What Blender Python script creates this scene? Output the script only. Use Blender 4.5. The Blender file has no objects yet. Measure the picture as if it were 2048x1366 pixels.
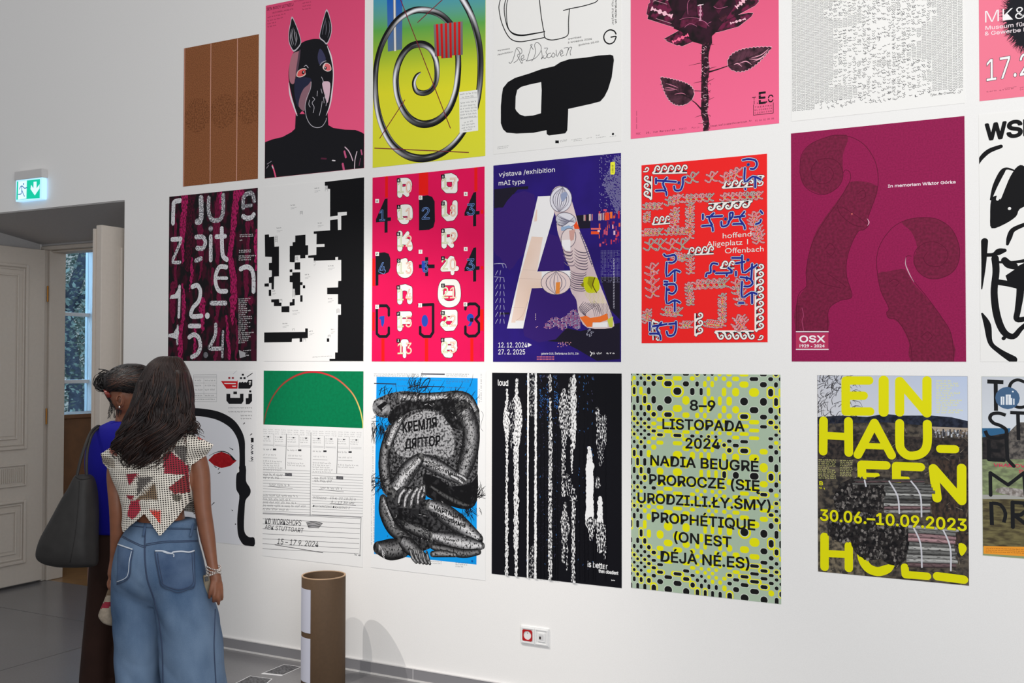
import bpy, bmesh, math, random
from mathutils import Vector, Matrix
from mathutils.geometry import tessellate_polygon

S = bpy.context.scene
COL = S.collection
EYE = 1.664
# ------------------------------------------------------------------ camera
F_PX, YAW, PITCH, ROLL, WALL = 2083.18, .490817, .0202336, .0018011, 4.59565
cy, sy = math.cos(YAW), math.sin(YAW)
_f0 = Vector((-sy, cy, 0)); _r0 = Vector((cy, sy, 0)); _u0 = Vector((0, 0, 1))
FWD = _f0 * math.cos(PITCH) + _u0 * math.sin(PITCH)
_up = _u0 * math.cos(PITCH) - _f0 * math.sin(PITCH)
RGT = _r0 * math.cos(ROLL) + _up * math.sin(ROLL)
UPV = _up * math.cos(ROLL) - _r0 * math.sin(ROLL)
cam_d = bpy.data.cameras.new('camera'); cam = bpy.data.objects.new('camera', cam_d); COL.objects.link(cam)
cam_d.sensor_width = 36; cam_d.lens = F_PX / 2048 * 36; cam_d.clip_end = 200
M = Matrix((RGT, UPV, -FWD)).transposed().to_4x4(); M.translation = Vector((0, 0, EYE))
cam.matrix_world = M
S.camera = cam

def lin(c):
    return tuple((v / 255 / 12.92) if v / 255 <= .04045 else ((v / 255 + .055) / 1.055) ** 2.4 for v in c)

# ------------------------------------------------------------------ world, lights, exposure
S.view_settings.view_transform = 'Standard'; S.view_settings.look = 'None'
S.view_settings.exposure = 0.36; S.view_settings.gamma = 1.0; S.view_settings.use_curve_mapping = False
wd = bpy.data.worlds.new('overcast'); S.world = wd; wd.use_nodes = True
wd.node_tree.nodes['Background'].inputs[0].default_value = (.98, .98, 1, 1)
wd.node_tree.nodes['Background'].inputs[1].default_value = .33

def area(name, loc, target, sx, sy_, power, col=(1, 1, 1)):
    l = bpy.data.lights.new(name, 'AREA'); l.shape = 'RECTANGLE'; l.size = sx; l.size_y = sy_
    l.energy = power; l.color = col
    o = bpy.data.objects.new(name, l); COL.objects.link(o); o.location = loc
    o.rotation_euler = (Vector(target) - Vector(loc)).to_track_quat('-Z', 'Y').to_euler()
    return o
area('gallery_ceiling_light', (-.6, 1.5, 4.4), (-.8, 4.6, 1.2), 4.6, 1.8, 52, (1, .985, .95))
area('gallery_window_light', (3.0, -1.6, 2.0), (-1.4, 4.6, 1.4), 4.4, 3.2, 180, (.97, .98, 1))

def spot(name, loc, target, power, angle, radius, col):
    l = bpy.data.lights.new(name, 'SPOT'); l.energy = power; l.spot_size = angle; l.spot_blend = .8
    l.shadow_soft_size = radius; l.color = col
    o = bpy.data.objects.new(name, l); COL.objects.link(o); o.location = loc
    o.rotation_euler = (Vector(target) - Vector(loc)).to_track_quat('-Z', 'Y').to_euler()

# ------------------------------------------------------------------ unprojection
def ray(px, py): return FWD + RGT * ((px - 1024) / F_PX) - UPV * ((py - 683) / F_PX)
def W(px, py):
    v = ray(px, py); t = WALL / v.y
    return (v.x * t, v.z * t + EYE, t)            # x, z on the poster wall and depth
def at(px, py, depth):                            # a point at that depth along the view axis
    v = ray(px, py); return Vector((0, 0, EYE)) + v * depth
def on_floor(px, py, h=0):
    v = ray(px, py); t = (h - EYE) / v.z; return Vector((v.x * t, v.y * t, h))

# ------------------------------------------------------------------ materials
MATS = {}
def nt(name):
    m = bpy.data.materials.new(name); m.use_nodes = True; t = m.node_tree
    return m, t, t.nodes['Principled BSDF']
def mat(name, col, rough=.6, noise=0, scale=30, metal=0, bump=0, col2=None, emit=0, spec=.5, detail=4):
    if name in MATS: return MATS[name]
    m, t, b = nt(name); c = lin(col)
    b.inputs['Base Color'].default_value = (*c, 1); b.inputs['Roughness'].default_value = rough
    b.inputs['Metallic'].default_value = metal; b.inputs['Specular IOR Level'].default_value = spec
    if noise or col2 or bump:
        tc = t.nodes.new('ShaderNodeTexCoord'); n = t.nodes.new('ShaderNodeTexNoise')
        n.inputs['Scale'].default_value = scale; n.inputs['Detail'].default_value = detail
        t.links.new(tc.outputs['Object'], n.inputs['Vector'])
        if noise or col2:
            mx = t.nodes.new('ShaderNodeMix'); mx.data_type = 'RGBA'
            c2 = lin(col2) if col2 else tuple(v * (1 - noise) for v in c)
            mx.inputs[6].default_value = (*c, 1); mx.inputs[7].default_value = (*c2, 1)
            mr = t.nodes.new('ShaderNodeMapRange'); mr.inputs[1].default_value = .35; mr.inputs[2].default_value = .65
            t.links.new(n.outputs['Fac'], mr.inputs[0]); t.links.new(mr.outputs[0], mx.inputs[0])
            t.links.new(mx.outputs[2], b.inputs['Base Color'])
        if bump:
            bp = t.nodes.new('ShaderNodeBump'); bp.inputs['Strength'].default_value = bump; bp.inputs['Distance'].default_value = .01
            t.links.new(n.outputs['Fac'], bp.inputs['Height']); t.links.new(bp.outputs[0], b.inputs['Normal'])
    if emit:
        b.inputs['Emission Color'].default_value = (*c, 1); b.inputs['Emission Strength'].default_value = emit
    MATS[name] = m; return m

def print_material(name, rough, emit=0):
    """ink: two colours per vertex, mixed by a noise whose stretch and threshold are per vertex too"""
    m, t, b = nt(name); N = t.nodes.new; L = t.links.new
    def attr(n): a = N('ShaderNodeAttribute'); a.attribute_name = n; return a
    a1, a2, g, s = attr('ink'), attr('ink_two'), attr('grain'), attr('grain_level')
    tc = N('ShaderNodeTexCoord'); vm = N('ShaderNodeVectorMath'); vm.operation = 'MULTIPLY'
    L(tc.outputs['Object'], vm.inputs[0]); L(g.outputs['Vector'], vm.inputs[1])
    n = N('ShaderNodeTexNoise'); n.inputs['Scale'].default_value = 1; n.inputs['Detail'].default_value = 2.5
    L(vm.outputs[0], n.inputs['Vector'])
    sep = N('ShaderNodeSeparateXYZ'); L(s.outputs['Vector'], sep.inputs[0])
    sub = N('ShaderNodeMath'); sub.operation = 'SUBTRACT'; L(n.outputs['Fac'], sub.inputs[0]); L(sep.outputs[0], sub.inputs[1])
    dv = N('ShaderNodeMath'); dv.operation = 'DIVIDE'; L(sub.outputs[0], dv.inputs[0]); L(sep.outputs[1], dv.inputs[1])
    ad = N('ShaderNodeMath'); ad.operation = 'ADD'; ad.use_clamp = True; ad.inputs[1].default_value = .5; L(dv.outputs[0], ad.inputs[0])
    mx = N('ShaderNodeMix'); mx.data_type = 'RGBA'; L(ad.outputs[0], mx.inputs[0]); L(a1.outputs['Color'], mx.inputs[6]); L(a2.outputs['Color'], mx.inputs[7])
    L(mx.outputs[2], b.inputs['Base Color']); b.inputs['Roughness'].default_value = rough
    b.inputs['Specular IOR Level'].default_value = .12
    if emit:
        L(mx.outputs[2], b.inputs['Emission Color']); b.inputs['Emission Strength'].default_value = emit
    return m
INK = print_material('printed_ink', .55)

# ------------------------------------------------------------------ objects
def tag(o, label=None, cat=None, group=None, kind=None):
    if label: o['label'] = label
    if cat: o['category'] = cat
    if group: o['group'] = group
    if kind: o['kind'] = kind
    return o
def empty(name, loc, rz=0):
    o = bpy.data.objects.new(name, None); COL.objects.link(o); o.location = loc; o.rotation_euler.z = rz; o.empty_display_size = .1
    return o
def link(name, me, parent=None, loc=None, smooth=False):
    o = bpy.data.objects.new(name, me); COL.objects.link(o)
    if parent: o.parent = parent
    if loc is not None: o.location = loc
    if smooth:
        for p in me.polygons: p.use_smooth = True
    return o
class MB:
    """collects simple solids and links them as one mesh object"""
    def __init__(s): s.v = []; s.f = []; s.mi = []; s.k = 0
    def box(s, a, b, m=None):
        i = len(s.v); (x0, y0, z0), (x1, y1, z1) = a, b
        vs = [Vector(p) for p in ((x0, y0, z0), (x1, y0, z0), (x1, y1, z0), (x0, y1, z0), (x0, y0, z1), (x1, y0, z1), (x1, y1, z1), (x0, y1, z1))]
        if m: vs = [m @ v for v in vs]
        s.v += vs
        for q in ((0, 3, 2, 1), (4, 5, 6, 7), (0, 1, 5, 4), (1, 2, 6, 5), (2, 3, 7, 6), (3, 0, 4, 7)):
            s.f.append([i + k for k in q]); s.mi.append(s.k)
        return s
    def tube(s, pts, r, n=12, cap=True, closed=False, flat=1.0):
        pts = [Vector(p) for p in pts]; rs = r if isinstance(r, (list, tuple)) else [r] * len(pts)
        base = len(s.v); N = len(pts); prev = None
        for i, p in enumerate(pts):
            if closed: d = pts[(i + 1) % N] - pts[i - 1]
            else: d = pts[min(i + 1, N - 1)] - pts[max(i - 1, 0)]
            d.normalize()
            if prev is None: prev = d.orthogonal().normalized()
            a = (prev - d * prev.dot(d)).normalized(); prev = a; b = d.cross(a)
            for k in range(n):
                t = 2 * math.pi * k / n; s.v.append(p + (a * math.cos(t) + b * math.sin(t) * flat) * rs[i])
        for i in range(N if closed else N - 1):
            for k in range(n):
                s.f.append([base + i * n + k, base + i * n + (k + 1) % n, base + ((i + 1) % N) * n + (k + 1) % n, base + ((i + 1) % N) * n + k]); s.mi.append(s.k)
        if cap and not closed:
            s.f.append([base + k for k in range(n)][::-1]); s.mi.append(s.k)
            s.f.append([base + (N - 1) * n + k for k in range(n)]); s.mi.append(s.k)
        return s
    def raw(s, vs, fs):
        i = len(s.v); s.v += [Vector(v) for v in vs]
        for f in fs: s.f.append([i + k for k in f]); s.mi.append(s.k)
        return s
    def mesh(s, name, mats, loc=(0, 0, 0)):
        me = bpy.data.meshes.new(name); o = Vector(loc)
        me.from_pydata([tuple(v - o) for v in s.v], [], s.f)
        for m in (mats if isinstance(mats, (list, tuple)) else [mats]): me.materials.append(m)
        if any(s.mi): me.polygons.foreach_set('material_index', s.mi)
        me.update(); return me
    def build(s, name, mats, parent=None, loc=None, smooth=False):
        """coordinates are world ones: the origin goes to loc, or stays that of the (unrotated) parent"""
        if parent is not None and loc is None:
            me = s.mesh(name, mats, wloc(parent)); o = link(name, me, parent, smooth=smooth)
        elif parent is not None:
            me = s.mesh(name, mats, loc); o = link(name, me, parent, Vector(loc) - wloc(parent), smooth)
        else:
            l = loc or (0, 0, 0); me = s.mesh(name, mats, l); o = link(name, me, None, l, smooth)
        return o
def wloc(o):
    v = Vector(o.location)
    while o.parent: o = o.parent; v += Vector(o.location)
    return v
def bevel(o, w=.003, seg=2):
    m = o.modifiers.new('bevel', 'BEVEL'); m.width = w; m.segments = seg; m.limit_method = 'ANGLE'; return o

# ------------------------------------------------------------------ flat print drawn on a sheet
def load_font(name):
    import os
    for base in (bpy.utils.resource_path('LOCAL'), bpy.utils.resource_path('SYSTEM')):
        p = os.path.join(base, 'datafiles', 'fonts', name)
        if os.path.exists(p):
            try: return bpy.data.fonts.load(p)
            except Exception: pass
    return None
FONT = load_font('Inter.woff2'); MONO = load_font('DejaVuSansMono.woff2')
def islands(fs):
    par = {}
    def find(a):
        while par.setdefault(a, a) != a: par[a] = par[par[a]]; a = par[a]
        return a
    for f in fs:
        for v in f[1:]: par[find(v)] = find(f[0])
    g = {}
    for f in fs: g.setdefault(find(f[0]), []).append(f)
    return list(g.values())
_tcache = {}
def glyphs(txt, bold=0.0, font='sans', shear=0, space=1.0):
    key = (txt, bold, font, shear, space)
    if key in _tcache: return _tcache[key]
    cu = bpy.data.curves.new('t', 'FONT'); cu.body = txt; cu.size = 1; cu.offset = bold; cu.resolution_u = 3; cu.shear = shear; cu.space_character = space
    f = {'sans': FONT, 'mono': MONO, 'deja': None}[font]
    if f: cu.font = f
    cu.fill_mode = 'FRONT'
    o = bpy.data.objects.new('t', cu); COL.objects.link(o)
    dg = bpy.context.evaluated_depsgraph_get(); dg.update()
    me = o.evaluated_get(dg).to_mesh()
    vs = [(v.co.x, v.co.y) for v in me.vertices]; fs = [list(p.vertices) for p in me.polygons]
    o.evaluated_get(dg).to_mesh_clear(); bpy.data.objects.remove(o); bpy.data.curves.remove(cu)
    if vs:
        x0 = min(v[0] for v in vs); x1 = max(v[0] for v in vs); y0 = 0; 
        vs = [((v[0] - x0) / (x1 - x0), v[1]) for v in vs]; w = x1 - x0
    else: w = 1
    # outlines of one glyph may overlap: faces that cover each other get layers of their own
    isl = []
    for grp in islands(fs):
        lays = []                                               # each layer: faces with their corners
        for f in grp:
            pts = [vs[i] for i in f]; bx = (min(p[0] for p in pts), min(p[1] for p in pts), max(p[0] for p in pts), max(p[1] for p in pts))
            for L in lays:
                if not any(b_[0] < bx[2] and bx[0] < b_[2] and b_[1] < bx[3] and bx[1] < b_[3] and overlap(pts, q, w) for b_, q, _ in L): L.append((bx, pts, f)); break
            else: lays.append([(bx, pts, f)])
        isl.append([[t[2] for t in L] for L in lays])
    _tcache[key] = (vs, fs, w, isl); return _tcache[key]
def overlap(A, B, w):
    for P_, Q_ in ((A, B), (B, A)):
        n = len(P_)
        c = (sum(p[0] for p in P_) / n * w, sum(p[1] for p in P_) / n)
        for i in range(n):
            x0, y0 = P_[i - 1][0] * w, P_[i - 1][1]; ex, ey = P_[i][0] * w - x0, P_[i][1] - y0; L = math.hypot(ex, ey)
            if L < 1e-9: return False
            s_ = (c[0] - x0) * ey - (c[1] - y0) * ex; s_ = 1 if s_ > 0 else -1
            if all(((p[0] * w - x0) * ey - (p[1] - y0) * ex) * s_ / L <= 2e-4 for p in Q_): return False
    return True
CAPS = {'sans': .509, 'mono': .52, 'deja': .682}                                                      # cap height of the sans at size 1

def catmull(p, n=6, closed=False):
    out = []; N = len(p)
    rng = range(N) if closed else range(N - 1)
    for i in rng:
        a = p[(i - 1) % N] if closed or i > 0 else p[i]; b = p[i]; c = p[(i + 1) % N]
        d = p[(i + 2) % N] if closed or i + 2 < N else c
        for k in range(n):
            t = k / n
            out.append(tuple(.5 * (2 * b[j] + (c[j] - a[j]) * t + (2 * a[j] - 5 * b[j] + 4 * c[j] - d[j]) * t * t + (3 * b[j] - a[j] - 3 * c[j] + d[j]) * t ** 3) for j in range(len(b))))
    if not closed: out.append(tuple(p[-1]))
    return out
STEP = .000014; DBG = 0
MAXL = [0]
def stack(inks):
    """lift each drawn patch one ink step above whatever it overlaps, so no two lie in one plane"""
    items = sorted([(lay, q, n, fs) for q, k in enumerate(inks) for n, (lay, fs) in enumerate(k.adds)], key=lambda t: t[:3])
    cells = {}; C_ = .012
    for lay, q, n, fs in items:
        v = inks[q].v; lev = 0; boxes = []
        for f in fs:
            x = [v[i][0] for i in f]; z = [v[i][2] for i in f]; b = (min(x) + 2e-5, min(z) + 2e-5, max(x) - 2e-5, max(z) - 2e-5); boxes.append(b)
            for cx in range(int(b[0] // C_), int(b[2] // C_) + 1):
                for cz in range(int(b[1] // C_), int(b[3] // C_) + 1):
                    for o, L in cells.get((cx, cz), ()):
                        if L > lev and o[0] < b[2] and b[0] < o[2] and o[1] < b[3] and b[1] < o[3]: lev = L
        lev += 1; MAXL[0] = max(MAXL[0], lev)
        for b in boxes:
            for cx in range(int(b[0] // C_), int(b[2] // C_) + 1):
                for cz in range(int(b[1] // C_), int(b[3] // C_) + 1): cells.setdefault((cx, cz), []).append((b, lev))
        for f in fs: inks[q].f.append(f)
        for i in {i for f in fs for i in f}: v[i] = (v[i][0], lev, v[i][2])
class Ink:
    """print in wall coordinates; drawing calls take points of a zoomed crop: fr = (x0, y0, scale)"""
    def __init__(s, fr, lay=0): s.fr = fr; s.lay = lay; s.v = []; s.f = []; s.c = []; s.c2 = []; s.g = []; s.s = []; s.adds = []
    def P(s, p):
        x, z, t = W(s.fr[0] + p[0] / s.fr[2], s.fr[1] + p[1] / s.fr[2]); return (x, z)
    def mpp(s, p):                                              # metres per crop unit at a point
        return W(s.fr[0] + p[0] / s.fr[2], s.fr[1] + p[1] / s.fr[2])[2] / F_PX / s.fr[2]
    def up(s, n=1): s.lay += n; return s
    def _add(s, vs, fs, cols, c2=None, g=None, isl=None):
        i = len(s.v); y = s.lay
        if isl: s.adds += [(s.lay, [[i + k for k in f] for f in grp]) for grp in isl]
        else: s.adds.append((s.lay, [[i + k for k in f] for f in fs]))
        for k, (x, z) in enumerate(vs):
            c = cols[k] if isinstance(cols, list) else cols
            s.v.append((x, y, z)); lc = lin(c); s.c.append(lc)
            s.c2.append(lin(c2[k] if isinstance(c2, list) else c2) if c2 else lc)
            s.g.append((g[0], 1, g[1]) if g else (1, 1, 1)); s.s.append((g[2], g[3], 0) if g else (.5, 1, 0))
    def poly(s, pts, c, smooth=0, holes=(), c2=None, g=None):
        def cv(q):
            if smooth: q = catmull(q, smooth, True)
            return [s.P(p) for p in q]
        loops = [cv(pts)] + [cv(h) for h in holes]
        tri = tessellate_polygon([[Vector((x, z, 0)) for x, z in l] for l in loops])
        s._add([p for l in loops for p in l], [list(t) for t in tri], c, c2, g)
    def rect(s, u0, v0, u1, v1, c, **k): s.poly([(u0, v0), (u1, v0), (u1, v1), (u0, v1)], c, **k)
    def wrect(s, x0, z0, x1, z1, c, c2=None, g=None): s._add([(x0, z0), (x1, z0), (x1, z1), (x0, z1)], [[0, 1, 2, 3]], c, c2, g)
    def stroke(s, pts, w, c, smooth=5, closed=False, prof=None, cap=True, c2=None, g=None, world=False, flat=None):
        """w: width in crop units, one or per point; prof: colours across the stroke"""
        ws = list(w) if isinstance(w, (list, tuple)) else [w] * len(pts)
        if not smooth and len(pts) > 2 and not prof and not world:
            for i in range(len(pts) if closed else len(pts) - 1):
                j = (i + 1) % len(pts); s.stroke([pts[i], pts[j]], [ws[i], ws[j]], c, smooth=0, c2=c2, g=g)
            return
        p3 = [(p[0], p[1], q) for p, q in zip(pts, ws)]
        if smooth and len(p3) > 2: p3 = catmull(p3, smooth, closed)
        q = []
        for a in p3:
            if world: q.append((a[0], a[1], a[2]))
            else:
                X, Z = s.P(a); q.append((X, Z, a[2] * s.mpp(a)))
        cols = ([c, c] if callable(prof) or not prof else prof)
        m = len(cols); vs = []; cc = []; cc2 = []; fs = []; n = len(q)
        for i in range(n):
            if closed: a, b = q[i - 1], q[(i + 1) % n]
            else: a, b = q[max(i - 1, 0)], q[min(i + 1, n - 1)]
            dx, dz = b[0] - a[0], b[1] - a[1]; L = math.hypot(dx, dz) or 1e-9; nx, nz = -dz / L, dx / L
            row = prof(i / (n - 1)) if callable(prof) else cols
            if callable(prof): m = len(row)
            for k in range(m):
                o = (k / (m - 1) - .5) * q[i][2]
                vs.append((q[i][0] + nx * o, q[i][1] + nz * o)); cc.append(row[k])
        for i in range(n if closed else n - 1):
            for k in range(m - 1):
                j = (i + 1) % n; fs.append([i * m + k, j * m + k, j * m + k + 1, i * m + k + 1])
        s._add(vs, fs, cc, c2, g)
        if cap and not closed and not prof:
            for e in (0, n - 1):
                x, z, ww = q[e]
                if ww > 1e-5: s._add([(x + math.cos(t * math.pi / 9) * ww / 2, z + math.sin(t * math.pi / 9) * ww / 2) for t in range(18)], [list(range(18))], c, c2, g)
    def line(s, a, b, w, c, **k): s.stroke([a, b], w, c, smooth=0, cap=k.pop('cap', False), **k)
    def dot(s, u, v, r, c, ry=None, n=16, rot=0, **k):
        ry = ry or r; X, Z = s.P((u, v)); m = s.mpp((u, v))
        r *= m; ry *= m; cr, sr = math.cos(rot), math.sin(rot); vs = []
        for t in range(n):
            a = 2 * math.pi * t / n; x, z = r * math.cos(a), ry * math.sin(a); vs.append((X + x * cr - z * sr, Z + x * sr + z * cr))
        s._add(vs, [list(range(n))], c, k.get('c2'), k.get('g'))
    def edot(s, u, v, ru, rv, c, n=20, **k):                    # ellipse in crop space
        s.poly([(u + ru * math.cos(2 * math.pi * t / n), v + rv * math.sin(2 * math.pi * t / n)) for t in range(n)], c, **k)
    def text(s, txt, a, b, h, c, bold=0.0, font='sans', shear=0, space=1.0, outline=None, ow=.02, c2=None, g=None):
        """baseline from a to b (crop points), cap height h (crop units)"""
        A = s.P(a); B = s.P(b); m = s.mpp(a); m2 = s.mpp(b)
        def put(rad, col, lay):
            vs, fs, w, isl = glyphs(txt, min(0, rad) * .7, font, shear, space)
            k = h * (m + m2) / 2 / CAPS[font]; l = s.lay; s.lay = lay; r = max(0, rad) * h * (m + m2) / 2 / .727
            nd = 0 if r == 0 else (4 if r * F_PX / 4 < .25 else 8 if rad < .05 else 12)
            for dx, dz in [(0, 0)] + [(r * math.cos(2 * math.pi * (q + .5) / nd), r * math.sin(2 * math.pi * (q + .5) / nd)) for q in range(nd)]:
                wv = [(A[0] + dx + (B[0] - A[0]) * x, A[1] + dz + (B[1] - A[1]) * x + y * k) for x, y in vs]
                for lays in isl:
                    for L in lays:
                        ids = sorted({i for f in L for i in f}); mp = {i: n for n, i in enumerate(ids)}; s._add([wv[i] for i in ids], [[mp[i] for i in f] for f in L], col, c2, g)
            s.lay = l
        if outline: put(bold + ow if bold > 0 else ow, outline, s.lay); s.lay += 1
        put(bold, c, s.lay)
    def scribble(s, a, b, h, c, seed=0, w=None, dens=1.0, smooth=0):
        """an unreadable line of tiny writing from a to b, h high (crop units)"""
        rnd = random.Random(seed); A = s.P(a); B = s.P(b); m = s.mpp(a) ; hh = h * m; w = (w or h * .22) * m
        L = B[0] - A[0]; x = 0; pts = []
        sl = (B[1] - A[1]) / L if L else 0
        while x < L:
            n = rnd.randint(3, 9)
            pts = []
            for k in range(n):
                if x >= L: break
                pts.append((A[0] + x, A[1] + sl * x + (hh * (rnd.uniform(.0, .25) if k % 2 else rnd.uniform(.6, 1.0))), w)); x += hh * .33 / dens
            if len(pts) > 1: s.stroke([(p[0], p[1]) for p in pts], w, c, smooth=0, cap=False, world=True)
            x += hh * .5
    def build(s, name, parent, rect, base):
        """clip to rect (x0, z0, x1, z1) and link as a child lying on the sheet"""
        x0, z0, x1, z1 = rect; V = []; A = []; FS = []
        data = list(zip(s.v, s.c, s.c2, s.g, s.s))
        def lerp(p, q, t):
            return tuple(tuple(a + (b - a) * t for a, b in zip(u, w)) for u, w in zip(p, q))
        for f in s.f:
            ps = [data[i] for i in f]
            if any(not (x0 <= p[0][0] <= x1 and z0 <= p[0][2] <= z1) for p in ps):
                for ax, lim, sg in ((0, x0, 1), (0, x1, -1), (2, z0, 1), (2, z1, -1)):
                    out = []
                    for i in range(len(ps)):
                        p, q = ps[i - 1], ps[i]; dp = (p[0][ax] - lim) * sg; dq = (q[0][ax] - lim) * sg
                        if (dp >= 0) != (dq >= 0): out.append(lerp(p, q, dp / (dp - dq)))
                        if dq >= 0: out.append(q)
                    ps = out
                    if len(ps) < 3: break
                if len(ps) < 3: continue
            i = len(V); V += ps; FS.append(list(range(i, len(V))))
        o = wloc(parent)
        me = bpy.data.meshes.new(name)
        me.from_pydata([(p[0][0] - o.x, base - p[0][1] * STEP - o.y, p[0][2] - o.z) for p in V], [], FS)
        for nm, k in (('ink', 1), ('ink_two', 2)):
            a = me.attributes.new(nm, 'FLOAT_COLOR', 'POINT'); fl = []
            for p in V: fl += [*p[k], 1.0]
            a.data.foreach_set('color', fl)
        for nm, k in (('grain', 3), ('grain_level', 4)):
            a = me.attributes.new(nm, 'FLOAT_VECTOR', 'POINT'); fl = []
            for p in V: fl += p[k]
            a.data.foreach_set('vector', fl)
        me.materials.append(INK); me.update()
        return link(name, me, parent)
PAPER = .0012
def poster(label, rect, col, group=None, parts=(), c2=None, g=None, name='poster'):
    """a sheet stuck to the wall; parts = (name, Ink) drawn over it, each a child"""
    x0, z0, x1, z1 = rect
    loc = ((x0 + x1) / 2, WALL - .0002, z0)
    y1 = WALL - .0002; y0 = y1 - PAPER
    mb = MB().box((x0, y0, z0), (x1, y1, z1))
    me = mb.mesh('poster', mat('sheet_%d_%d_%d' % col, col, .55, spec=.25), loc)
    o = link(name, me, None, loc); tag(o, label, 'poster')
    MAXL[0] = 0; stack([i for _, i in parts])
    if DBG: print('LEV', label[:40], MAXL[0])
    for nm, ink in parts:
        if ink.v:
            ch = ink.build(nm, o, (x0 + .0005, z0 + .0005, x1 - .0005, z1 - .0005), y0 - .0001)
    return o
# ================================================================== the room
DX0, DX1, DTOP = -6.93, -5.21, 2.679
plaster = mat('plaster', (240, 239, 237), .85, noise=.035, scale=260, bump=.03)
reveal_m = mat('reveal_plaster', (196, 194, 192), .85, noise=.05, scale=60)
wood_w = mat('door_paint', (196, 187, 177), .5, noise=.03, scale=40)
b = MB(); b.box((DX1, WALL, 0), (2.6, WALL + .85, 4.6)); b.box((-16, WALL, 0), (DX0, WALL + .85, 4.6))
# lintel with a soffit that slopes down towards the door frame
b.raw([(DX0, WALL, DTOP), (DX1, WALL, DTOP), (DX1, WALL, 4.6), (DX0, WALL, 4.6),
       (DX0, WALL + .72, DTOP - .11), (DX1, WALL + .72, DTOP - .11), (DX1, WALL + .85, DTOP - .11), (DX0, WALL + .85, DTOP - .11), (DX1, WALL + .85, 4.6), (DX0, WALL + .85, 4.6)],
      [(0, 1, 2, 3), (1, 0, 4, 5), (5, 4, 7, 6), (6, 7, 9, 8), (3, 2, 8, 9)])
tag(b.build('wall_back', plaster), kind='structure')

def floor_material(name, base, c2, rough, joints):
    m, t, p = nt(name); N = t.nodes.new; L = t.links.new
    tc = N('ShaderNodeTexCoord'); n1 = N('ShaderNodeTexNoise'); n1.inputs['Scale'].default_value = 1.3; n1.inputs['Detail'].default_value = 6
    n2 = N('ShaderNodeTexNoise'); n2.inputs['Scale'].default_value = 90; n2.inputs['Detail'].default_value = 3
    L(tc.outputs['Object'], n1.inputs[0]); L(tc.outputs['Object'], n2.inputs[0])
    mx = N('ShaderNodeMix'); mx.data_type = 'RGBA'; mx.inputs[6].default_value = (*lin(base), 1); mx.inputs[7].default_value = (*lin(c2), 1)
    a = N('ShaderNodeMath'); a.operation = 'ADD'; L(n1.outputs[0], a.inputs[0])
    b_ = N('ShaderNodeMath'); b_.operation = 'MULTIPLY_ADD'; b_.inputs[1].default_value = .5; b_.inputs[2].default_value = -.25; L(n2.outputs[0], b_.inputs[0]); L(b_.outputs[0], a.inputs[1])
    L(a.outputs[0], mx.inputs[0]); L(mx.outputs[2], p.inputs['Base Color'])
    mr = N('ShaderNodeMapRange'); mr.inputs[3].default_value = rough - .07; mr.inputs[4].default_value = rough + .1
    L(n1.outputs[0], mr.inputs[0]); L(mr.outputs[0], p.inputs['Roughness'])
    return m
# ground concrete slabs, each cast separately, with open joints between them
conc = floor_material('polished_concrete', (126, 125, 127), (104, 103, 105), .22, None)
gap = .007
fl = MB().box((-16, -1.5, -.06), (2.6, 5.37, -.012)); fl = fl.build('floor', mat('joint_dark', (38, 37, 37), .9)); tag(fl, kind='structure')
xs = [-16, -13.52, -10.71, -7.9, -5.088, -2.276, 2.6]; ys = [-1.5, 1.0, 2.82, 4.625, 5.37]
for i in range(6):
    for j in range(4):
        MB().box((xs[i] + gap / 2, ys[j] + gap / 2, -.012), (xs[i + 1] - gap / 2, ys[j + 1] - gap / 2, 0)).build('floor_slab', conc, fl)
# next room: oak boards
tag(MB().box((-9.5, 5.37, -.06), (-3.5, 9, -.001)).build('floor', mat('oak_boards', (150, 116, 78), .3, noise=.25, scale=9)), kind='structure')
# baseboard: a dark grey strip with a pale metal edge at the floor
bb = MB().box((DX1, WALL - .012, .008), (2.6, WALL, .065)); bb = bb.build('baseboard_back', mat('baseboard_grey', (136, 135, 138), .45))
tag(bb, kind='structure')
MB().box((DX1, WALL - .016, .0), (2.6, WALL, .009)).build('edge_strip', mat('edge_pale', (214, 212, 210), .35), bb)
MB().box((DX1, WALL - .0135, .062), (2.6, WALL, .066)).build('top_lip', mat('lip_pale', (205, 203, 203), .4), bb)
for px in (828, 1240, 1800):
    x = W(px, 1340)[0]; MB().box((x, WALL - .0132, .009), (x + .004, WALL, .065)).build('joint', mat('baseboard_joint', (196, 195, 196), .45), bb)

# door frame in the depth of the niche
FY = 5.33
fr = MB()
for x0, x1, y0, y1 in ((-6.925, -6.885, FY - .02, FY + .10), (-6.885, -6.862, FY + .015, FY + .16), (-5.255, -5.215, FY - .02, FY + .10), (-5.28, -5.255, FY + .015, FY + .16)):
    fr.box((x0, y0, 0), (x1, y1, 2.53))
fr.box((-6.925, FY - .02, 2.515), (-5.215, FY + .10, 2.545)).box((-6.862, FY + .03, 2.50), (-5.28, FY + .16, 2.515))
tag(bevel(fr.build('trim_1', wood_w), .006), kind='structure')

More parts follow.
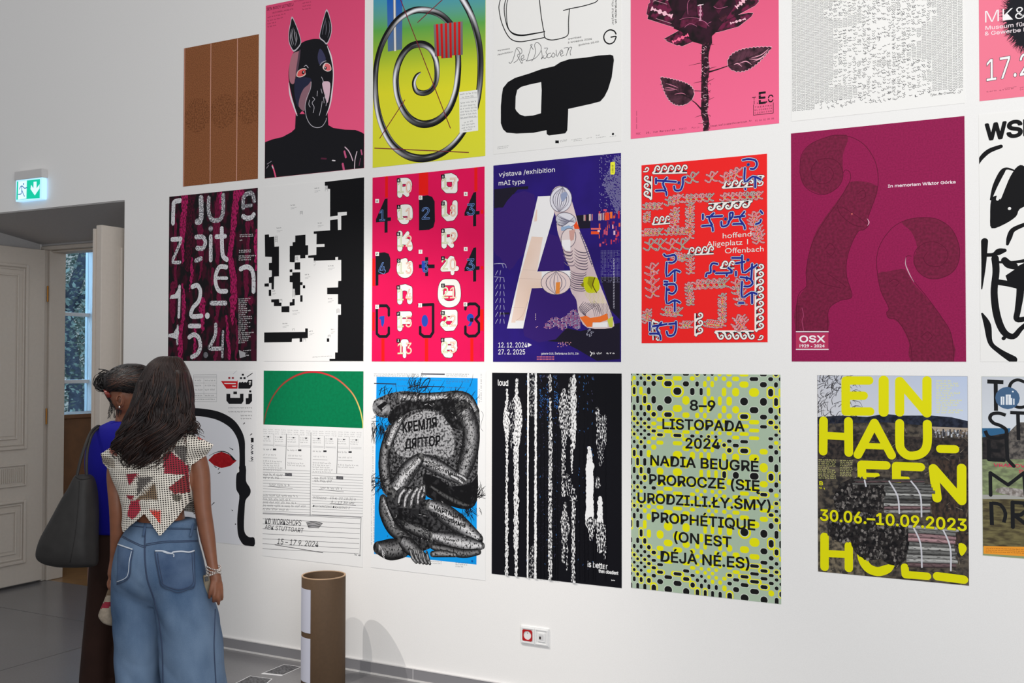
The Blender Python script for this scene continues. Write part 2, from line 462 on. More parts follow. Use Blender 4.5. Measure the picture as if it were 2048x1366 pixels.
# niche lining: wall plaster with the recess's shade put into its grey
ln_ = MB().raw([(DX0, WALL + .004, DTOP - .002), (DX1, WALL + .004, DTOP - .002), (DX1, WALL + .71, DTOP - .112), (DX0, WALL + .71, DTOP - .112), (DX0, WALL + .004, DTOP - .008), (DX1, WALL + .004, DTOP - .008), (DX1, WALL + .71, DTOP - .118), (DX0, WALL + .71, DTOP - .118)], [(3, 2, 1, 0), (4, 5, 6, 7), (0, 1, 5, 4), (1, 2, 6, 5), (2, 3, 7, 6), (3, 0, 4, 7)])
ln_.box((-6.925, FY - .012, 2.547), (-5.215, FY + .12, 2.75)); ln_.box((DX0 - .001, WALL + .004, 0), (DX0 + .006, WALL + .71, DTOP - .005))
tag(ln_.build('trim_shade', mat('niche_shade_grey', (172, 170, 170), .85, noise=.05, scale=60)), kind='structure')
def door_leaf(name, x0, x1, face, yh, yf):
    """a panelled leaf standing at right angles to the wall; face = +1/-1: the sides carrying mouldings are both built"""
    root = empty(name, ((x0 + x1) / 2, yh, 0)); tag(root, kind='structure')
    g = MB(); g.box((x0, yf, .02), (x1, yh, 2.512))
    bevel(g.build('slab', wood_w, root), .004)
    for sgn, xf in ((1, x1), (-1, x0)):
        for z0, z1 in ((1.017, 2.385), (.174, .644)):
            ya, yb = yf + .14, yh - .15
            fr_ = MB()
            for ins, w, d in ((0, .022, .016), (.03, .012, .009), (.075, .014, .010)):
                a0, a1, c0, c1 = ya + ins, yb - ins, z0 + ins, z1 - ins
                X = sorted((xf, xf + sgn * d))
                fr_.box((X[0], a0, c0), (X[1], a0 + w, c1)).box((X[0], a1 - w, c0), (X[1], a1, c1)).box((X[0], a0 + w, c0), (X[1], a1 - w, c0 + w)).box((X[0], a0 + w, c1 - w), (X[1], a1 - w, c1))
            bevel(fr_.build('moulding', wood_w, root), .004)
            X = sorted((xf, xf + sgn * .005)); bevel(MB().box((X[0], ya + .1, z0 + .1), (X[1], yb - .1, z1 - .1)).build('raised_panel', wood_w, root), .004)
        z0, z1 = .744, .909; ya, yb = yf + .14, yh - .15; X = sorted((xf, xf + sgn * .014)); w = .014
        bevel(MB().box((X[0], ya, z0), (X[1], ya + w, z1)).box((X[0], yb - w, z0), (X[1], yb, z1)).box((X[0], ya + w, z0), (X[1], yb - w, z0 + w)).box((X[0], ya + w, z1 - w), (X[1], yb - w, z1)).build('moulding', wood_w, root), .004)
        y = ya + .035; me = None
        while y < yb - .035:
            if me is None:
                me = MB().box((-.0 if sgn > 0 else -.008, 0, z0 + .03), (.008 if sgn > 0 else 0, .009, z1 - .03)).mesh('rib', wood_w)
            o = link('rib', me, root, Vector((xf, y, 0)) - root.location); y += .0165
    return root
dl = door_leaf('door_1', -6.895, -6.848, 1, 5.295, 4.44)
dr = door_leaf('door_2', -5.322, -5.272, 1, 5.31, 4.475)
MB().box((-5.335, 4.462, .02), (-5.322, 4.50, 2.49)).build('rebate_strip', wood_w, dr)
brass = mat('brass', (150, 104, 48), .35, metal=.8)
for z in (2.18, 1.25, .3):
    MB().tube([(-6.842, 5.312, z - .06), (-6.842, 5.312, z + .06)], .007, 10).build('hinge', brass, dl, smooth=False)
    MB().tube([(-5.33, 5.325, z - .06), (-5.33, 5.325, z + .06)], .012, 10).build('hinge', brass, dr)

# next room: outside wall with a tall window, trees beyond
nw = mat('next_room_wall', (205, 203, 200), .9, noise=.03, scale=20)
WX = -7.62
w_ = MB().box((WX - .35, 5.45, 0), (WX, 5.72, 4.6)).box((WX - .35, 7.1, 0), (WX, 9, 4.6)).box((WX - .35, 5.72, 3.0), (WX, 7.1, 4.6)).box((WX - .35, 5.72, 0), (WX, 7.1, 1.0))
tag(w_.build('wall_left', nw), kind='structure')
tag(MB().box((-9.5, 9, 0), (-3.5, 9.1, 4.6)).build('wall_far', nw), kind='structure')
win = empty('window_1', (WX - .1, 6.4, 1.0)); tag(win, kind='structure')
wf = mat('window_paint', (226, 230, 234), .5)
fw = MB().box((WX - .13, 5.72, 1.0), (WX - .05, 5.80, 3.0)).box((WX - .13, 6.405, 1.0), (WX - .03, 6.50, 3.0)).box((WX - .13, 7.02, 1.0), (WX - .05, 7.1, 3.0)).box((WX - .13, 5.8, 1.0), (WX - .05, 7.02, 1.08)).box((WX - .13, 5.8, 2.92), (WX - .05, 7.02, 3.0))
bevel(fw.build('window_frame', wf, win), .004)
for z in (1.49, 2.08, 2.67):
    for y0, y1 in ((5.8, 6.405), (6.50, 7.02)): bevel(MB().box((WX - .115, y0, z - .016), (WX - .07, y1, z + .016)).build('glazing_bar', wf, win), .003)
m, t, p = nt('glass'); p.inputs['Roughness'].default_value = .02; p.inputs['Transmission Weight'].default_value = 1; p.inputs['IOR'].default_value = 1.05; p.inputs['Base Color'].default_value = (.70, .90, 1.0, 1)
for y0, y1 in ((5.8, 6.405), (6.50, 7.02)):
    for z0, z1 in ((1.08, 1.474), (1.506, 2.064), (2.096, 2.654), (2.686, 2.92)):
        MB().box((WX - .095, y0, z0), (WX - .091, y1, z1)).build('pane', m, win)
# brown cabinet back under that window
pn = empty('storage_cabinet', (-7.36, 6.1, 0)); tag(pn, 'brown wooden cabinet standing under the window seen through the doorway', 'cabinet')
brn = mat('cabinet_brown', (112, 74, 42), .55, noise=.2, scale=14)
bevel(MB().box((-7.56, 5.62, .05), (-7.2, 6.62, 1.2)).build('body', brn, pn), .006)
bevel(MB().box((-7.58, 5.6, 1.2), (-7.18, 6.64, 1.235)).build('top', brn, pn), .004)
MB().box((-7.54, 5.66, 0), (-7.24, 6.58, .05)).build('plinth', mat('plinth_dark', (52, 34, 22), .7), pn)
# the garden outside: trunks and leaves
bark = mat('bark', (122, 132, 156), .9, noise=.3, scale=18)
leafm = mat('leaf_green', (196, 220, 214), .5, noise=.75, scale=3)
def garden_tree(x, y, h, r, seed, n, crown, label, R0):
    rnd = random.Random(seed); root = empty('tree', (x, y, -2.5)); tag(root, label, 'tree', 'trees outside the window')
    pts = [(x + rnd.uniform(-.12, .12) * k / 2, y + rnd.uniform(-.12, .12) * k / 2, -2.5 + h * k / 7) for k in range(8)]
    t = MB().tube(pts, [r * (1 - .09 * k) for k in range(8)], 10)
    for k in range(7):
        a = rnd.uniform(0, 6.3); q = Vector(pts[3 + k % 4]); e = q + Vector((math.cos(a) * 1.5, math.sin(a) * 1.5, 1.2))
        t.tube([q, (q + e) / 2 + Vector((0, 0, .2)), e], [r * .35, r * .22, r * .08], 6)
    t.build('trunk', bark, root, smooth=True)
    vs = []; fs = []
    for k in range(n):
        a, bb_ = rnd.uniform(0, 6.283), rnd.gauss(0, 1); q = Vector((x - R0 * (.9 if k % 3 else -.5), y + R0 * (.7 if k % 3 else .35), crown)) + Vector((rnd.gauss(0, 1) * R0 * .6, rnd.gauss(0, 1) * R0, rnd.gauss(0, 1) * R0 * .9))
        d = Vector((rnd.uniform(-1, 1), rnd.uniform(-1, 1), rnd.uniform(-.6, .6))).normalized(); e = d.orthogonal().normalized(); s_ = rnd.uniform(.022, .05)
        i = len(vs); vs += [q - d * s_, q + e * s_ * .5, q + d * s_, q - e * s_ * .5]; fs.append((i, i + 1, i + 2, i + 3))
    o = MB().raw(vs, fs).build('foliage', leafm, root); o['kind'] = 'stuff'
garden_tree(-12.9, 10.55, 8.5, .15, 3, 26000, 2.2, 'tall garden tree whose dark trunk shows through the doorway window', 1.3)
garden_tree(-18.5, 17.5, 9, .2, 5, 26000, 1.8, 'leafy garden tree behind the one nearest the window', 1.6)
tag(MB().box((-40, 4, -2.6), (-8.1, 40, -2.5)).build('ground', mat('garden_ground', (92, 104, 92), .9, noise=.4, scale=1)), kind='structure')
# cool daylight falling in through that window
area('garden_daylight', (-9.6, 6.6, 3.4), (-6.4, 6.2, .6), 2.2, 2.2, 150, (.5, .74, 1))

# ------------------------------------------------------------------ exit sign
def wallbox(px0, py0, px1, py1):
    a = W(px0, py0); b_ = W(px1, py1); return a[0], b_[1], b_[0], a[1]
x0, _, _, z1 = wallbox(40.5, 345, 98, 403); x1 = W(98, 337)[0] - .012
zt = W(70, 342)[1]; zm = W(70, 359.5)[1]; zb = W(70, 402)[1]
sg = empty('exit_sign', ((x0 + x1) / 2, WALL, zb)); tag(sg, 'lit green and white emergency exit sign above the doorway', 'exit sign')
bevel(MB().box((x0, WALL - .045, zm), (x1, WALL, zt)).build('housing', mat('sign_housing', (205, 204, 203), .5), sg), .004)
lit = mat('sign_lit', (176, 222, 255), .4, emit=.62)
MB().box((x0 + .012, WALL - .040, zb), (x1 - .004, WALL - .006, zm)).build('light_panel', lit, sg)
SIGN = print_material('lit_sign_print', .4, emit=.55)
# ================================================================== the posters, upper row
Z0 = EYE
def R_(x0, z0, x1, z1): return (x0, z0 + EYE, x1, z1 + EYE)
BLK = (15, 15, 18); WHT = (236, 235, 232)
# sign print now that the drawing tools exist
def sign_print():
    k = Ink((20, 330, 15.18)); g = (8, 190, 152); wb = (214, 238, 255); dk = (20, 96, 150)
    k.poly([(375, 530), (1075, 455), (1065, 1030), (355, 1080)], g)
    k.up().poly([(415, 530), (675, 500), (660, 1045), (400, 1075)], wb)
    k.up().poly([(880, 540), (970, 530), (968, 735), (1060, 610), (1058, 740), (915, 950), (785, 760), (805, 630), (872, 735)], wb)
    k.up().dot(575, 605, 26, dk)
    for pts in ([(450, 760), (490, 680), (540, 670), (600, 730), (680, 715)], [(520, 690), (520, 800), (500, 900), (415, 915)], [(525, 800), (565, 900), (600, 975)]): k.stroke(pts, 26, dk, smooth=4)
    return k
k = sign_print(); stack([k]); ch = k.build('pictogram', sg, (x0, zb, x1, zm), WALL - .0405); ch.data.materials.clear(); ch.data.materials.append(SIGN)

# ---- A brown board with three strips
def p_brown():
    k = Ink((340, 40, 3.902)); base = (150, 92, 56)
    k.rect(60, 60, 740, 1340, (156, 98, 62), c2=(120, 72, 42), g=(190, 190, .52, .25))
    k.up()
    for u, v in ((215, 745), (418, 712), (622, 680)): k.dot(u, v, 135, (148, 92, 57), n=40, c2=(112, 66, 38), g=(110, 110, .52, .2))
    k.up()
    for a, b in (((321, 185), (314, 1280)), ((528, 145), (521, 1255)), ((117, 220), (108, 1300))): k.line(a, b, 7, (214, 160, 142))
    return k
poster('brown fibre-textured poster split into three strips by thin pink lines', R_(-4.712, 1.059, -4.122, 1.899), (150, 92, 56), parts=[('artwork', p_brown())])

# ---- B masked figure
def p_horse():
    k = Ink((500, 0, 3.595)); t = Ink((500, 0, 3.595)); 
    k.poly([(90, -400), (840, -400), (840, 1300), (90, 1300)], [(214, 70, 112)] * 2 + [(250, 96, 140)] * 2)
    b = (24, 24, 29); w = (228, 222, 226)
    k.up().poly([(90, 1030), (160, 1003), (235, 985), (300, 950), (325, 925), (330, 820), (560, 820), (565, 900), (600, 920), (680, 932), (760, 935), (800, 950), (840, 975), (840, 1320), (90, 1320)], b)
    head = [(285, 470), (305, 395), (335, 350), (372, 310), (415, 290), (470, 280), (530, 290), (562, 330), (587, 400), (598, 500), (592, 620), (578, 720), (562, 800), (550, 870), (520, 910), (480, 922), (440, 905), (415, 860), (380, 800), (345, 825), (312, 730), (287, 620), (278, 540)]
    k.poly(head, b, smooth=4)
    k.up()
    e1 = [(303, 118), (330, 170), (355, 240), (370, 305), (350, 345), (318, 372), (298, 350), (280, 300), (279, 230), (290, 170)]
    e2 = [(553, 65), (578, 130), (590, 200), (582, 260), (555, 320), (530, 300), (500, 270), (512, 200), (530, 130)]
    for e in (e1, e2): k.poly(e, (196, 190, 198), smooth=3)
    k.up()
    def shrink(e, f): cx = sum(p[0] for p in e) / len(e); cy_ = sum(p[1] for p in e) / len(e); return [(cx + (p[0] - cx) * f, cy_ + (p[1] - cy_) * f) for p in e]
    for e in (e1, e2): k.poly(shrink(e, .9), b, smooth=3)
    k.up()
    for e in ([(312, 200), (302, 260), (316, 320)], [(330, 230), (338, 280), (325, 330)], [(318, 210), (322, 250), (330, 300)], [(300, 210), (292, 270), (305, 330)]): k.stroke(e, [2, 7, 2], (170, 166, 174), smooth=4)
    for e in ([(548, 130), (530, 190), (520, 250)], [(568, 150), (575, 210), (560, 270)], [(545, 150), (550, 200), (545, 250)]): k.stroke(e, [2, 6, 2], (120, 120, 132), smooth=4)
    k.poly([(305, 392), (340, 372), (352, 372), (342, 440), (330, 540), (318, 600), (296, 600), (283, 560), (284, 480)], (176, 116, 128), smooth=3)
    k.poly([(352, 372), (365, 360), (352, 470), (335, 560), (330, 520), (342, 440)], (92, 70, 84), smooth=2)
    k.poly([(335, 560), (430, 560), (441, 600), (402, 690), (382, 762), (345, 765), (322, 680), (322, 600)], (40, 42, 66), smooth=3)
    k.poly([(441, 585), (432, 650), (404, 740), (392, 800), (352, 765), (360, 700), (386, 640), (420, 610)], (146, 106, 118), smooth=3)
    k.poly([(506, 350), (532, 384), (545, 432), (505, 468), (488, 420), (492, 380)], (62, 62, 92), smooth=3)
    k.poly([(548, 585), (578, 600), (572, 690), (556, 742), (540, 690), (520, 600)], (226, 190, 204), smooth=3)
    k.stroke([(280, 596), (290, 680), (318, 770), (340, 832)], [4, 14, 12, 6], w)
    k.stroke([(556, 330), (582, 400), (597, 480), (600, 560), (590, 670), (575, 760), (548, 830)], [4, 12, 8, 8, 12, 10, 3], w)
    k.up()
    k.poly([(336, 548), (345, 512), (380, 492), (408, 498), (402, 536), (366, 556)], (234, 214, 206), smooth=4)
    k.poly([(524, 478), (544, 452), (576, 464), (586, 502), (560, 515), (532, 502)], (240, 216, 212), smooth=4)
    k.up()
    k.poly([(342, 546), (350, 514), (380, 498), (402, 503), (396, 533), (366, 550)], (232, 92, 90), smooth=4)
    k.poly([(536, 480), (548, 458), (574, 468), (581, 500), (560, 509), (540, 498)], (236, 112, 118), smooth=4)
    k.up().dot(384, 521, 13, b); k.dot(544, 490, 12, b); k.poly([(400, 500), (424, 520), (420, 560), (404, 540)], b, smooth=3)
    k.up().dot(386, 518, 5, w); k.dot(544, 488, 4, w)
    for e in ([(390, 480), (405, 470), (420, 488)], [(505, 470), (520, 450), (548, 438)], [(516, 555), (528, 585), (522, 600)], [(441, 590), (436, 640), (404, 720), (398, 780), (410, 850), (440, 900), (480, 918), (520, 908), (546, 870), (550, 850)],
              [(452, 700), (466, 715), (448, 740), (462, 770), (456, 810)], [(430, 720), (424, 750), (434, 770)], [(520, 730), (514, 770), (500, 830)], [(545, 675), (540, 700), (552, 720), (548, 760)], [(486, 655), (484, 690)], [(512, 640), (520, 670)], [(530, 700), (534, 740)]):
        k.stroke(e, 4.5, (196, 192, 200), smooth=4)
    for e, c, ww in (([(684, 1058), (710, 1085), (728, 1120), (740, 1155)], (222, 190, 206), 8), ([(752, 1215), (756, 1150), (770, 1090)], (226, 206, 216), 7), ([(162, 1190), (175, 1230), (186, 1275)], (236, 90, 134), 13), ([(160, 1195), (168, 1210)], w, 7),
                     ([(668, 1180), (676, 1220)], (206, 86, 130), 18), ([(680, 1090), (690, 1130)], (206, 90, 134), 16), ([(515, 1140), (548, 1142)], (88, 36, 58), 12), ([(594, 1154), (612, 1156)], w, 9), ([(800, 1080), (806, 1110)], (190, 90, 130), 12),
                     ([(125, 1180), (155, 1160)], (150, 140, 150), 5), ([(120, 1210), (135, 1190)], (150, 140, 150), 5), ([(786, 1190), (796, 1140)], (120, 60, 90), 6)):
        k.stroke(e, ww, c, smooth=3)
    ink = (64, 20, 40)
    t.text('SEN NOCY LETNIEJ', (122, 78), (312, 42), 21, ink, bold=.008)
    t.text('REŻYSERIA: JAN KLATA', (165, 98), (312, 69), 10, ink)
    for q, (a, b_) in enumerate((((128, 132), (258, 104)), ((128, 156), (236, 132)), ((128, 178), (188, 166)), ((128, 200), (188, 186)), ((320, 18), (440, -6)), ((380, 30), (440, 18)), ((380, 52), (440, 42)), ((380, 74), (440, 63)))):
        t.scribble(a, b_, 11, ink, q)
    t.lay = 2
    return [('figure_print', k), ('lettering', t)]
poster('pink poster with a glossy black figure in a horse mask', R_(-4.07, 1.056, -3.369, 2.056), (226, 80, 122), parts=p_horse())

# ---- C spiral
def p_spiral():
    k = Ink((730, 0, 3.796)); t = Ink((730, 0, 3.796), 14)
    st = [(-160, (72, 120, 190)), (0, (74, 156, 184)), (120, (92, 164, 150)), (240, (98, 170, 78)), (400, (150, 186, 56)), (560, (206, 214, 48)), (720, (228, 224, 46)), (1300, (222, 222, 58))]
    for (v0, c0), (v1, c1) in zip(st, st[1:]): k.poly([(30, v0), (930, v0 - (70 if v0 > 0 else 70)), (930, v1 - 70), (30, v1)], [c0, c0, c1, c1])
    k.up().poly([(168, -30), (285, -40), (283, 375), (175, 392)], [(16, 96, 190), (16, 96, 190), (96, 120, 140), (90, 118, 150)])
    k.up().stroke([(225, -20), (226, 100), (228, 250), (230, 388)], 24, None, prof=[(90, 90, 96), (235, 232, 226), (240, 236, 228), (120, 110, 108)], smooth=2)
    path = [(425, 548, 12), (390, 578, 30), (372, 632, 36), (392, 690, 42), (445, 708, 44), (502, 685, 44), (540, 620, 46), (548, 520, 48), (532, 430, 50), (492, 362, 52), (428, 335, 54), (350, 352, 56), (288, 414, 58), (244, 520, 58), (236, 640, 56), (262, 770, 54), (330, 888, 56), (430, 942, 58), (540, 922, 60), (630, 842, 58), (686, 710, 56), (706, 570, 54), (708, 430, 52), (690, 260, 50),
            (630, 160, 50), (550, 100, 50), (440, 76, 52), (345, 90, 54), (240, 160, 54), (152, 290, 54), (98, 440, 50), (80, 600, 50), (88, 780, 52), (130, 950, 54), (210, 1095, 58), (320, 1180, 60), (440, 1203, 60), (560, 1175, 56), (670, 1100, 52), (760, 985, 50), (838, 830, 50), (870, 660, 52), (878, 480, 54), (866, 330, 54), (832, 190, 54), (790, 80, 56), (715, -60, 60)]
    def prof(f):
        s_ = math.sin(f * 46); q = .5 + .28 * math.sin(f * 31 + 1)
        row = []
        for j in range(9):
            d = j / 8; v = 22 + 232 * max(0, 1 - abs(d - q) * 3.0) ** .55 * max(0, .66 + .5 * s_)
            v = max(min(v, 246), 150 * max(0, 1 - abs(d - (1 - q * .6)) * 9)); v *= min(1, .25 + 9 * min(d, 1 - d)); row.append((v, v, min(255, v * 1.02)))
        return row
    k.up().stroke([p[:2] for p in path], [p[2] for p in path], None, smooth=8, prof=prof, cap=False)
    k.up()
    n = 13
    for i in range(n):
        u0 = 522 + (742 - 522) * i / n; u1 = 522 + (742 - 522) * (i + 1) / n; dv = (18 if 3 <= i < 8 else 0)
        top = lambda u: 187 - (u - 522) * .11; bot = lambda u: 428 - (u - 545) * .06
        c = (222, 22, 20) if i % 2 else (128, 118, 122)
        k.poly([(u0, top(u0)), (u1 + 1, top(u1)), (u1 + 1 + 8 * (1 - i / n), bot(u1) + dv), (u0 + 10 * (1 - i / n), bot(u0) + dv)], [c, c, tuple(v * .86 for v in c), tuple(v * .86 for v in c)])
    k.up()
    for a, b in (((268, -10), (650, 975)), ((594, -6), (400, 172)), ((305, 757), (112, 1052)), ((72, 1125), (790, 1158))): k.line(a, b, 7, (122, 34, 50))
    t.poly([(716, 700), (855, 682), (860, 992), (720, 1010)], (240, 240, 236))
    t.up()
    for q, v in enumerate((716, 738, 782, 806, 828, 850, 872, 893, 930, 950, 972, 990)):
        ins = (0, 14, 4, 2, 0, 2, 2, 4, 30, 14, 12, 26)[q]; t.scribble((724 + ins, v + 8), (850 - ins, v - 6), 13, (90, 90, 96), q, dens=.9)
    for v in (752, 902): t.line((722, v), (856, v - 14), 2, (130, 130, 134))
    return [('spiral_print', k), ('lettering', t)]
poster('blue, green and yellow poster with a chrome spiral tube and a red striped block', R_(-3.312, 1.052, -2.612, 2.052), (222, 222, 58), parts=p_spiral())

# ---- D black shape on white
def p_redisc():
    k = Ink((970, 0, 4.138)); t = Ink((970, 0, 4.138))
    k.poly([(150, 730), (190, 680), (250, 645), (370, 608), (470, 572), (575, 548), (625, 515), (700, 490), (840, 476), (940, 460), (1040, 453), (1062, 462), (1068, 500), (1060, 560), (1050, 640), (1020, 740), (990, 800), (955, 840), (880, 860), (690, 902), (688, 960), (682, 1080), (665, 1104), (530, 1122), (512, 1110), (510, 1078), (400, 1100), (260, 1106), (180, 1098), (150, 1070), (132, 1020), (132, 880), (140, 790)], BLK,
           holes=[[(268, 745), (300, 720), (370, 700), (466, 680), (470, 750), (464, 938), (400, 956), (330, 962), (290, 948), (262, 920), (252, 900), (255, 800)]])
    for pts, w in (([(140, -40), (118, 40), (120, 100), (140, 190), (180, 280), (225, 330), (290, 346), (370, 335), (490, 312)], 8), ([(185, -40), (160, 60), (172, 170), (195, 240), (240, 285), (310, 296), (400, 282), (495, 262)], 8), ([(205, -40), (182, 30), (178, 110), (190, 220), (225, 270), (300, 290), (400, 278), (480, 265)], 7),
                   ([(448, -40), (462, 100), (480, 220), (490, 262), (492, 300), (510, 322), (560, 332), (640, 316), (676, 300), (692, 270), (692, 180), (700, 75)], 8), ([(650, 88), (700, 74), (800, 54), (880, 32), (925, 12), (960, -40)], 8)):
        k.stroke(pts, w, BLK)
    t.stroke([(1085, 282), (1070, 258), (1035, 248), (1000, 268), (984, 305), (996, 345), (1030, 364), (1065, 350), (1082, 318), (1083, 302), (1045, 308)], 11, BLK, smooth=5)
    # flowing hand-drawn title
    for pts in ([(262, 398), (290, 440), (285, 470), (268, 500), (240, 520)], [(200, 515), (212, 525), (235, 490), (262, 400), (300, 405), (305, 440), (270, 455), (285, 490), (305, 525), (312, 512)],
                [(300, 490), (322, 478), (318, 455), (300, 475), (305, 500), (335, 490)], [(340, 505), (352, 490), (378, 400), (392, 370), (378, 375), (400, 410)], [(345, 505), (370, 500), (420, 480), (460, 430), (465, 385), (435, 352), (412, 372), (420, 430), (400, 490), (385, 505)],
                [(470, 420), (474, 470), (468, 490), (490, 460)], [(492, 400), (520, 400), (505, 430), (515, 455), (502, 482), (480, 478)], [(545, 440), (525, 445), (515, 470), (530, 480), (550, 465)], [(565, 438), (552, 460), (565, 475), (582, 455), (565, 438)], [(590, 415), (598, 468), (622, 425), (638, 412)],
                [(628, 450), (645, 440), (640, 420), (626, 440), (632, 465), (655, 455)], [(655, 400), (690, 395), (680, 440), (672, 462)], [(680, 440), (700, 395), (720, 395), (705, 430), (710, 458)]):
        t.stroke(pts, 4.5, (70, 70, 74), smooth=4)
    t.text('wystawa', (105, 425), (205, 408), 12, BLK, bold=.01); t.text('/exhibition', (105, 460), (232, 434), 13, BLK, bold=.01)
    t.text('wernisaż', (688, 330), (798, 312), 14, BLK, bold=.01); t.text('6 września 2024', (688, 360), (885, 328), 15, BLK, bold=.01); t.text('godzina 18:00', (775, 380), (942, 352), 14, BLK, bold=.01)
    for q, (a, b) in enumerate((((105, 1222), (200, 1210)), ((105, 1236), (190, 1224)), ((622, 1168), (680, 1160)), ((622, 1178), (680, 1168)), ((715, 1162), (805, 1150)), ((735, 1172), (805, 1164)), ((842, 1150), (884, 1140)), ((920, 1125), (956, 1120)), ((922, 1145), (998, 1134)), ((1034, 1135), (1088, 1128)))):
        t.scribble(a, b, 8, BLK, q)
    t.rect(583, 1163, 612, 1186, BLK); t.dot(1060, 1110, 10, BLK)
    # sideways lines by the right edge
    for u, v0, v1 in ((1078, -20, 195), (1052, -20, 200)):
        rnd = random.Random(u); v = v0
        while v < v1:
            t.line((u - rnd.choice((0, 0, 5)), v), (u + 13, v), 3, BLK); 
            if rnd.random() < .6: t.line((u + rnd.choice((0, 12)), v), (u + rnd.choice((0, 12)), v + 9), 3, BLK)
            v += rnd.choice((7, 9, 9, 14))
    return [('shape_print', k), ('lettering', t)]
poster('white poster with a bold black rounded shape and thin outlines above it', R_(-2.565, 1.055, -1.868, 2.055), (238, 237, 234), parts=p_redisc())

# ---- E razor-blade rose
def p_rose():
    k = Ink((1240, 0, 4.553)); t = Ink((1240, 0, 4.553)); b = (38, 22, 30); m1 = (110, 30, 66); lt = (246, 190, 206); pk = (244, 104, 144)
    k.poly([(90, -800), (1460, -800), (1460, 1290), (90, 1290)], [(216, 84, 118)] * 2 + [(248, 110, 150)] * 2)
    k.up()
    def blade(pts, c=m1, o=lt): k.stroke(pts, 9, o, smooth=0, closed=True); k.up().poly(pts, c, c2=b, g=(26, 26, .5, .12)); k.stroke(pts, 5, b, smooth=0, closed=True); k.lay -= 1
    core = [(450, -200), (1000, -200), (1060, 40), (960, 180), (870, 300), (838, 330), (840, 400), (760, 408), (660, 380), (560, 290), (490, 260), (500, 150), (440, 20)]
    blade([(275, -10), (300, -40), (520, 40), (550, 130), (545, 180), (490, 246), (255, 172), (262, 140), (245, 128), (262, 40), (280, 25)])
    blade([(405, 355), (560, 270), (665, 300), (660, 380), (565, 420), (540, 408), (520, 412), (425, 372), (430, 360)])
    blade([(830, 300), (880, 180), (1170, 120), (1210, 122), (1195, 150), (1080, 240), (900, 290)])
    blade([(930, 80), (1060, -100), (1250, -60), (1262, 15), (1230, 50), (900, 230), (860, 260)])
    k.up(2).poly(core, (52, 22, 38), c2=(26, 18, 22), g=(14, 14, .5, .15))
    k.up()
    for pts, c in (([(620, 0), (700, -20), (700, 150), (560, 170), (600, 100)], (74, 26, 50)), ([(560, 180), (700, 165), (800, 215), (790, 262), (690, 225), (590, 240), (540, 262)], (104, 32, 64)), ([(850, 60), (960, -60), (990, -20), (900, 130)], (84, 28, 54)), ([(700, 60), (742, 48), (760, 130), (740, 190), (712, 150)], (130, 42, 84)), ([(900, 170), (960, 120), (980, 150), (930, 200)], (96, 40, 62))):
        k.poly(pts, c, c2=tuple(v * .6 for v in c), g=(30, 30, .5, .2))
    for pts in ([(545, 180), (600, 165), (700, 165), (790, 210)], [(620, 130), (615, 40), (640, -10)], [(800, 215), (832, 200)], [(770, 195), (812, 240)], [(855, 60), (900, 80), (980, 60)], [(700, 240), (640, 215), (590, 250)]): k.stroke(pts, 4, (190, 104, 140), smooth=3)
    k.up()
    def slot(a, b_, w, c):                                            # the notched slot in a blade
        n = 22; P_ = []
        dx, dy = b_[0] - a[0], b_[1] - a[1]; L = math.hypot(dx, dy); nx, ny = -dy / L, dx / L
        pr = [1.6, 1.6, .5, .5, 1.2, .5, .5, .5, 1.5, 1.7, 1.5, .5, .5, 1.5, 1.7, 1.5, .5, .5, .5, 1.2, .5, 1.6, 1.6]
        for s_ in (1, -1):
            rg = range(n + 1) if s_ > 0 else range(n, -1, -1)
            P_ += [(a[0] + dx * i / n + nx * s_ * pr[i] * w / 2, a[1] + dy * i / n + ny * s_ * pr[i] * w / 2) for i in rg]
        k.poly(P_, c)
    slot((285, 78), (478, 150), 26, lt); slot((478, 385), (625, 318), 20, pk); slot((1058, 70), (1160, -20), 26, lt); slot((1005, 215), (1145, 172), 14, lt); slot((735, 40), (732, 190), 16, (206, 150, 172))
    k.stroke([(712, 52), (758, 42)], 8, (240, 220, 226), smooth=0)
    for a, b_ in (((200, 20), (0, 0)),): pass
    for pts in ([(300, 0), (430, 40)], [(330, 170), (470, 215)], [(300, 20), (330, 0)]): k.stroke(pts, 4, (200, 150, 165), smooth=0)
    # stem
    k.up().stroke([(790, 390), (775, 520), (780, 640), (770, 760), (775, 900), (768, 1020), (785, 1110), (782, 1195)], [90, 66, 74, 60, 70, 60, 56, 50], b, smooth=6, c2=(90, 40, 60), g=(60, 60, .56, .1), cap=False)
    k.up(); rnd = random.Random(4)
    for i in range(64):
        v = 410 + i * 12; u = 775 + rnd.uniform(-38, 38); r = rnd.uniform(8, 22); a0 = rnd.uniform(0, 6)
        k.stroke([(u + r * math.cos(a0 + j * .7), v + r * .7 * math.sin(a0 + j * .7)) for j in range(rnd.randint(3, 7))], 3.5, rnd.choice(((214, 150, 170), (60, 30, 44), (236, 190, 202), (36, 20, 28))), smooth=2)
    for a, c in (((735, 575), (628, 598)), ((815, 625), (878, 608)), ((745, 742), (672, 758)), ((800, 745), (858, 716)), ((795, 915), (858, 888)), ((740, 1050), (682, 1070)), ((780, 1120), (712, 1128)), ((820, 410), (858, 406)), ((750, 405), (720, 385))): k.stroke([a, c], [6, 1.5], b, smooth=0)
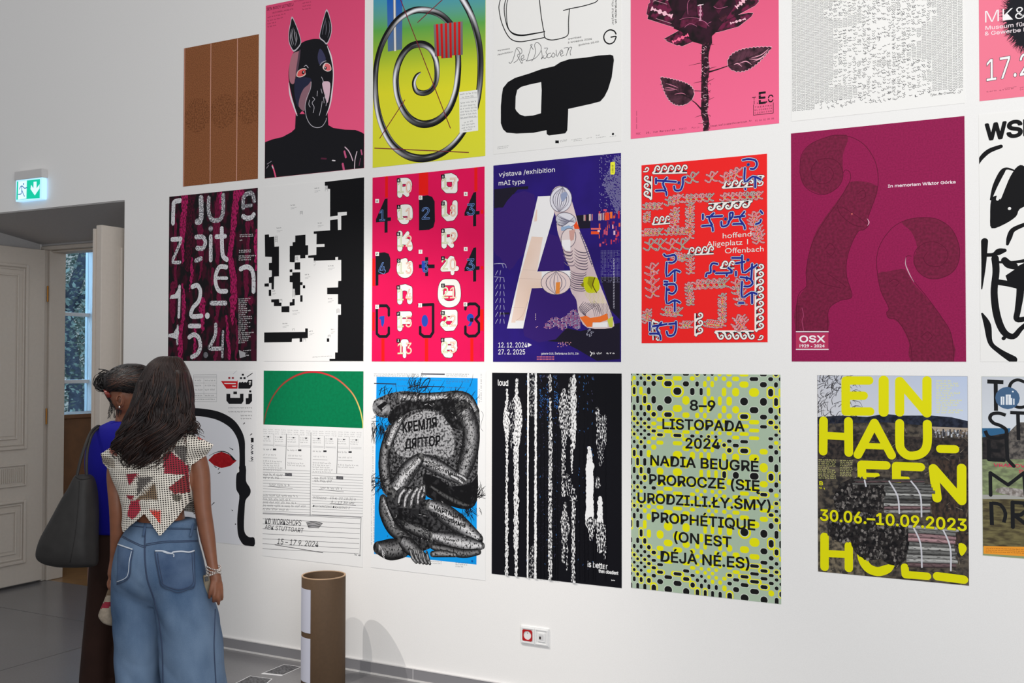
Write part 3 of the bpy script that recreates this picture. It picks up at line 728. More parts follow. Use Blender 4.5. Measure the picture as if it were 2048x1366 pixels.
    def leaf(base, tip, wd, seed, dark, side):
        dx, dy = tip[0] - base[0], tip[1] - base[1]; L = math.hypot(dx, dy); nx, ny = -dy / L, dx / L; n = 26; up_, dn = [], []
        def wv(f): return wd * (math.sin(math.pi * min(1, f ** .62)) ** .85) * (1 + .0 * f)
        for i in range(n + 1):
            f = i / n; w = wv(f) + (5 if i % 2 else -5); bend = math.sin(math.pi * f) * side
            up_.append((base[0] + dx * f + nx * (w + bend), base[1] + dy * f + ny * (w + bend))); dn.append((base[0] + dx * f - nx * (w - bend), base[1] + dy * f - ny * (w - bend)))
        out = up_ + dn[::-1]; k.stroke(out, 8, lt, smooth=0, closed=True); k.up().poly(out, dark, c2=b, g=(20, 20, .5, .2)); k.up()
        k.stroke([base, ((base[0] + tip[0]) / 2 + nx * side, (base[1] + tip[1]) / 2 + ny * side), tip], [6, 5, 2], (30, 18, 24))
        for i in range(3, n - 3, 3):
            f = i / n; c = (base[0] + dx * f + nx * side, base[1] + dy * f + ny * side)
            for s_ in (1, -1):
                w = wv(f) * .8; k.stroke([c, (c[0] + dx / L * w * .5 + nx * s_ * w * .55, c[1] + dy / L * w * .5 + ny * s_ * w * .55), (c[0] + dx / L * w * .9 + nx * s_ * w * .85, c[1] + dy / L * w * .9 + ny * s_ * w * .85)], [4, 3, 2], (34, 20, 28) if s_ > 0 else (66, 34, 48), smooth=2)
        k.lay -= 2
    k.stroke([(815, 655), (900, 630), (985, 600)], [16, 10, 8], b); leaf((985, 600), (1380, 432), 96, 1, (92, 52, 68), 8)
    k.stroke([(745, 1000), (690, 940), (655, 915)], [14, 9, 6], b); k.stroke([(740, 830), (680, 828)], 6, b, smooth=0); leaf((660, 905), (374, 706), 110, 2, (84, 48, 62), -24)
    k.up(3)
    for pts in ([(1040, 590), (1075, 580), (1112, 608)], [(1090, 580), (1150, 560), (1200, 590)], [(1180, 540), (1260, 540), (1320, 500)], [(1220, 560), (1290, 530), (1350, 460)], [(1200, 530), (1290, 500), (1360, 440)]): k.stroke(pts, [3, 9, 2], (238, 168, 188), smooth=4)
    for pts in ([(400, 818), (460, 822), (520, 816)], [(410, 805), (450, 800), (520, 820)], [(500, 860), (560, 850), (600, 862)], [(420, 760), (480, 780), (530, 800)]): k.stroke(pts, [2, 8, 2], (200, 120, 146), smooth=4)
    t.lay = 9; ink = (30, 22, 28)
    t.text('T.', (1205, 952), (1255, 945), 66, ink, bold=-.005); t.text('E', (1268, 946), (1325, 940), 104, ink, bold=.03); t.text('.C', (1330, 935), (1396, 928), 66, ink, bold=.02)
    t.stroke([(1216, 955), (1216, 1050), (1396, 1030), (1396, 935)], 5, ink, smooth=0)
    t.up().line((1200, 915), (1400, 894), 8, (244, 108, 148)); t.line((1262, 868), (1330, 860), 6, (244, 108, 148))
    for i, s_ in enumerate(('THÉÂTRE', 'ELISABETH', 'CZERCZUK')): t.text(s_, (1228, 985 + i * 26), (1384, 968 + i * 25), 13, ink, bold=.01, font='mono', space=1.3)
    t.text('TEC   20, rue Marsoulan', (146, 1228), (500, 1190), 16, ink, bold=.01, font='mono', space=1.2)
    t.text('75012   Paris', (538, 1184), (722, 1166), 15, (110, 40, 66), font='mono', space=1.2)
    t.text('theatreelisabethczerczuk.fr', (822, 1158), (1200, 1108), 15, ink, bold=.01, font='mono', space=1.05); t.text('01 84 83 08 80', (1232, 1108), (1402, 1086), 15, (110, 40, 66), font='mono')
    for v0, v1 in ((1010, 1055), (1065, 1120), (1130, 1175)): t.line((152, v0), (152, v1), 4, (150, 60, 90))
    return [('rose_print', k), ('lettering', t)]
poster('pink poster with a dark red rose built of razor blades', R_(-1.82, 1.059, -1.12, 2.059), (240, 104, 144), parts=p_rose())

# ---- F word field
def p_words():
    k = Ink((1560, 0, 4.197)); rnd = random.Random(12); c = (70, 70, 74)
    x0, x1, z1 = -1.062, -.369, EYE + 2.05
    def word(x, z, w, h, rot=0):
        n = max(3, int(w / h * 1.6)); cr, sr = math.cos(rot), math.sin(rot); pts = []
        for i in range(n): dx, dz = w * i / (n - 1), (h * (.0 if i % 2 else 1)) * rnd.uniform(.7, 1.1) - (h * .4 if rnd.random() < .15 else 0); pts.append((x + dx * cr - dz * sr, z + dx * sr + dz * cr))
        k.stroke(pts, h * .36, c, smooth=0, cap=False, world=True)
    def holes(u, v):                                                  # where the wall of words crumbles
        a = math.sin(u * 9 + v * 23) * .5 + math.sin(u * 23 - v * 17) * .3 + math.sin(v * 60 + u * 4) * .35
        side = 1 - min(1, abs(u - .52) / .42) ** 2.2
        return side * (.98 + .42 * a)
    z = z1; r = 0
    zb_ = EYE + 1.061 + .042
    while z > zb_:
        v = (z1 - z) / 1.0; x = x0
        gapline = rnd.random() < .05
        while x < x1 - .012:
            u = (x - x0) / (x1 - x0); q = holes(u, v); w = .017
            if v > .93: q += .55 + (.5 if u > .15 else 0)
            if gapline and .12 < u < .5: q += .8
            if q > 1.12:
                if rnd.random() < .42: word(x + rnd.uniform(0, .01), z + rnd.uniform(-.006, .006), w * rnd.uniform(.5, .9), .0056, rnd.uniform(-1.2, 1.2))
            elif q > .62:
                if rnd.random() < .74: word(x + rnd.uniform(-.003, .004), z + rnd.uniform(-.004, .004), w * rnd.uniform(.6, 1), .0052, rnd.uniform(-.7, .7) * (q - .4))
            else: word(x, z, w, .0046)
            x += w + .0028
        z -= .0068
    k.up(); k.text('Tyler, the Creator', (1262, 808), (1462, 782), 19, (52, 52, 56), font='deja', shear=.2, bold=.005)
    return k
poster('white poster covered in a dense crumbling field of tiny grey words', R_(-1.066, 1.061, -.365, 2.061), (240, 239, 236), parts=[('lettering', p_words())])

# ---- G
def p_museum():
    k = Ink((1560, 0, 4.197)); t = Ink((1560, 0, 4.197)); pk = (240, 124, 148)
    k.poly([(1600, -900), (2600, -1000), (2600, 700), (1600, 900)], pk)
    k.up(); rnd = random.Random(8)
    blob = [(2048, -60), (1960, -20), (1905, 80), (1900, 180), (1935, 270), (1985, 340), (2030, 385), (2150, 420), (2300, 300), (2340, 60), (2200, -140)]
    k.poly(blob, (26, 26, 34), smooth=5)
    for i in range(420):
        p = catmull(blob, 12, True)[rnd.randrange(132)]; cx, cy_ = 2120, 120; dx, dy = p[0] - cx, p[1] - cy_; L = math.hypot(dx, dy); a = math.atan2(dy, dx) + rnd.uniform(-.5, .5); l = rnd.uniform(25, 75)
        k.stroke([(p[0] - dx / L * 14, p[1] - dy / L * 14), (p[0] + math.cos(a) * l, p[1] + math.sin(a) * l)], [6, .6], (30, 28, 36), smooth=0, cap=False)
    t.lay = 3
    t.text('MK&G', (1722, 192), (2185, 140), 100, (242, 240, 240), bold=-.01)
    t.text('Museum für Kunst', (1725, 252), (2245, 198), 32, (244, 230, 234), bold=.012); t.text('& Gewerbe Hamburg', (1720, 300), (2300, 238), 32, (244, 230, 234), bold=.012)
    t.text('17.2.–', (1735, 682), (2260, 600), 182, (245, 244, 244), bold=.0, outline=(60, 50, 56), ow=.016)
    t.scribble((1735, 778), (1822, 765), 12, (90, 30, 50), 3); t.scribble((1842, 766), (1965, 748), 13, (90, 30, 50), 4); t.scribble((2014, 745), (2120, 728), 13, (90, 30, 50), 5); t.line((1885, 742), (1985, 728), 2, (120, 60, 80)); t.scribble((2014, 760), (2100, 745), 10, (90, 30, 50), 6)
    return [('fur_print', k), ('lettering', t)]
poster('pink poster with a black furry blob and large white numerals', R_(-.310, 1.062, .385, 2.062), (240, 124, 148), parts=p_museum())
# ================================================================== the posters, middle row
# ---- H neue zeiten
def p_neue():
    k = Ink((320, 360, 3.595)); t = Ink((320, 360, 3.595), 2); b = (24, 20, 24); mg = (178, 30, 96); lt = (222, 221, 224); dkk = (110, 110, 116)
    k.rect(30, 40, 740, 1320, b, c2=(66, 16, 36), g=(26, 12, .52, .12))
    k.up(); rnd = random.Random(5)
    def strip(pts, ws, c=mg, seed=0):
        r2 = random.Random(seed); q = []; w2 = []
        for (u, v), w in zip(catmull(pts, 7), [x[0] for x in catmull([(w,) for w in ws], 7)]): q.append((u + r2.uniform(-5, 5), v)); w2.append(max(3, w + r2.uniform(-9, 9)))
        k.stroke(q, w2, c, smooth=0, cap=False, c2=(86, 14, 44), g=(150, 60, .53, .1))
    dim = (112, 20, 58)
    strip([(180, 105), (175, 250), (165, 380), (165, 600)], [62, 60, 56, 10], seed=1)
    strip([(560, 80), (540, 200), (530, 350), (505, 540), (530, 700), (530, 860), (520, 1040)], [52, 58, 52, 40, 56, 62, 20], seed=2)
    strip([(112, 250), (110, 380), (112, 760)], [22, 30, 30], dim, 3); strip([(290, 330), (290, 440), (300, 600), (280, 720)], [46, 56, 30, 10], dim, 4)
    strip([(420, 100), (410, 330), (420, 600)], [24, 66, 30], dim, 5); strip([(435, 90), (440, 200)], [22, 26], mg, 6)
    strip([(232, 560), (230, 640), (228, 720), (212, 800)], [18, 28, 26, 8], mg, 7); strip([(165, 750), (175, 860), (172, 960), (150, 1100), (150, 1200), (152, 1300)], [8, 34, 30, 34, 44, 40], mg, 8)
    strip([(95, 740), (90, 880), (98, 1030)], [26, 60, 16], dim, 9); strip([(305, 870), (305, 960), (308, 1100)], [56, 50, 12], mg, 10)
    strip([(380, 640), (378, 720), (372, 810)], [24, 20, 8], dim, 11); strip([(425, 820), (425, 900), (405, 1020)], [36, 40, 26], dim, 12)
    strip([(480, 980), (488, 1100), (500, 1280)], [16, 26, 22], mg, 13); strip([(548, 1000), (560, 1150), (548, 1290)], [14, 22, 20], dim, 14)
    strip([(690, 360), (688, 480), (692, 640)], [26, 30, 18], mg, 15); strip([(632, 320), (636, 430), (620, 700), (625, 860)], [50, 20, 44, 30], dim, 16)
    strip([(660, 300), (665, 340)], [30, 10], dim, 17); strip([(255, 1060), (250, 1200), (252, 1280)], [26, 22, 16], mg, 18); strip([(420, 1080), (418, 1200), (395, 1290)], [40, 30, 30], dim, 19)
    strip([(590, 80), (592, 130), (600, 200)], [30, 22, 8], mg, 20); strip([(655, 860), (655, 900)], [50, 14], dim, 21)
    def L_(pts, w=36, th=.60, soft=.1, sm=5): t.stroke(pts, w, lt, smooth=sm, c2=dkk, g=(120, 120, th, soft))
    L_([(95, 310), (98, 200), (104, 160), (145, 148)]); L_([(268, 300), (290, 296), (298, 250), (296, 130)], 44, .5)
    L_([(352, 130), (352, 230), (375, 285), (430, 285), (455, 230), (456, 110)], 34, .47); L_([(600, 200), (602, 130), (630, 98), (665, 100), (680, 150)], 34, .44); L_([(604, 190), (660, 182)], 26, .42, sm=0); L_([(600, 262), (625, 275), (660, 268), (675, 250)], 36, .55)
    L_([(90, 428), (150, 424)], 34, sm=0); L_([(148, 450), (110, 540), (92, 590), (145, 592)], 26, .52, sm=2)
    L_([(262, 410), (310, 412), (328, 450), (310, 490), (270, 490)], 34, .52); L_([(262, 580), (296, 565)], 34, .5, sm=0)
    t.dot(366, 350, 21, dkk, c2=(170, 170, 175), g=(40, 40, .55, .1)); L_([(366, 408), (366, 575)], 34, .56, sm=0)
    L_([(446, 350), (448, 470), (455, 545), (482, 572)], 36); L_([(408, 408), (470, 404)], 34, sm=0)
    L_([(478, 626), (430, 626), (404, 680), (402, 740), (425, 795), (478, 800)], 34, .6); L_([(404, 705), (482, 706)], 24, sm=0)
    L_([(582, 640), (625, 624), (660, 645), (674, 700), (674, 800)], 36)
    L_([(136, 985), (140, 880), (142, 765)], 24, sm=0); t.poly([(140, 750), (152, 790), (148, 850), (72, 856), (80, 830), (110, 820), (128, 790)], lt, c2=dkk, g=(120, 120, .62, .1))
    L_([(235, 768), (270, 758), (292, 800), (280, 870), (238, 920), (228, 978), (300, 978)], 34, .62); t.dot(342, 976, 23, lt); L_([(372, 886), (472, 885)], 34, .54, sm=0)
    L_([(126, 1180), (128, 1110), (130, 1050)], 20, .5, sm=0); t.poly([(130, 1048), (140, 1100), (128, 1145), (62, 1128), (62, 1108), (100, 1100)], lt, c2=dkk, g=(120, 120, .6, .1))
    L_([(215, 1050), (285, 1050)], 34, sm=0); L_([(212, 1130), (245, 1112), (280, 1135), (292, 1200), (270, 1250), (232, 1272)], 34, .56); t.dot(330, 1258, 22, dkk, c2=(150, 150, 155), g=(40, 40, .55, .1))
    L_([(402, 1040), (400, 1110), (370, 1180), (360, 1210), (440, 1212)], 30, .52); L_([(455, 1090), (452, 1170), (450, 1270)], 22, .47)
    # bark strips run over the letters
    k.lay = 3
    strip([(175, 105), (176, 250), (168, 360)], [48, 44, 40], seed=31); strip([(545, 90), (535, 250), (525, 380)], [34, 36, 30], seed=32); strip([(512, 560), (528, 700), (530, 860)], [36, 46, 56], seed=33)
    strip([(222, 130), (214, 300), (210, 500), (200, 640)], [52, 64, 60, 40], (40, 16, 26), 34)
    t.lay = 4
    for q, (u0, u1, v) in enumerate([(575, 668, 400), (575, 672, 412), (575, 595, 440), (570, 655, 512), (570, 655, 525), (568, 692, 552), (568, 655, 566), (568, 655, 580)] + [(566, 566 + w, 860 + i * 14.4) for i, w in enumerate((88, 70, 60, 66, 54, 62, 92, 60, 50, 96, 98, 60, 84, 62, 84, 62, 48, 112, 78, 88, 72, 70, 50))] + [(600, 655, 1232), (600, 630, 1250), (600, 640, 1268)]):
        t.scribble((u0, v), (u1, v - 4), 10, (226, 224, 226), q, w=3.4)
    t.poly([(568, 1222), (612, 1240), (618, 1270), (575, 1280)], (170, 170, 172))
    return [('artwork', k), ('lettering', t)]
poster('black and magenta poster with white rounded letters neue zeiten and dates 12. - 15.4.', R_(-4.824, .006, -4.122, 1.006), (24, 20, 24), parts=p_neue())

# ---- I pixel shapes
def p_pixel():
    k = Ink((510, 340, 3.415)); t = Ink((510, 340, 3.415), 2); b = BLK; w = (238, 237, 235)
    k.poly([(478, 82), (748, 50), (748, 1320), (510, 1306), (510, 1290), (548, 1290), (548, 1246), (566, 1246), (568, 990), (588, 988), (588, 918), (568, 916), (568, 848), (494, 848), (494, 804), (568, 802), (570, 758), (590, 756), (590, 614), (402, 620), (402, 600), (364, 600), (364, 585), (420, 580), (422, 436), (402, 436), (402, 420), (514, 412), (514, 130), (498, 128), (498, 108), (478, 108)], b)
    k.poly([(68, 442), (96, 440), (98, 458), (132, 455), (134, 524), (165, 522), (165, 726), (132, 728), (130, 816), (114, 816), (114, 772), (96, 772), (96, 734), (116, 728), (116, 686), (96, 684), (96, 636), (116, 634), (116, 594), (70, 592)], b)
    for q in ([(66, 776), (96, 774), (96, 796), (66, 796)], [(95, 818), (112, 818), (112, 860), (95, 860)], [(112, 884), (165, 882), (166, 906), (182, 906), (182, 930), (130, 930), (130, 904), (112, 904)], [(182, 932), (236, 930), (236, 972), (182, 972)], [(238, 904), (256, 902), (256, 882), (272, 880), (272, 924), (238, 928)],
              [(64, 1110), (344, 1106), (344, 1082), (362, 1082), (362, 1148), (324, 1150), (324, 1174), (306, 1176), (306, 1150), (254, 1152), (252, 1176), (64, 1178)], [(492, 1150), (508, 1150), (508, 1174), (492, 1174)],
              [(276, 448), (346, 442), (346, 514), (364, 514), (364, 580), (345, 582), (345, 602), (310, 604), (310, 582), (274, 584), (272, 630), (256, 630), (238, 628), (238, 520), (258, 518), (258, 494), (276, 492)],
              [(272, 632), (310, 630), (310, 680), (272, 680)], [(238, 680), (256, 678), (256, 698), (238, 698)], [(256, 700), (310, 698), (310, 766), (326, 766), (326, 786), (310, 786), (310, 854), (276, 856), (274, 812), (258, 810), (258, 768), (238, 766), (238, 722), (256, 720)],
              [(328, 788), (344, 788), (344, 808), (328, 808)], [(310, 856), (326, 856), (326, 900), (310, 900)]): k.poly(q, b)
    k.up()
    for q in ([(505, 320), (566, 312), (566, 290), (628, 286), (628, 308), (590, 314), (590, 408), (568, 410), (566, 336), (505, 344)], [(420, 508), (476, 506), (476, 524), (420, 526)], [(550, 596), (568, 594), (568, 614), (550, 614)], [(345, 582), (364, 580), (364, 600), (345, 602)]): k.poly(q, w)
    for q, (u, v, l) in enumerate(((408, 130, 48), (245, 245, 50), (150, 402, 48), (430, 368, 50), (500, 660, 58), (342, 720, 46), (120, 832, 32), (500, 884, 48), (258, 966, 60), (190, 1054, 52), (370, 1106, 44), (520, 1094, 36), (402, 632, 20))):
        t.scribble((u, v), (u + l * .62, v - 2), 9, (50, 50, 54), q, w=2.4); t.line((u, v + 14), (u + l * .8, v + 9), 1.6, (150, 150, 152)); t.line((u, v + 22), (u + l * .5, v + 19), 1.6, (160, 160, 162))
    for u, v, hh in ((278, 592, 34), (138, 452, 44), (258, 812, 60), (482, 112, 34), (560, 950, 30), (310, 282, 24), (332, 1152, 20), (500, 1128, 16), (170, 884, 18), (256, 1086, 12)):
        for j in range(int(hh / 7)): t.line((u, v + j * 7), (u + 16, v + j * 7 - 1), 1.8, (90, 90, 94))
        t.line((u, v), (u, v + hh), 1.6, (90, 90, 94)); t.line((u + 16, v), (u + 16, v + hh), 1.6, (90, 90, 94))
    t.scribble((395, 1282), (530, 1274), 8, (60, 60, 64), 33)
    return [('shape_print', k), ('caption_lettering', t)]
_pp = poster('white poster with blocky black pixel-edged shapes', R_(-4.068, .006, -3.367, 1.006), (238, 237, 235), parts=p_pixel())
for _c in _pp.children:
    if _c.name.startswith('caption'): _c['kind'] = 'stuff'

# ---- J magenta letters grid
def p_raka():
    k = Ink((730, 320, 3.252)); t = Ink((730, 320, 3.252), 3); b = (22, 24, 32); w = (242, 241, 234); mg = (232, 18, 88); rd = (236, 26, 20); bl = (36, 74, 178)
    k.rect(20, 20, 800, 1330, mg, c2=(222, 16, 84), g=(4, 4, .5, .4)); k.up()
    for u0, u1, v0, v1 in ((132, 150, 100, 245), (352, 412, 80, 228), (712, 732, 45, 205), (108, 128, 1160, 1320), (390, 412, 1160, 1320), (686, 706, 1160, 1320), (50, 66, 640, 820), (754, 770, 325, 350), (754, 770, 690, 712), (750, 772, 970, 1110), (50, 64, 990, 1110)): k.rect(u0, v0, u1, v1, rd)
    k.up()
    def num4(u, v): k.poly([(u + 58, v), (u + 76, v - 4), (u + 76, v + 120), (u + 98, v + 119), (u + 98, v + 142), (u + 76, v + 144), (u + 76, v + 218), (u + 56, v + 220), (u + 56, v + 148), (u, v + 152), (u, v + 132)], b)
    num4(72, 254); num4(648, 212); num4(648, 572)
    k.poly([(352, 236), (410, 230), (438, 240), (454, 270), (456, 400), (446, 438), (418, 454), (352, 458)], b)
    k.poly([(70, 606), (128, 600), (155, 610), (166, 640), (166, 700), (154, 730), (128, 742), (88, 746), (88, 816), (70, 818)], b)
    k.stroke([(156, 1010), (156, 965), (142, 948), (98, 948), (78, 965), (78, 1130), (96, 1148), (140, 1148), (156, 1130), (156, 1092)], 19, b, smooth=0)
    k.stroke([(352, 944), (444, 940), (444, 1120), (426, 1148), (384, 1148), (360, 1130), (360, 1088)], 20, b, smooth=0)
    k.stroke([(654, 970), (656, 950), (680, 936), (720, 936), (742, 956), (742, 1010), (720, 1036), (742, 1062), (742, 1120), (720, 1144), (676, 1146), (654, 1128), (654, 1085)], 19, b, smooth=0)
    k.rect(392, 632, 412, 756, b); k.rect(352, 680, 454, 704, b)
    k.up(); k.poly([(370, 658), (392, 656), (392, 734), (378, 728), (370, 700)], bl); k.poly([(90, 1030), (102, 1016), (128, 1014), (126, 1060), (114, 1088), (106, 1070), (104, 1040)], bl)
    k.edot(390, 1046, 21, 39, bl); k.edot(686, 1026, 23, 26, bl); k.poly([(700, 1030), (710, 1034), (690, 1078), (668, 1082)], bl); k.rect(684, 1028, 706, 1052, b)
    for s_, u, v, hh, ww in (('1', 96, 396, 70, 34), ('2', 372, 386, 76, 48), ('3', 664, 360, 74, 50), ('4', 90, 742, 74, 44), ('3', 384, 730, 70, 26), ('3', 662, 718, 74, 50)):
        t.text(s_, (u, v), (u + ww, v - 2), hh, b, bold=-.015, outline=(110, 146, 210), ow=.022); t.lay -= 1
    t.lay = 3
    ol = (60, 20, 34)
    def G(fn): 
        for ww, c, ly in ((46, ol, 3), (40, w, 4)): t.lay = ly; fn(ww, c)
    def st(pts, **q): return lambda ww, c: t.stroke(pts, ww * q.get('f', 1), c, smooth=q.get('s', 5))
    def two(*f): return lambda ww, c: [g_(ww, c) for g_ in f]
    # left column: R a k o n f i
    cx = 260
    G(two(st([(228, 226), (228, 138)], s=0), st([(228, 138), (275, 138), (290, 162), (275, 188), (236, 196)]), st([(240, 196), (276, 224)], s=0, f=.8)))
    G(two(st([(226, 330), (240, 312), (285, 312), (294, 340), (294, 372)]), st([(292, 345), (240, 348), (230, 372), (245, 395), (270, 396)]), st([(228, 320), (228, 360)], s=0)))
    G(two(st([(228, 575), (228, 480)], s=0), st([(278, 478), (240, 530)], s=0, f=.7), st([(240, 530), (285, 536), (294, 572)], s=3)))
    G(st([(262, 658), (228, 676), (228, 728), (262, 748), (294, 728), (294, 676)], s=4)); t.poly([(228, 676), (262, 658), (294, 676), (294, 728), (262, 748), (228, 728)], w)
    G(two(st([(228, 920), (228, 835), (262, 828), (292, 840), (292, 918)], s=0)))
    G(two(st([(228, 1094), (228, 1005), (290, 1004)], s=0), st([(228, 1050), (290, 1050)], s=0, f=.8)))
    G(two(st([(258, 1215), (258, 1275)], s=0, f=.65), st([(250, 1186), (268, 1186)], s=0))); t.poly([(240, 1190), (278, 1190), (276, 1212), (242, 1212)], w)
    # middle-right column: a u R 4 o 3 e
    G(two(st([(585, 195), (585, 120), (560, 106), (525, 110), (515, 140), (515, 175), (535, 196), (585, 196)], s=0), st([(515, 132), (600, 130)], s=0, f=.6)))
    G(st([(517, 282), (517, 355), (540, 378), (570, 374), (586, 350), (586, 282)], s=0))
    G(two(st([(516, 556), (516, 466)], s=0), st([(516, 466), (570, 464), (586, 490), (572, 515), (530, 525)]), st([(540, 530), (566, 556)], s=0, f=.8)))
    G(two(st([(570, 735), (570, 640)], s=0, f=.7), st([(560, 640), (506, 710), (598, 706)], s=0, f=.8))); t.poly([(566, 640), (580, 690), (510, 712)], w)
    G(two(st([(548, 795), (590, 800), (605, 840), (604, 900), (580, 932), (530, 936), (496, 905), (494, 840), (510, 800)], s=4), lambda ww, c: None))
    t.lay = 3; t.stroke([(548, 795), (590, 800), (605, 840), (604, 900), (580, 932), (530, 936), (496, 905), (494, 840), (510, 800), (548, 795)], 46, ol); t.lay = 4; t.stroke([(548, 795), (590, 800), (605, 840), (604, 900), (580, 932), (530, 936), (496, 905), (494, 840), (510, 800), (548, 795)], 40, w); t.rect(520, 852, 580, 882, w)
    G(two(st([(510, 995), (585, 994), (585, 1065), (570, 1090), (530, 1092), (508, 1068)], s=0), st([(540, 1035), (585, 1035)], s=0, f=.6)))
    G(two(st([(582, 1230), (582, 1190), (560, 1176), (528, 1178), (514, 1200), (514, 1240), (530, 1264), (556, 1266)], s=0), st([(514, 1220), (590, 1220)], s=0, f=.7)))
    t.lay = 5
    oo = (232, 170, 140); o2 = (196, 205, 150)
    for s_, u, v in (('10', 214, 214), ('11', 214, 388), ('12', 214, 564), ('13', 214, 740), ('14', 214, 914), ('15', 214, 1088), ('13', 214, 1262)):
        for i, ch_ in enumerate(s_): t.text(ch_, (u + i * 52, v), (u + 38 + i * 52, v - 2), 72, w, bold=-.026, outline=oo if i else o2, ow=.016); t.lay = 5
    for s_, u, v in (('17', 502, 190), ('18', 502, 366), ('19', 502, 544), ('20', 500, 716), ('21', 502, 900), ('22', 500, 1082), ('23', 500, 1256)):
        for i, ch_ in enumerate(s_): t.text(ch_, (u + i * 52, v), (u + 40 + i * 52, v - 2), 72, w, bold=-.026, outline=oo if i else o2, ow=.016); t.lay = 5
    t.lay = 8
    for u, v, c1, c2, ch_ in ((208, 120, b, w, 'R'), (208, 292, b, w, 'A'), (206, 468, b, w, 'K'), (208, 642, b, w, 'O'), (206, 816, b, w, 'N'), (206, 988, b, w, 'F'), (206, 1162, b, w, 'I'), (496, 95, b, w, 'A'), (496, 270, b, w, 'U'), (496, 448, b, w, 'R'), (496, 626, b, w, 'A'), (496, 804, b, w, 'O'), (496, 982, b, w, 'S'), (494, 1158, b, w, 'E'),
                              (68, 254, w, b, 'A'), (350, 232, w, b, 'D'), (644, 208, w, b, 'A'), (68, 598, w, b, 'P'), (350, 584, w, b, 'T'), (644, 566, w, b, 'A'), (68, 942, w, b, 'C'), (348, 932, w, b, 'J'), (642, 926, w, b, 'B')):
        t.rect(u, v, u + 24, v + 26, c1); t.up(); t.text(ch_, (u + 7, v + 20), (u + 17, v + 20), 14, c2, bold=.02); t.lay -= 1
    for i in range(12): t.line((752, 1192 + i * 8), (758, 1194 + i * 8), 2, (120, 20, 60))
    return [('shape_print', k), ('lettering', t)]
poster('magenta poster with a grid of white, black and blue letters and numbers', R_(-3.312, .005, -2.616, .998), (232, 18, 88), parts=p_raka())

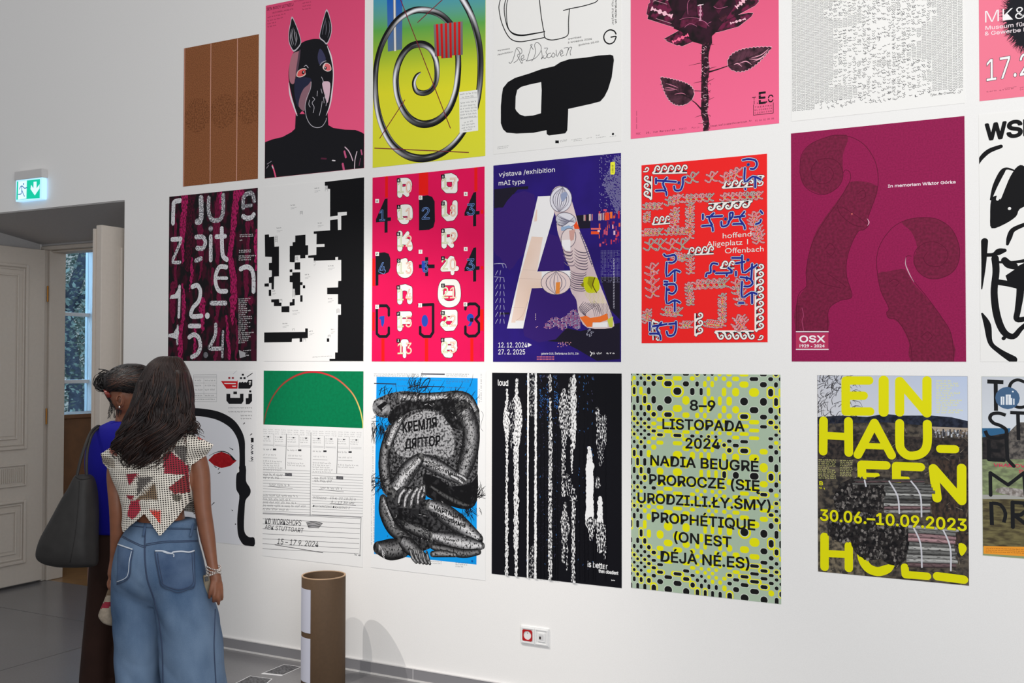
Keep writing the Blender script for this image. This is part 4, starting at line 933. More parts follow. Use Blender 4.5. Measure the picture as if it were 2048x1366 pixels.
# ---- K letter A
def p_type():
    k = Ink((970, 290, 3.035)); t = Ink((970, 290, 3.035), 9); nv = (44, 26, 122); dk = (26, 22, 40); w = (240, 238, 238); pe = (238, 214, 200); og = (238, 116, 48); lm = (196, 200, 20)
    k.rect(20, 20, 860, 1340, nv, c2=(38, 22, 104), g=(5, 5, .5, .3)); k.up()
    for q in ([(56, 270), (180, 255), (264, 250), (262, 268), (200, 270), (140, 340), (120, 378), (56, 384)], [(540, 430), (640, 420), (640, 505), (560, 508)], [(380, 1190), (450, 1100), (580, 1130), (700, 1100), (820, 1080), (820, 1300), (680, 1310), (560, 1240), (480, 1200)], [(700, 800), (820, 800), (820, 1060), (760, 1000)], [(86, 1018), (150, 1016), (150, 1028), (86, 1030)]): k.poly(q, (30, 26, 42))
    for q in ([(56, 400), (110, 380), (170, 300), (300, 300), (300, 560), (200, 700), (150, 760), (90, 680), (56, 640)], [(300, 560), (460, 560), (480, 760), (330, 770)], [(250, 880), (520, 900), (560, 1000), (430, 1180), (240, 1160)]): k.poly(q, (54, 30, 112), smooth=2)
    rnd = random.Random(7); k.up()
    # halftone dots, slashes and glitch blocks
    for i in range(34):
        for j in range(40):
            u, v = 690 + i * 4.2, 60 + j * 9 + (i % 2) * 4.5
            if 690 < u < 826 and rnd.random() < (.75 if (u - 690) / 136 > abs(v - 230) / 230 * .8 + .15 else .12): k.line((u, v), (u + 4, v + 4), 2.2, (176, 174, 200))
    for i in range(8):
        for j in range(8):
            k.line((64 + i * 9, 790 + j * 42), (78 + i * 6, 762 + j * 42), 3, (180, 178, 206)) if i in (0, 3, 6) and rnd.random() < .85 else None
    k.stroke([(56, 722), (100, 720), (112, 745)], 3, (180, 178, 206)); k.stroke([(80, 720), (120, 722), (130, 745)], 3, (180, 178, 206)); k.line((56, 800), (112, 804), 3, (160, 158, 190))
    for i in range(13):
        for j in range(22):
            u, v = 706 + i * 9, 640 + j * 9
            if rnd.random() < .8: k.line((u, v), (u, v + 5), 2.4, (150, 148, 186))
    for i in range(40): u, v = rnd.uniform(690, 822), rnd.uniform(400, 600); k.rect(u, v, u + rnd.uniform(3, 12), v + rnd.uniform(8, 30), rnd.choice(((206, 60, 84), (226, 96, 60), (230, 190, 206), (120, 30, 80), (200, 80, 110))))
    for u, v, ww, hh, c in ((600, 424, 5, 36, pe), (608, 424, 4, 36, (200, 120, 130)), (632, 420, 5, 40, pe), (641, 420, 4, 40, pe), (650, 420, 5, 38, (190, 110, 120)), (690, 416, 4, 42, pe), (698, 416, 5, 42, pe), (707, 414, 4, 42, (220, 160, 150)), (716, 412, 5, 44, pe), (726, 412, 4, 44, og), (734, 410, 22, 46, (236, 70, 40)), (760, 406, 14, 40, og), (644, 504, 60, 10, (236, 110, 100)), (644, 524, 50, 18, (236, 84, 40)), (684, 516, 14, 12, (240, 200, 206)), (720, 390, 20, 12, (214, 80, 110)), (808, 400, 10, 46, (206, 40, 60))): k.rect(u, v, u + ww, v + hh, c)
    for i in range(34):
        for j in range(20):
            u, v = 310 + i * 8, 1000 + j * 8 + (i % 2) * 4
            if 1100 - (u - 310) * .42 - 14 * math.sin(u * .05) < v < 1112 - abs(u - 470) * .05 + 12 * math.sin(u * .07) and rnd.random() < .9: k.rect(u, v, u + 4.6, v + 4.6, rnd.choice(((232, 176, 190), (226, 140, 160), (236, 220, 226))))
    for i in range(12):
        for j in range(2): k.rect(316 + i * 9, 1282 + j * 14, 321 + i * 9, 1290 + j * 14, (226, 120, 130))
    for i in range(20): u, v = rnd.uniform(440, 520), rnd.uniform(1195, 1225); k.rect(u, v, u + 5, v + 5, (214, 150, 160))
    for j in range(4): k.rect(306, 1024 + j * 11, 310, 1029 + j * 11, pe)
    for i in range(24): u, v = rnd.uniform(615, 655), rnd.uniform(1105, 1165); k.line((u, v), (u + 6, v - 8), 2, (190, 190, 210))
    k.up()
    # the A: white outline then faces
    A = [(322, 312), (392, 308), (470, 400), (380, 560), (314, 768), (520, 762), (520, 862), (285, 868), (232, 1114), (134, 1114), (205, 800), (280, 500)]
    k.poly([(322, 312), (420, 308), (420, 420), (318, 768), (530, 762), (530, 868), (285, 868), (232, 1114), (134, 1114)], w)
    k.up().poly([(284, 556), (352, 560), (316, 770), (345, 770), (345, 868), (284, 870), (236, 1066), (186, 1066), (186, 1078), (160, 1078), (205, 830)], pe, c2=(230, 196, 172), g=(3, 3, .55, .3))
    k.poly([(312, 392), (318, 392), (316, 462), (300, 466), (300, 448)], (236, 206, 190)); 
    k.stroke([(190, 1066), (230, 1030), (260, 950)], 2, (200, 170, 156)); k.line((205, 810), (340, 815), 1.5, (206, 178, 166)); k.line((165, 985), (240, 988), 1.5, (206, 178, 166)); k.line((232, 756), (312, 762), 1.5, (206, 178, 166))
    # right limb: a chain of shell-like folded forms
    limb = [(395, 330), (430, 255), (500, 262), (525, 330), (556, 440), (576, 520), (620, 620), (660, 740), (700, 850), (740, 950), (778, 1060), (770, 1110), (620, 1108), (570, 1030), (555, 940), (520, 880), (520, 762), (490, 690), (465, 600), (440, 520), (430, 430)]
    k.poly(limb, (226, 206, 204), smooth=3, c2=(206, 184, 186), g=(6, 6, .5, .3)); k.up()
    def shell(cx, cy_, rx, ry, rot, n, c, ln=(90, 84, 104)):
        def pt(a, r=1): x, y = rx * math.cos(a) * r, ry * math.sin(a) * r; return (cx + x * math.cos(rot) - y * math.sin(rot), cy_ + x * math.sin(rot) + y * math.cos(rot))
        k.poly([pt(2 * math.pi * i / 26) for i in range(26)], c)
        k.stroke([pt(2 * math.pi * i / 26) for i in range(26)], 3.4, ln, smooth=0, closed=True)
        for i in range(1, n):
            f = i / n * 2 - 1; base = pt(math.pi / 2, 1); tip = pt(-math.pi / 2, .96); mid = (cx + f * rx * math.cos(rot) * 1.25, cy_ + f * rx * math.sin(rot) * 1.25)
            k.stroke([base, ((base[0] + mid[0] * 2) / 3 * 1.0, (base[1] + mid[1] * 2) / 3), ((tip[0] + mid[0] * 2) / 3, (tip[1] + mid[1] * 2) / 3), tip], [1.5, 4, 4, 1.5], ln if i % 2 else (160, 154, 170), smooth=4)
    shell(462, 330, 66, 78, .15, 9, (226, 224, 232)); k.poly([(462, 300), (490, 285), (500, 310), (470, 345)], (150, 160, 190), smooth=3); k.up()
    shell(492, 455, 62, 44, .2, 0, (224, 222, 230)); 
    for j in range(8): k.stroke([(437, 420 + j * 9), (480, 445 + j * 6), (545, 470 + j * 2 - j * j)], [2, 5, 2], (92, 90, 110) if j % 2 else (170, 168, 184), smooth=4)
    k.up(); k.poly([(462, 500), (510, 488), (535, 500), (530, 520), (505, 515), (465, 522)], (150, 176, 206)); shell(508, 565, 44, 60, .25, 0, (226, 210, 208)); k.up(); k.poly([(512, 520), (548, 512), (540, 575), (518, 585)], (208, 160, 150)); k.poly([(466, 578), (520, 575), (520, 645), (490, 642), (468, 610)], (240, 238, 240)); k.poly([(540, 488), (556, 462), (566, 486), (576, 510), (545, 510)], (236, 84, 40))
    for q, (cx, cy_, L, sl) in enumerate([(500, 640, 46, .2), (500, 660, 44, .2), (502, 680, 44, .2), (505, 700, 46, .1), (510, 722, 48, .1)] + [(580, 640 + j * 17, 62, .35) for j in range(7)] + [(560, 770 + j * 13, 76, .15) for j in range(9)]):
        k.stroke([(cx - L / 2 - 6, cy_ - 12), (cx - L / 6, cy_ + 8), (cx + L / 2, cy_ + 10 + L * sl * .2), (cx + L * .75, cy_ - 4 + L * sl * .3)], [2, 5, 6, 2], (74, 64, 84) if q % 2 else (128, 110, 126), smooth=4)
    for j in range(7): k.stroke([(600 + j * 13, 950 + j * 4), (575 + j * 6, 985 + j * 6), (572 + j * 10, 1010 + j * 8)], [2, 5, 2], (84, 74, 92), smooth=4)
    for j in range(5): k.stroke([(610 + j * 14, 960 - j * 3), (650 + j * 12, 985), (668 + j * 10, 1040)], [2, 4, 2], (120, 108, 122), smooth=4)
    shell(432, 836, 90, 72, 0, 7, (232, 210, 206)); k.up(); k.poly([(432, 834), (458, 832), (454, 902), (430, 904)], (232, 140, 60)); k.poly([(345, 790), (360, 780), (360, 900), (345, 880)], (226, 206, 204)) if 0 else None
    k.poly([(602, 806), (640, 798), (684, 808), (696, 850), (690, 886), (650, 900), (615, 890), (598, 846)], lm, smooth=2); k.poly([(630, 800), (668, 804), (650, 880), (622, 840)], (150, 150, 16)); k.stroke([(668, 806), (655, 850), (678, 896)], 6, (90, 60, 20)); k.poly([(578, 848), (600, 832), (600, 868)], (130, 120, 30))
    for i in range(22):
        for j in range(24):
            u, v = 600 + i * 8, 890 + j * 7.5 + (i % 2) * 3.7
            if 596 + (v - 890) * .62 < u < 700 + (v - 890) * .62 and v < 890 + (u - 590) * 1.05 + 18 and v < 1080: k.rect(u, v, u + 3.8, v + 3.8, (60, 52, 40) if v > 960 else (206, 200, 90))
    k.poly([(575, 1045), (615, 1036), (640, 1050), (700, 1040), (742, 1022), (750, 1060), (700, 1076), (655, 1076), (650, 1104), (620, 1104)], og); k.poly([(655, 1082), (745, 1074), (745, 1106), (655, 1106)], w); k.poly([(742, 1060), (778, 1040), (776, 1106), (756, 1106)], (200, 206, 80)); k.line((576, 530), (650, 730), 6, (110, 100, 130))
    for j in range(14): k.line((578 + j * 5.5, 540 + j * 15), (594 + j * 5.5, 542 + j * 15), 3, (60, 54, 90))
    # lettering
    t.text('výstava /exhibition', (85, 193), (425, 163), 27, w, bold=.008); t.text('mAI type', (84, 246), (243, 235), 27, w, bold=.008)
    t.text('12. 12. 2024', (82, 1229), (256, 1229), 30, w, bold=.008); t.poly([(260, 1200), (286, 1214), (260, 1227)], w); t.text('27. 2. 2025', (82, 1271), (244, 1271), 30, w, bold=.008)
    t.text('galerie G18, Štefánikova 5670, Zlín', (342, 1272), (570, 1272), 12, w, bold=.01)
    t.scribble((652, 1272), (720, 1272), 16, w, 3, w=4); t.scribble((738, 1270), (786, 1270), 12, w, 4, w=4); t.stroke([(640, 1255), (648, 1265), (642, 1280)], 5, w)
    t.poly([(764, 104), (788, 102), (790, 112), (790, 170), (784, 180), (764, 180), (762, 172), (762, 112)], (240, 238, 60)); t.up()
    for j in range(6): t.line((770, 124 + j * 8), (781, 126 + j * 8), 3, (60, 56, 40))
    for j in range(32): t.line((779, 690 + j * 9.6), (787, 693 + j * 9.6), 3.4, (200, 198, 214))
    return [('artwork', k), ('lettering', t)]
poster('navy blue poster with a giant letter A, one leg made of folded shells', R_(-2.564, .004, -1.870, .998), (44, 26, 122), parts=p_type())

# ---- L red ornaments
def p_red():
    k = Ink((1260, 290, 3.2525)); rd = (240, 38, 38); w = (240, 238, 232); d = (52, 34, 44); bl = (32, 44, 140); br = (150, 100, 66); pg = (208, 210, 214)
    k.rect(40, 20, 940, 1320, rd); k.up()
    def band(u0, v0, u1, v1, h, n):
        """a run of white curls outlined dark; from (u0,v0) to (u1,v1), curls on the left-hand side"""
        dx, dy = u1 - u0, v1 - v0; L = math.hypot(dx, dy); ex, ey = dx / L, dy / L; nx, ny = ey, -ex
        def T(a, b_): return (u0 + ex * a + nx * b_, v0 + ey * a + ny * b_)
        k.poly([T(0, -2), T(L, -2), T(L, h * .3), T(0, h * .3)], d); s = L / n
        for i in range(n):
            a = s * i; q = [T(a + s * .0, h * .18), T(a + s * .25, h * .36), T(a + s * .34, h * .66), T(a + s * .6, h * .92), T(a + s * .92, h * .86), T(a + s * 1.0, h * .62), T(a + s * .8, h * .5), T(a + s * .64, h * .64)]
            k.stroke(q, [s * .4, s * .42, s * .38, s * .36, s * .36, s * .34, s * .32, s * .22], d, smooth=4)
            k.up(); k.stroke(q, [s * .28, s * .28, s * .24, s * .22, s * .22, s * .2, s * .18, s * .12], w, smooth=4); k.lay -= 1
        k.up(); k.poly([T(0, 1), T(L, 1), T(L, h * .17), T(0, h * .17)], w); k.up()
        for i in range(n): a = s * (i + .5); k.dot(*T(a, h * .26), s * .15, d, n=8)
        k.lay -= 2
    band(150, 192, 372, 186, 58, 5); band(146, 352, 148, 204, 56, 3); band(605, 286, 800, 276, 54, 4); band(874, 142, 874, 236, 46, 2) if 0 else None
    band(870, 195, 830, 195, 50, 1); band(790, 356, 510, 378, 50, 5); band(148, 524, 262, 514, 56, 3); band(376, 722, 545, 712, 56, 4)
    band(806, 770, 812, 1200, 56, 9) if 0 else None
    band(812, 1210, 812, 778, -60, 9); band(420, 1240, 420, 1095, -56, 3) ; band(556, 1208, 806, 1206, -58, 5); band(590, 808, 680, 806, 54, 2); band(142, 1140, 146, 1270, 54, 3)
    for u, v in ((108, 162), (852, 252), (852, 1254)): k.stroke([(u - 18, v + 12), (u + 4, v + 10), (u + 14, v - 8), (u, v - 14), (u - 8, v - 2)], 13, d, smooth=4); k.up().stroke([(u - 18, v + 12), (u + 4, v + 10), (u + 14, v - 8), (u, v - 14), (u - 8, v - 2)], 8, w, smooth=4); k.lay -= 1
    k.up(4)
    def two(pts, w1, c1, w2, c2, sm=4, w0=None):
        if w0: k.stroke(pts, w0, d, smooth=sm)
        k.up().stroke(pts, w1, c1, smooth=sm); k.up().stroke(pts, w2, c2, smooth=sm); k.lay -= 2
    def leaf_run(pts, cnt, sz=30):                                     # thin outlined curling letters
        q = catmull(pts, 12); n = len(q); cnt = int(cnt * 1.4 + .5)
        for i in range(cnt):
            x, y = q[int((i + .5) / cnt * (n - 1))]; s = sz
            for p in ([(x - s, y + s * .5), (x - s * .3, y + s * .8), (x + s * .1, y), (x + s * .6, y - s * .5), (x + s, y - s * .9)], [(x - s * .8, y - s * .4), (x - s * .2, y - s * .1), (x + s * .4, y + s * .5), (x + s * .9, y + s * .6)], [(x - s * .2, y - s * .2), (x, y - s * .9), (x + s * .5, y - s * .6), (x + s * .2, y - s * .1)]):
                two(p, 9, pg, 4, br if (i + int(x)) % 3 == 0 else rd, w0=13)
            k.up(2).dot(x + s * .1, y + s * .2, 5, (206, 180, 60), n=8); k.lay -= 2
    for pts, c, s in (([(380, 230), (430, 200)], 1, 42), ([(500, 230), (560, 190)], 1, 40), ([(610, 220), (700, 180)], 2, 40), ([(370, 350), (860, 330)], 8, 30), ([(390, 400), (390, 600)], 6, 28), ([(100, 400), (200, 400)], 3, 24), ([(110, 450), (110, 490)], 2, 22), ([(250, 370), (320, 350)], 2, 34), ([(290, 430), (290, 520)], 3, 30),
                      ([(100, 570), (400, 560)], 8, 26), ([(120, 650), (370, 650)], 3, 44), ([(290, 720), (360, 740)], 3, 24), ([(390, 730), (395, 830)], 3, 26), ([(140, 800), (150, 980)], 3, 44), ([(430, 910), (620, 900)], 4, 36), ([(380, 910), (395, 1030)], 4, 24), ([(600, 990), (600, 1170)], 6, 26), ([(110, 1090), (110, 1140)], 2, 30), ([(230, 1080), (320, 1090)], 3, 34),
                      ([(340, 1170), (390, 1170)], 2, 26), ([(500, 1160), (580, 1170)], 4, 24), ([(800, 460), (840, 620)], 4, 38), ([(690, 900), (730, 1030)], 3, 40), ([(700, 1140), (730, 1180)], 2, 44)): leaf_run(pts, c, s)
    k.up(3)
    # blue strokes with a pale edge
    for pts in ([(170, 218), (170, 250)], [(170, 298), (230, 298), (238, 325)], [(180, 232), (300, 240)], [(240, 215), (215, 250), (232, 290)], [(288, 270), (296, 295), (330, 292), (345, 250), (345, 215), (362, 210)], [(318, 246), (318, 246)],
                [(735, 98), (770, 92), (815, 100), (826, 130), (808, 155), (785, 155)], [(770, 128), (770, 128)], [(748, 150), (748, 240), (800, 205), (850, 225)], [(815, 215), (815, 275)], [(750, 285), (752, 288)],
                [(475, 452), (475, 482)], [(470, 528), (530, 525), (540, 558)], [(500, 468), (600, 462)], [(545, 445), (515, 478), (535, 520)], [(595, 500), (600, 530), (635, 520), (650, 480), (650, 445), (668, 440)], [(622, 482), (622, 482)], [(670, 445), (665, 470), (640, 500)], [(680, 470), (745, 462)], [(745, 435), (715, 478), (735, 510)], [(672, 515), (735, 515), (748, 545)], [(850, 430), (862, 445)], [(820, 515), (845, 505), (852, 488)],
                [(222, 712), (240, 725), (290, 715), (300, 745), (280, 765), (255, 765)], [(240, 765), (240, 855), (290, 815), (325, 825)], [(292, 820), (292, 885)], [(225, 888), (245, 890)], [(235, 905), (240, 915)], [(225, 908), (290, 905), (302, 940), (280, 968), (255, 962)], [(240, 930), (240, 1030), (290, 1010), (325, 1025)], [(292, 1020), (292, 1080)],
                [(495, 855), (500, 835), (525, 830), (525, 790), (540, 770), (570, 775)], [(560, 835), (665, 830), (640, 800)], [(630, 840), (630, 850)], [(665, 735), (730, 735)], [(690, 770), (745, 760)], [(730, 720), (735, 830), (790, 800)], [(768, 748), (768, 748)], [(690, 825), (690, 850)], [(720, 860), (780, 870), (798, 900), (775, 920), (745, 920)], [(760, 880), (760, 860)], [(730, 890), (730, 990), (790, 960), (825, 970)], [(795, 775), (790, 870)], [(795, 970), (795, 1030)], [(710, 1028), (740, 1028)], [(825, 780), (800, 800)],
                [(130, 1155), (130, 1205)], [(130, 1228), (190, 1230), (200, 1265)], [(150, 1180), (240, 1165)], [(205, 1155), (175, 1195), (190, 1225)], [(240, 1215), (250, 1240), (285, 1235), (300, 1195), (300, 1150)], [(268, 1188), (268, 1188)], [(255, 1165), (300, 1160)]):
        two(pts, 21, (214, 218, 232), 14, bl, sm=3, w0=25)
    for u, v in ((318, 246), (770, 128), (622, 482), (768, 748), (252, 742), (252, 942), (548, 822), (268, 1188)): k.up(3).dot(u, v, 10, bl, n=10); k.lay -= 3
    k.lay += 4
    for s_, a, b_ in (('hoffend', (604, 608), (790, 594)), ('Aligeplatz 1', (500, 662), (768, 646)), ('Offenbach', (618, 706), (870, 692))): k.text(s_, a, b_, 34, w, bold=-.005, font='deja', outline=(120, 70, 60), ow=.014)
    return k
poster('red poster filled with white curls and blue and outlined calligraphy', R_(-1.766, .092, -1.174, .929), (240, 38, 38), parts=[('ornament_print', p_red())])

# ---- M violin scrolls
def p_violin():
    k = Ink((1560, 220, 2.627)); t = Ink((1560, 220, 2.627), 6); bg = (152, 28, 82); dk = (126, 31, 66); ln = (92, 16, 46)
    k.rect(40, 0, 1020, 1350, bg, c2=(138, 24, 74), g=(150, 150, .5, .3)); k.up()
    s1 = [(230, 255), (330, 330), (355, 315), (370, 335), (368, 380), (510, 395), (500, 460), (462, 580), (466, 605), (440, 630), (410, 640), (370, 720), (350, 800), (352, 880), (378, 980), (320, 1000), (270, 1030), (252, 1070), (252, 1162), (84, 1162), (90, 1000), (140, 930), (135, 850), (160, 720), (200, 620), (290, 500), (340, 390), (340, 350)]
    def blob(pts, sm=3): k.poly(pts, dk, smooth=sm, c2=(104, 26, 54), g=(90, 90, .5, .3))
    blob([(105, 320), (115, 240), (160, 180), (240, 145), (300, 132), (360, 140), (330, 240), (330, 360), (290, 420), (230, 444), (160, 420), (115, 380)])
    blob([(365, 380), (430, 375), (512, 400), (500, 470), (460, 575), (466, 605), (440, 632), (408, 640), (372, 715), (350, 800), (352, 880), (378, 982), (318, 1000), (268, 1030), (252, 1075), (252, 1162), (84, 1162), (90, 1000), (138, 930), (135, 850), (160, 720), (200, 620), (285, 500), (335, 430)], 2)
    blob([(700, 800), (720, 720), (690, 640), (640, 590), (720, 565), (830, 575), (910, 640), (944, 740), (930, 820), (880, 870), (800, 888), (740, 860)])
    blob([(515, 860), (560, 850), (640, 835), (668, 850), (700, 910), (770, 985), (850, 1090), (900, 1180), (912, 1330), (692, 1330), (680, 1230), (640, 1140), (600, 1100), (565, 1092), (560, 1060), (572, 1040), (530, 950)], 2)
    k.up()
    for pts in ([(105, 330), (112, 240), (160, 180), (240, 145), (300, 132), (380, 145), (450, 190), (500, 270), (516, 350), (514, 400), (500, 460), (462, 570), (466, 605), (440, 630), (410, 640), (370, 720), (350, 800), (352, 880), (378, 980), (320, 1000), (270, 1030), (252, 1070), (252, 1162)],
                [(105, 330), (130, 400), (190, 440), (250, 440), (310, 400), (332, 340), (310, 280), (260, 255), (200, 265), (165, 310), (175, 365), (215, 388), (260, 375), (282, 335), (260, 300), (230, 305)], [(330, 335), (345, 315), (368, 330), (365, 380), (300, 490), (210, 620), (160, 730), (138, 850), (140, 925), (95, 980), (84, 1160)],
                [(300, 500), (320, 550), (380, 600), (440, 615)], [(330, 510), (400, 555), (462, 600)], [(240, 730), (262, 700), (290, 730), (270, 765), (245, 745)], [(175, 860), (220, 910), (320, 935)], [(250, 860), (310, 900), (350, 930)], [(410, 440), (440, 420), (450, 455), (420, 470)],
                [(512, 860), (508, 780), (530, 700), (590, 620), (660, 580), (740, 566), (830, 575), (905, 630), (944, 730), (930, 820), (880, 870), (800, 888), (735, 858), (705, 800), (712, 740), (760, 700), (820, 695), (872, 730), (880, 780), (840, 820), (780, 815), (755, 780), (775, 745)],
                [(512, 860), (530, 950), (572, 1040), (560, 1065), (575, 1095), (610, 1100), (650, 1150), (685, 1230), (695, 1330)], [(690, 768), (665, 770), (662, 810), (690, 880), (770, 980), (850, 1090), (900, 1180), (914, 1330)], [(575, 905), (600, 890), (625, 905), (610, 925)], [(745, 1190), (775, 1165), (800, 1190), (780, 1212)]):
        k.stroke(pts, 3, ln); 
    k.up().stroke([(662, 775), (660, 810), (675, 850), (690, 880), (705, 905)], [1, 4, 5, 3, 1], (200, 170, 180)); k.stroke([(458, 570), (468, 590), (460, 608)], [1, 5, 1], (226, 180, 196)); k.dot(378, 546, 5, (190, 90, 90))
    for u in range(86, 106, 5): k.line((u, 1025), (u, 1162), 1.6, ln)
    k.stroke([(116, 1040), (124, 1080), (116, 1110), (126, 1160)], 3, (170, 70, 110))
    t.text('In memoriam Wiktor Górka', (568, 408), (922, 385), 15, (240, 226, 232), bold=.03)
    t.rect(84, 1172, 254, 1255, (184, 52, 92)); t.up(); t.rect(84, 1162, 256, 1168, w_ := (228, 214, 220)); t.rect(84, 1255, 256, 1261, w_)
    t.text('OSX', (104, 1220), (236, 1220), 34, (244, 240, 242), bold=.035); t.text('1929 - 2024', (104, 1247), (234, 1247), 15, (240, 232, 236), bold=.03, font='deja')
    return [('scroll_print', k), ('lettering', t)]
poster('dark crimson poster with two engraved violin scrolls', R_(-1.068, .007, -.367, 1.008), (152, 28, 82), parts=p_violin())

# ---- N black brush face
def p_face():
    k = Ink((1560, 220, 2.627)); t = Ink((1560, 220, 2.627)); b = BLK
    S_ = lambda pts, w: k.stroke(pts, w, b, smooth=5)
    S_([(1042, 285), (1060, 250), (1100, 215), (1160, 192)], [8, 22, 24, 20]); S_([(1108, 470), (1130, 400), (1165, 330), (1190, 308), (1230, 318)], [10, 24, 26, 12, 8])
    k.poly([(1112, 622), (1104, 560), (1110, 470), (1140, 450), (1158, 470), (1180, 420), (1210, 350), (1250, 295), (1290, 300), (1360, 380), (1330, 480), (1260, 520), (1240, 560), (1180, 600)], b, smooth=3)
    k.up(); k.poly([(1135, 470), (1150, 420), (1185, 350), (1215, 320), (1205, 350), (1180, 400), (1160, 450), (1148, 475)], WHT, smooth=2); k.dot(1206, 518, 8, WHT); k.lay = 0
    S_([(1195, 705), (1205, 670), (1225, 630), (1290, 600)], [14, 26, 24, 20]); S_([(1060, 940), (1070, 820), (1075, 690)], [6, 22, 34]); S_([(1070, 762), (1120, 760), (1150, 745), (1180, 738)], [20, 20, 34, 20])
    S_([(1130, 780), (1135, 850), (1125, 960), (1140, 1080), (1175, 1165), (1225, 1190), (1265, 1150), (1300, 1120)], [36, 34, 34, 36, 34, 30, 24, 22]); S_([(1175, 1200), (1195, 1180)], [20, 10])
    S_([(1180, 790), (1200, 810), (1230, 820)], [34, 40, 36]); S_([(1150, 800), (1225, 800), (1300, 790)], [12, 14, 20]); k.poly([(1185, 870), (1230, 840), (1250, 820), (1330, 780), (1330, 950), (1240, 930), (1200, 915)], b); S_([(1150, 905), (1210, 915), (1290, 935)], 30)
    S_([(1262, 850), (1262, 960), (1250, 1050), (1245, 1100), (1300, 1095)], [34, 36, 30, 28, 26]); S_([(1062, 1070), (1090, 1130), (1105, 1220), (1150, 1265), (1225, 1312)], [10, 34, 24, 26, 40])
    ls = []
    for c_, u0, u1 in (('W', 1082, 1186), ('S', 1196, 1270), ('P', 1284, 1350), ('Ó', 1362, 1440)):
        q = Ink((1560, 220, 2.627)); q.text(c_, (u0, 158 - (u0 - 1082) * .118), (u1, 158 - (u1 - 1082) * .118), 82, b, bold=.05); ls.append(('letter', q))
    return [('face_print', k)] + ls
poster('white poster with a face in rough black brush strokes under bold black letters', R_(-.314, .007, .39, 1.007), (238, 237, 234), parts=p_face())
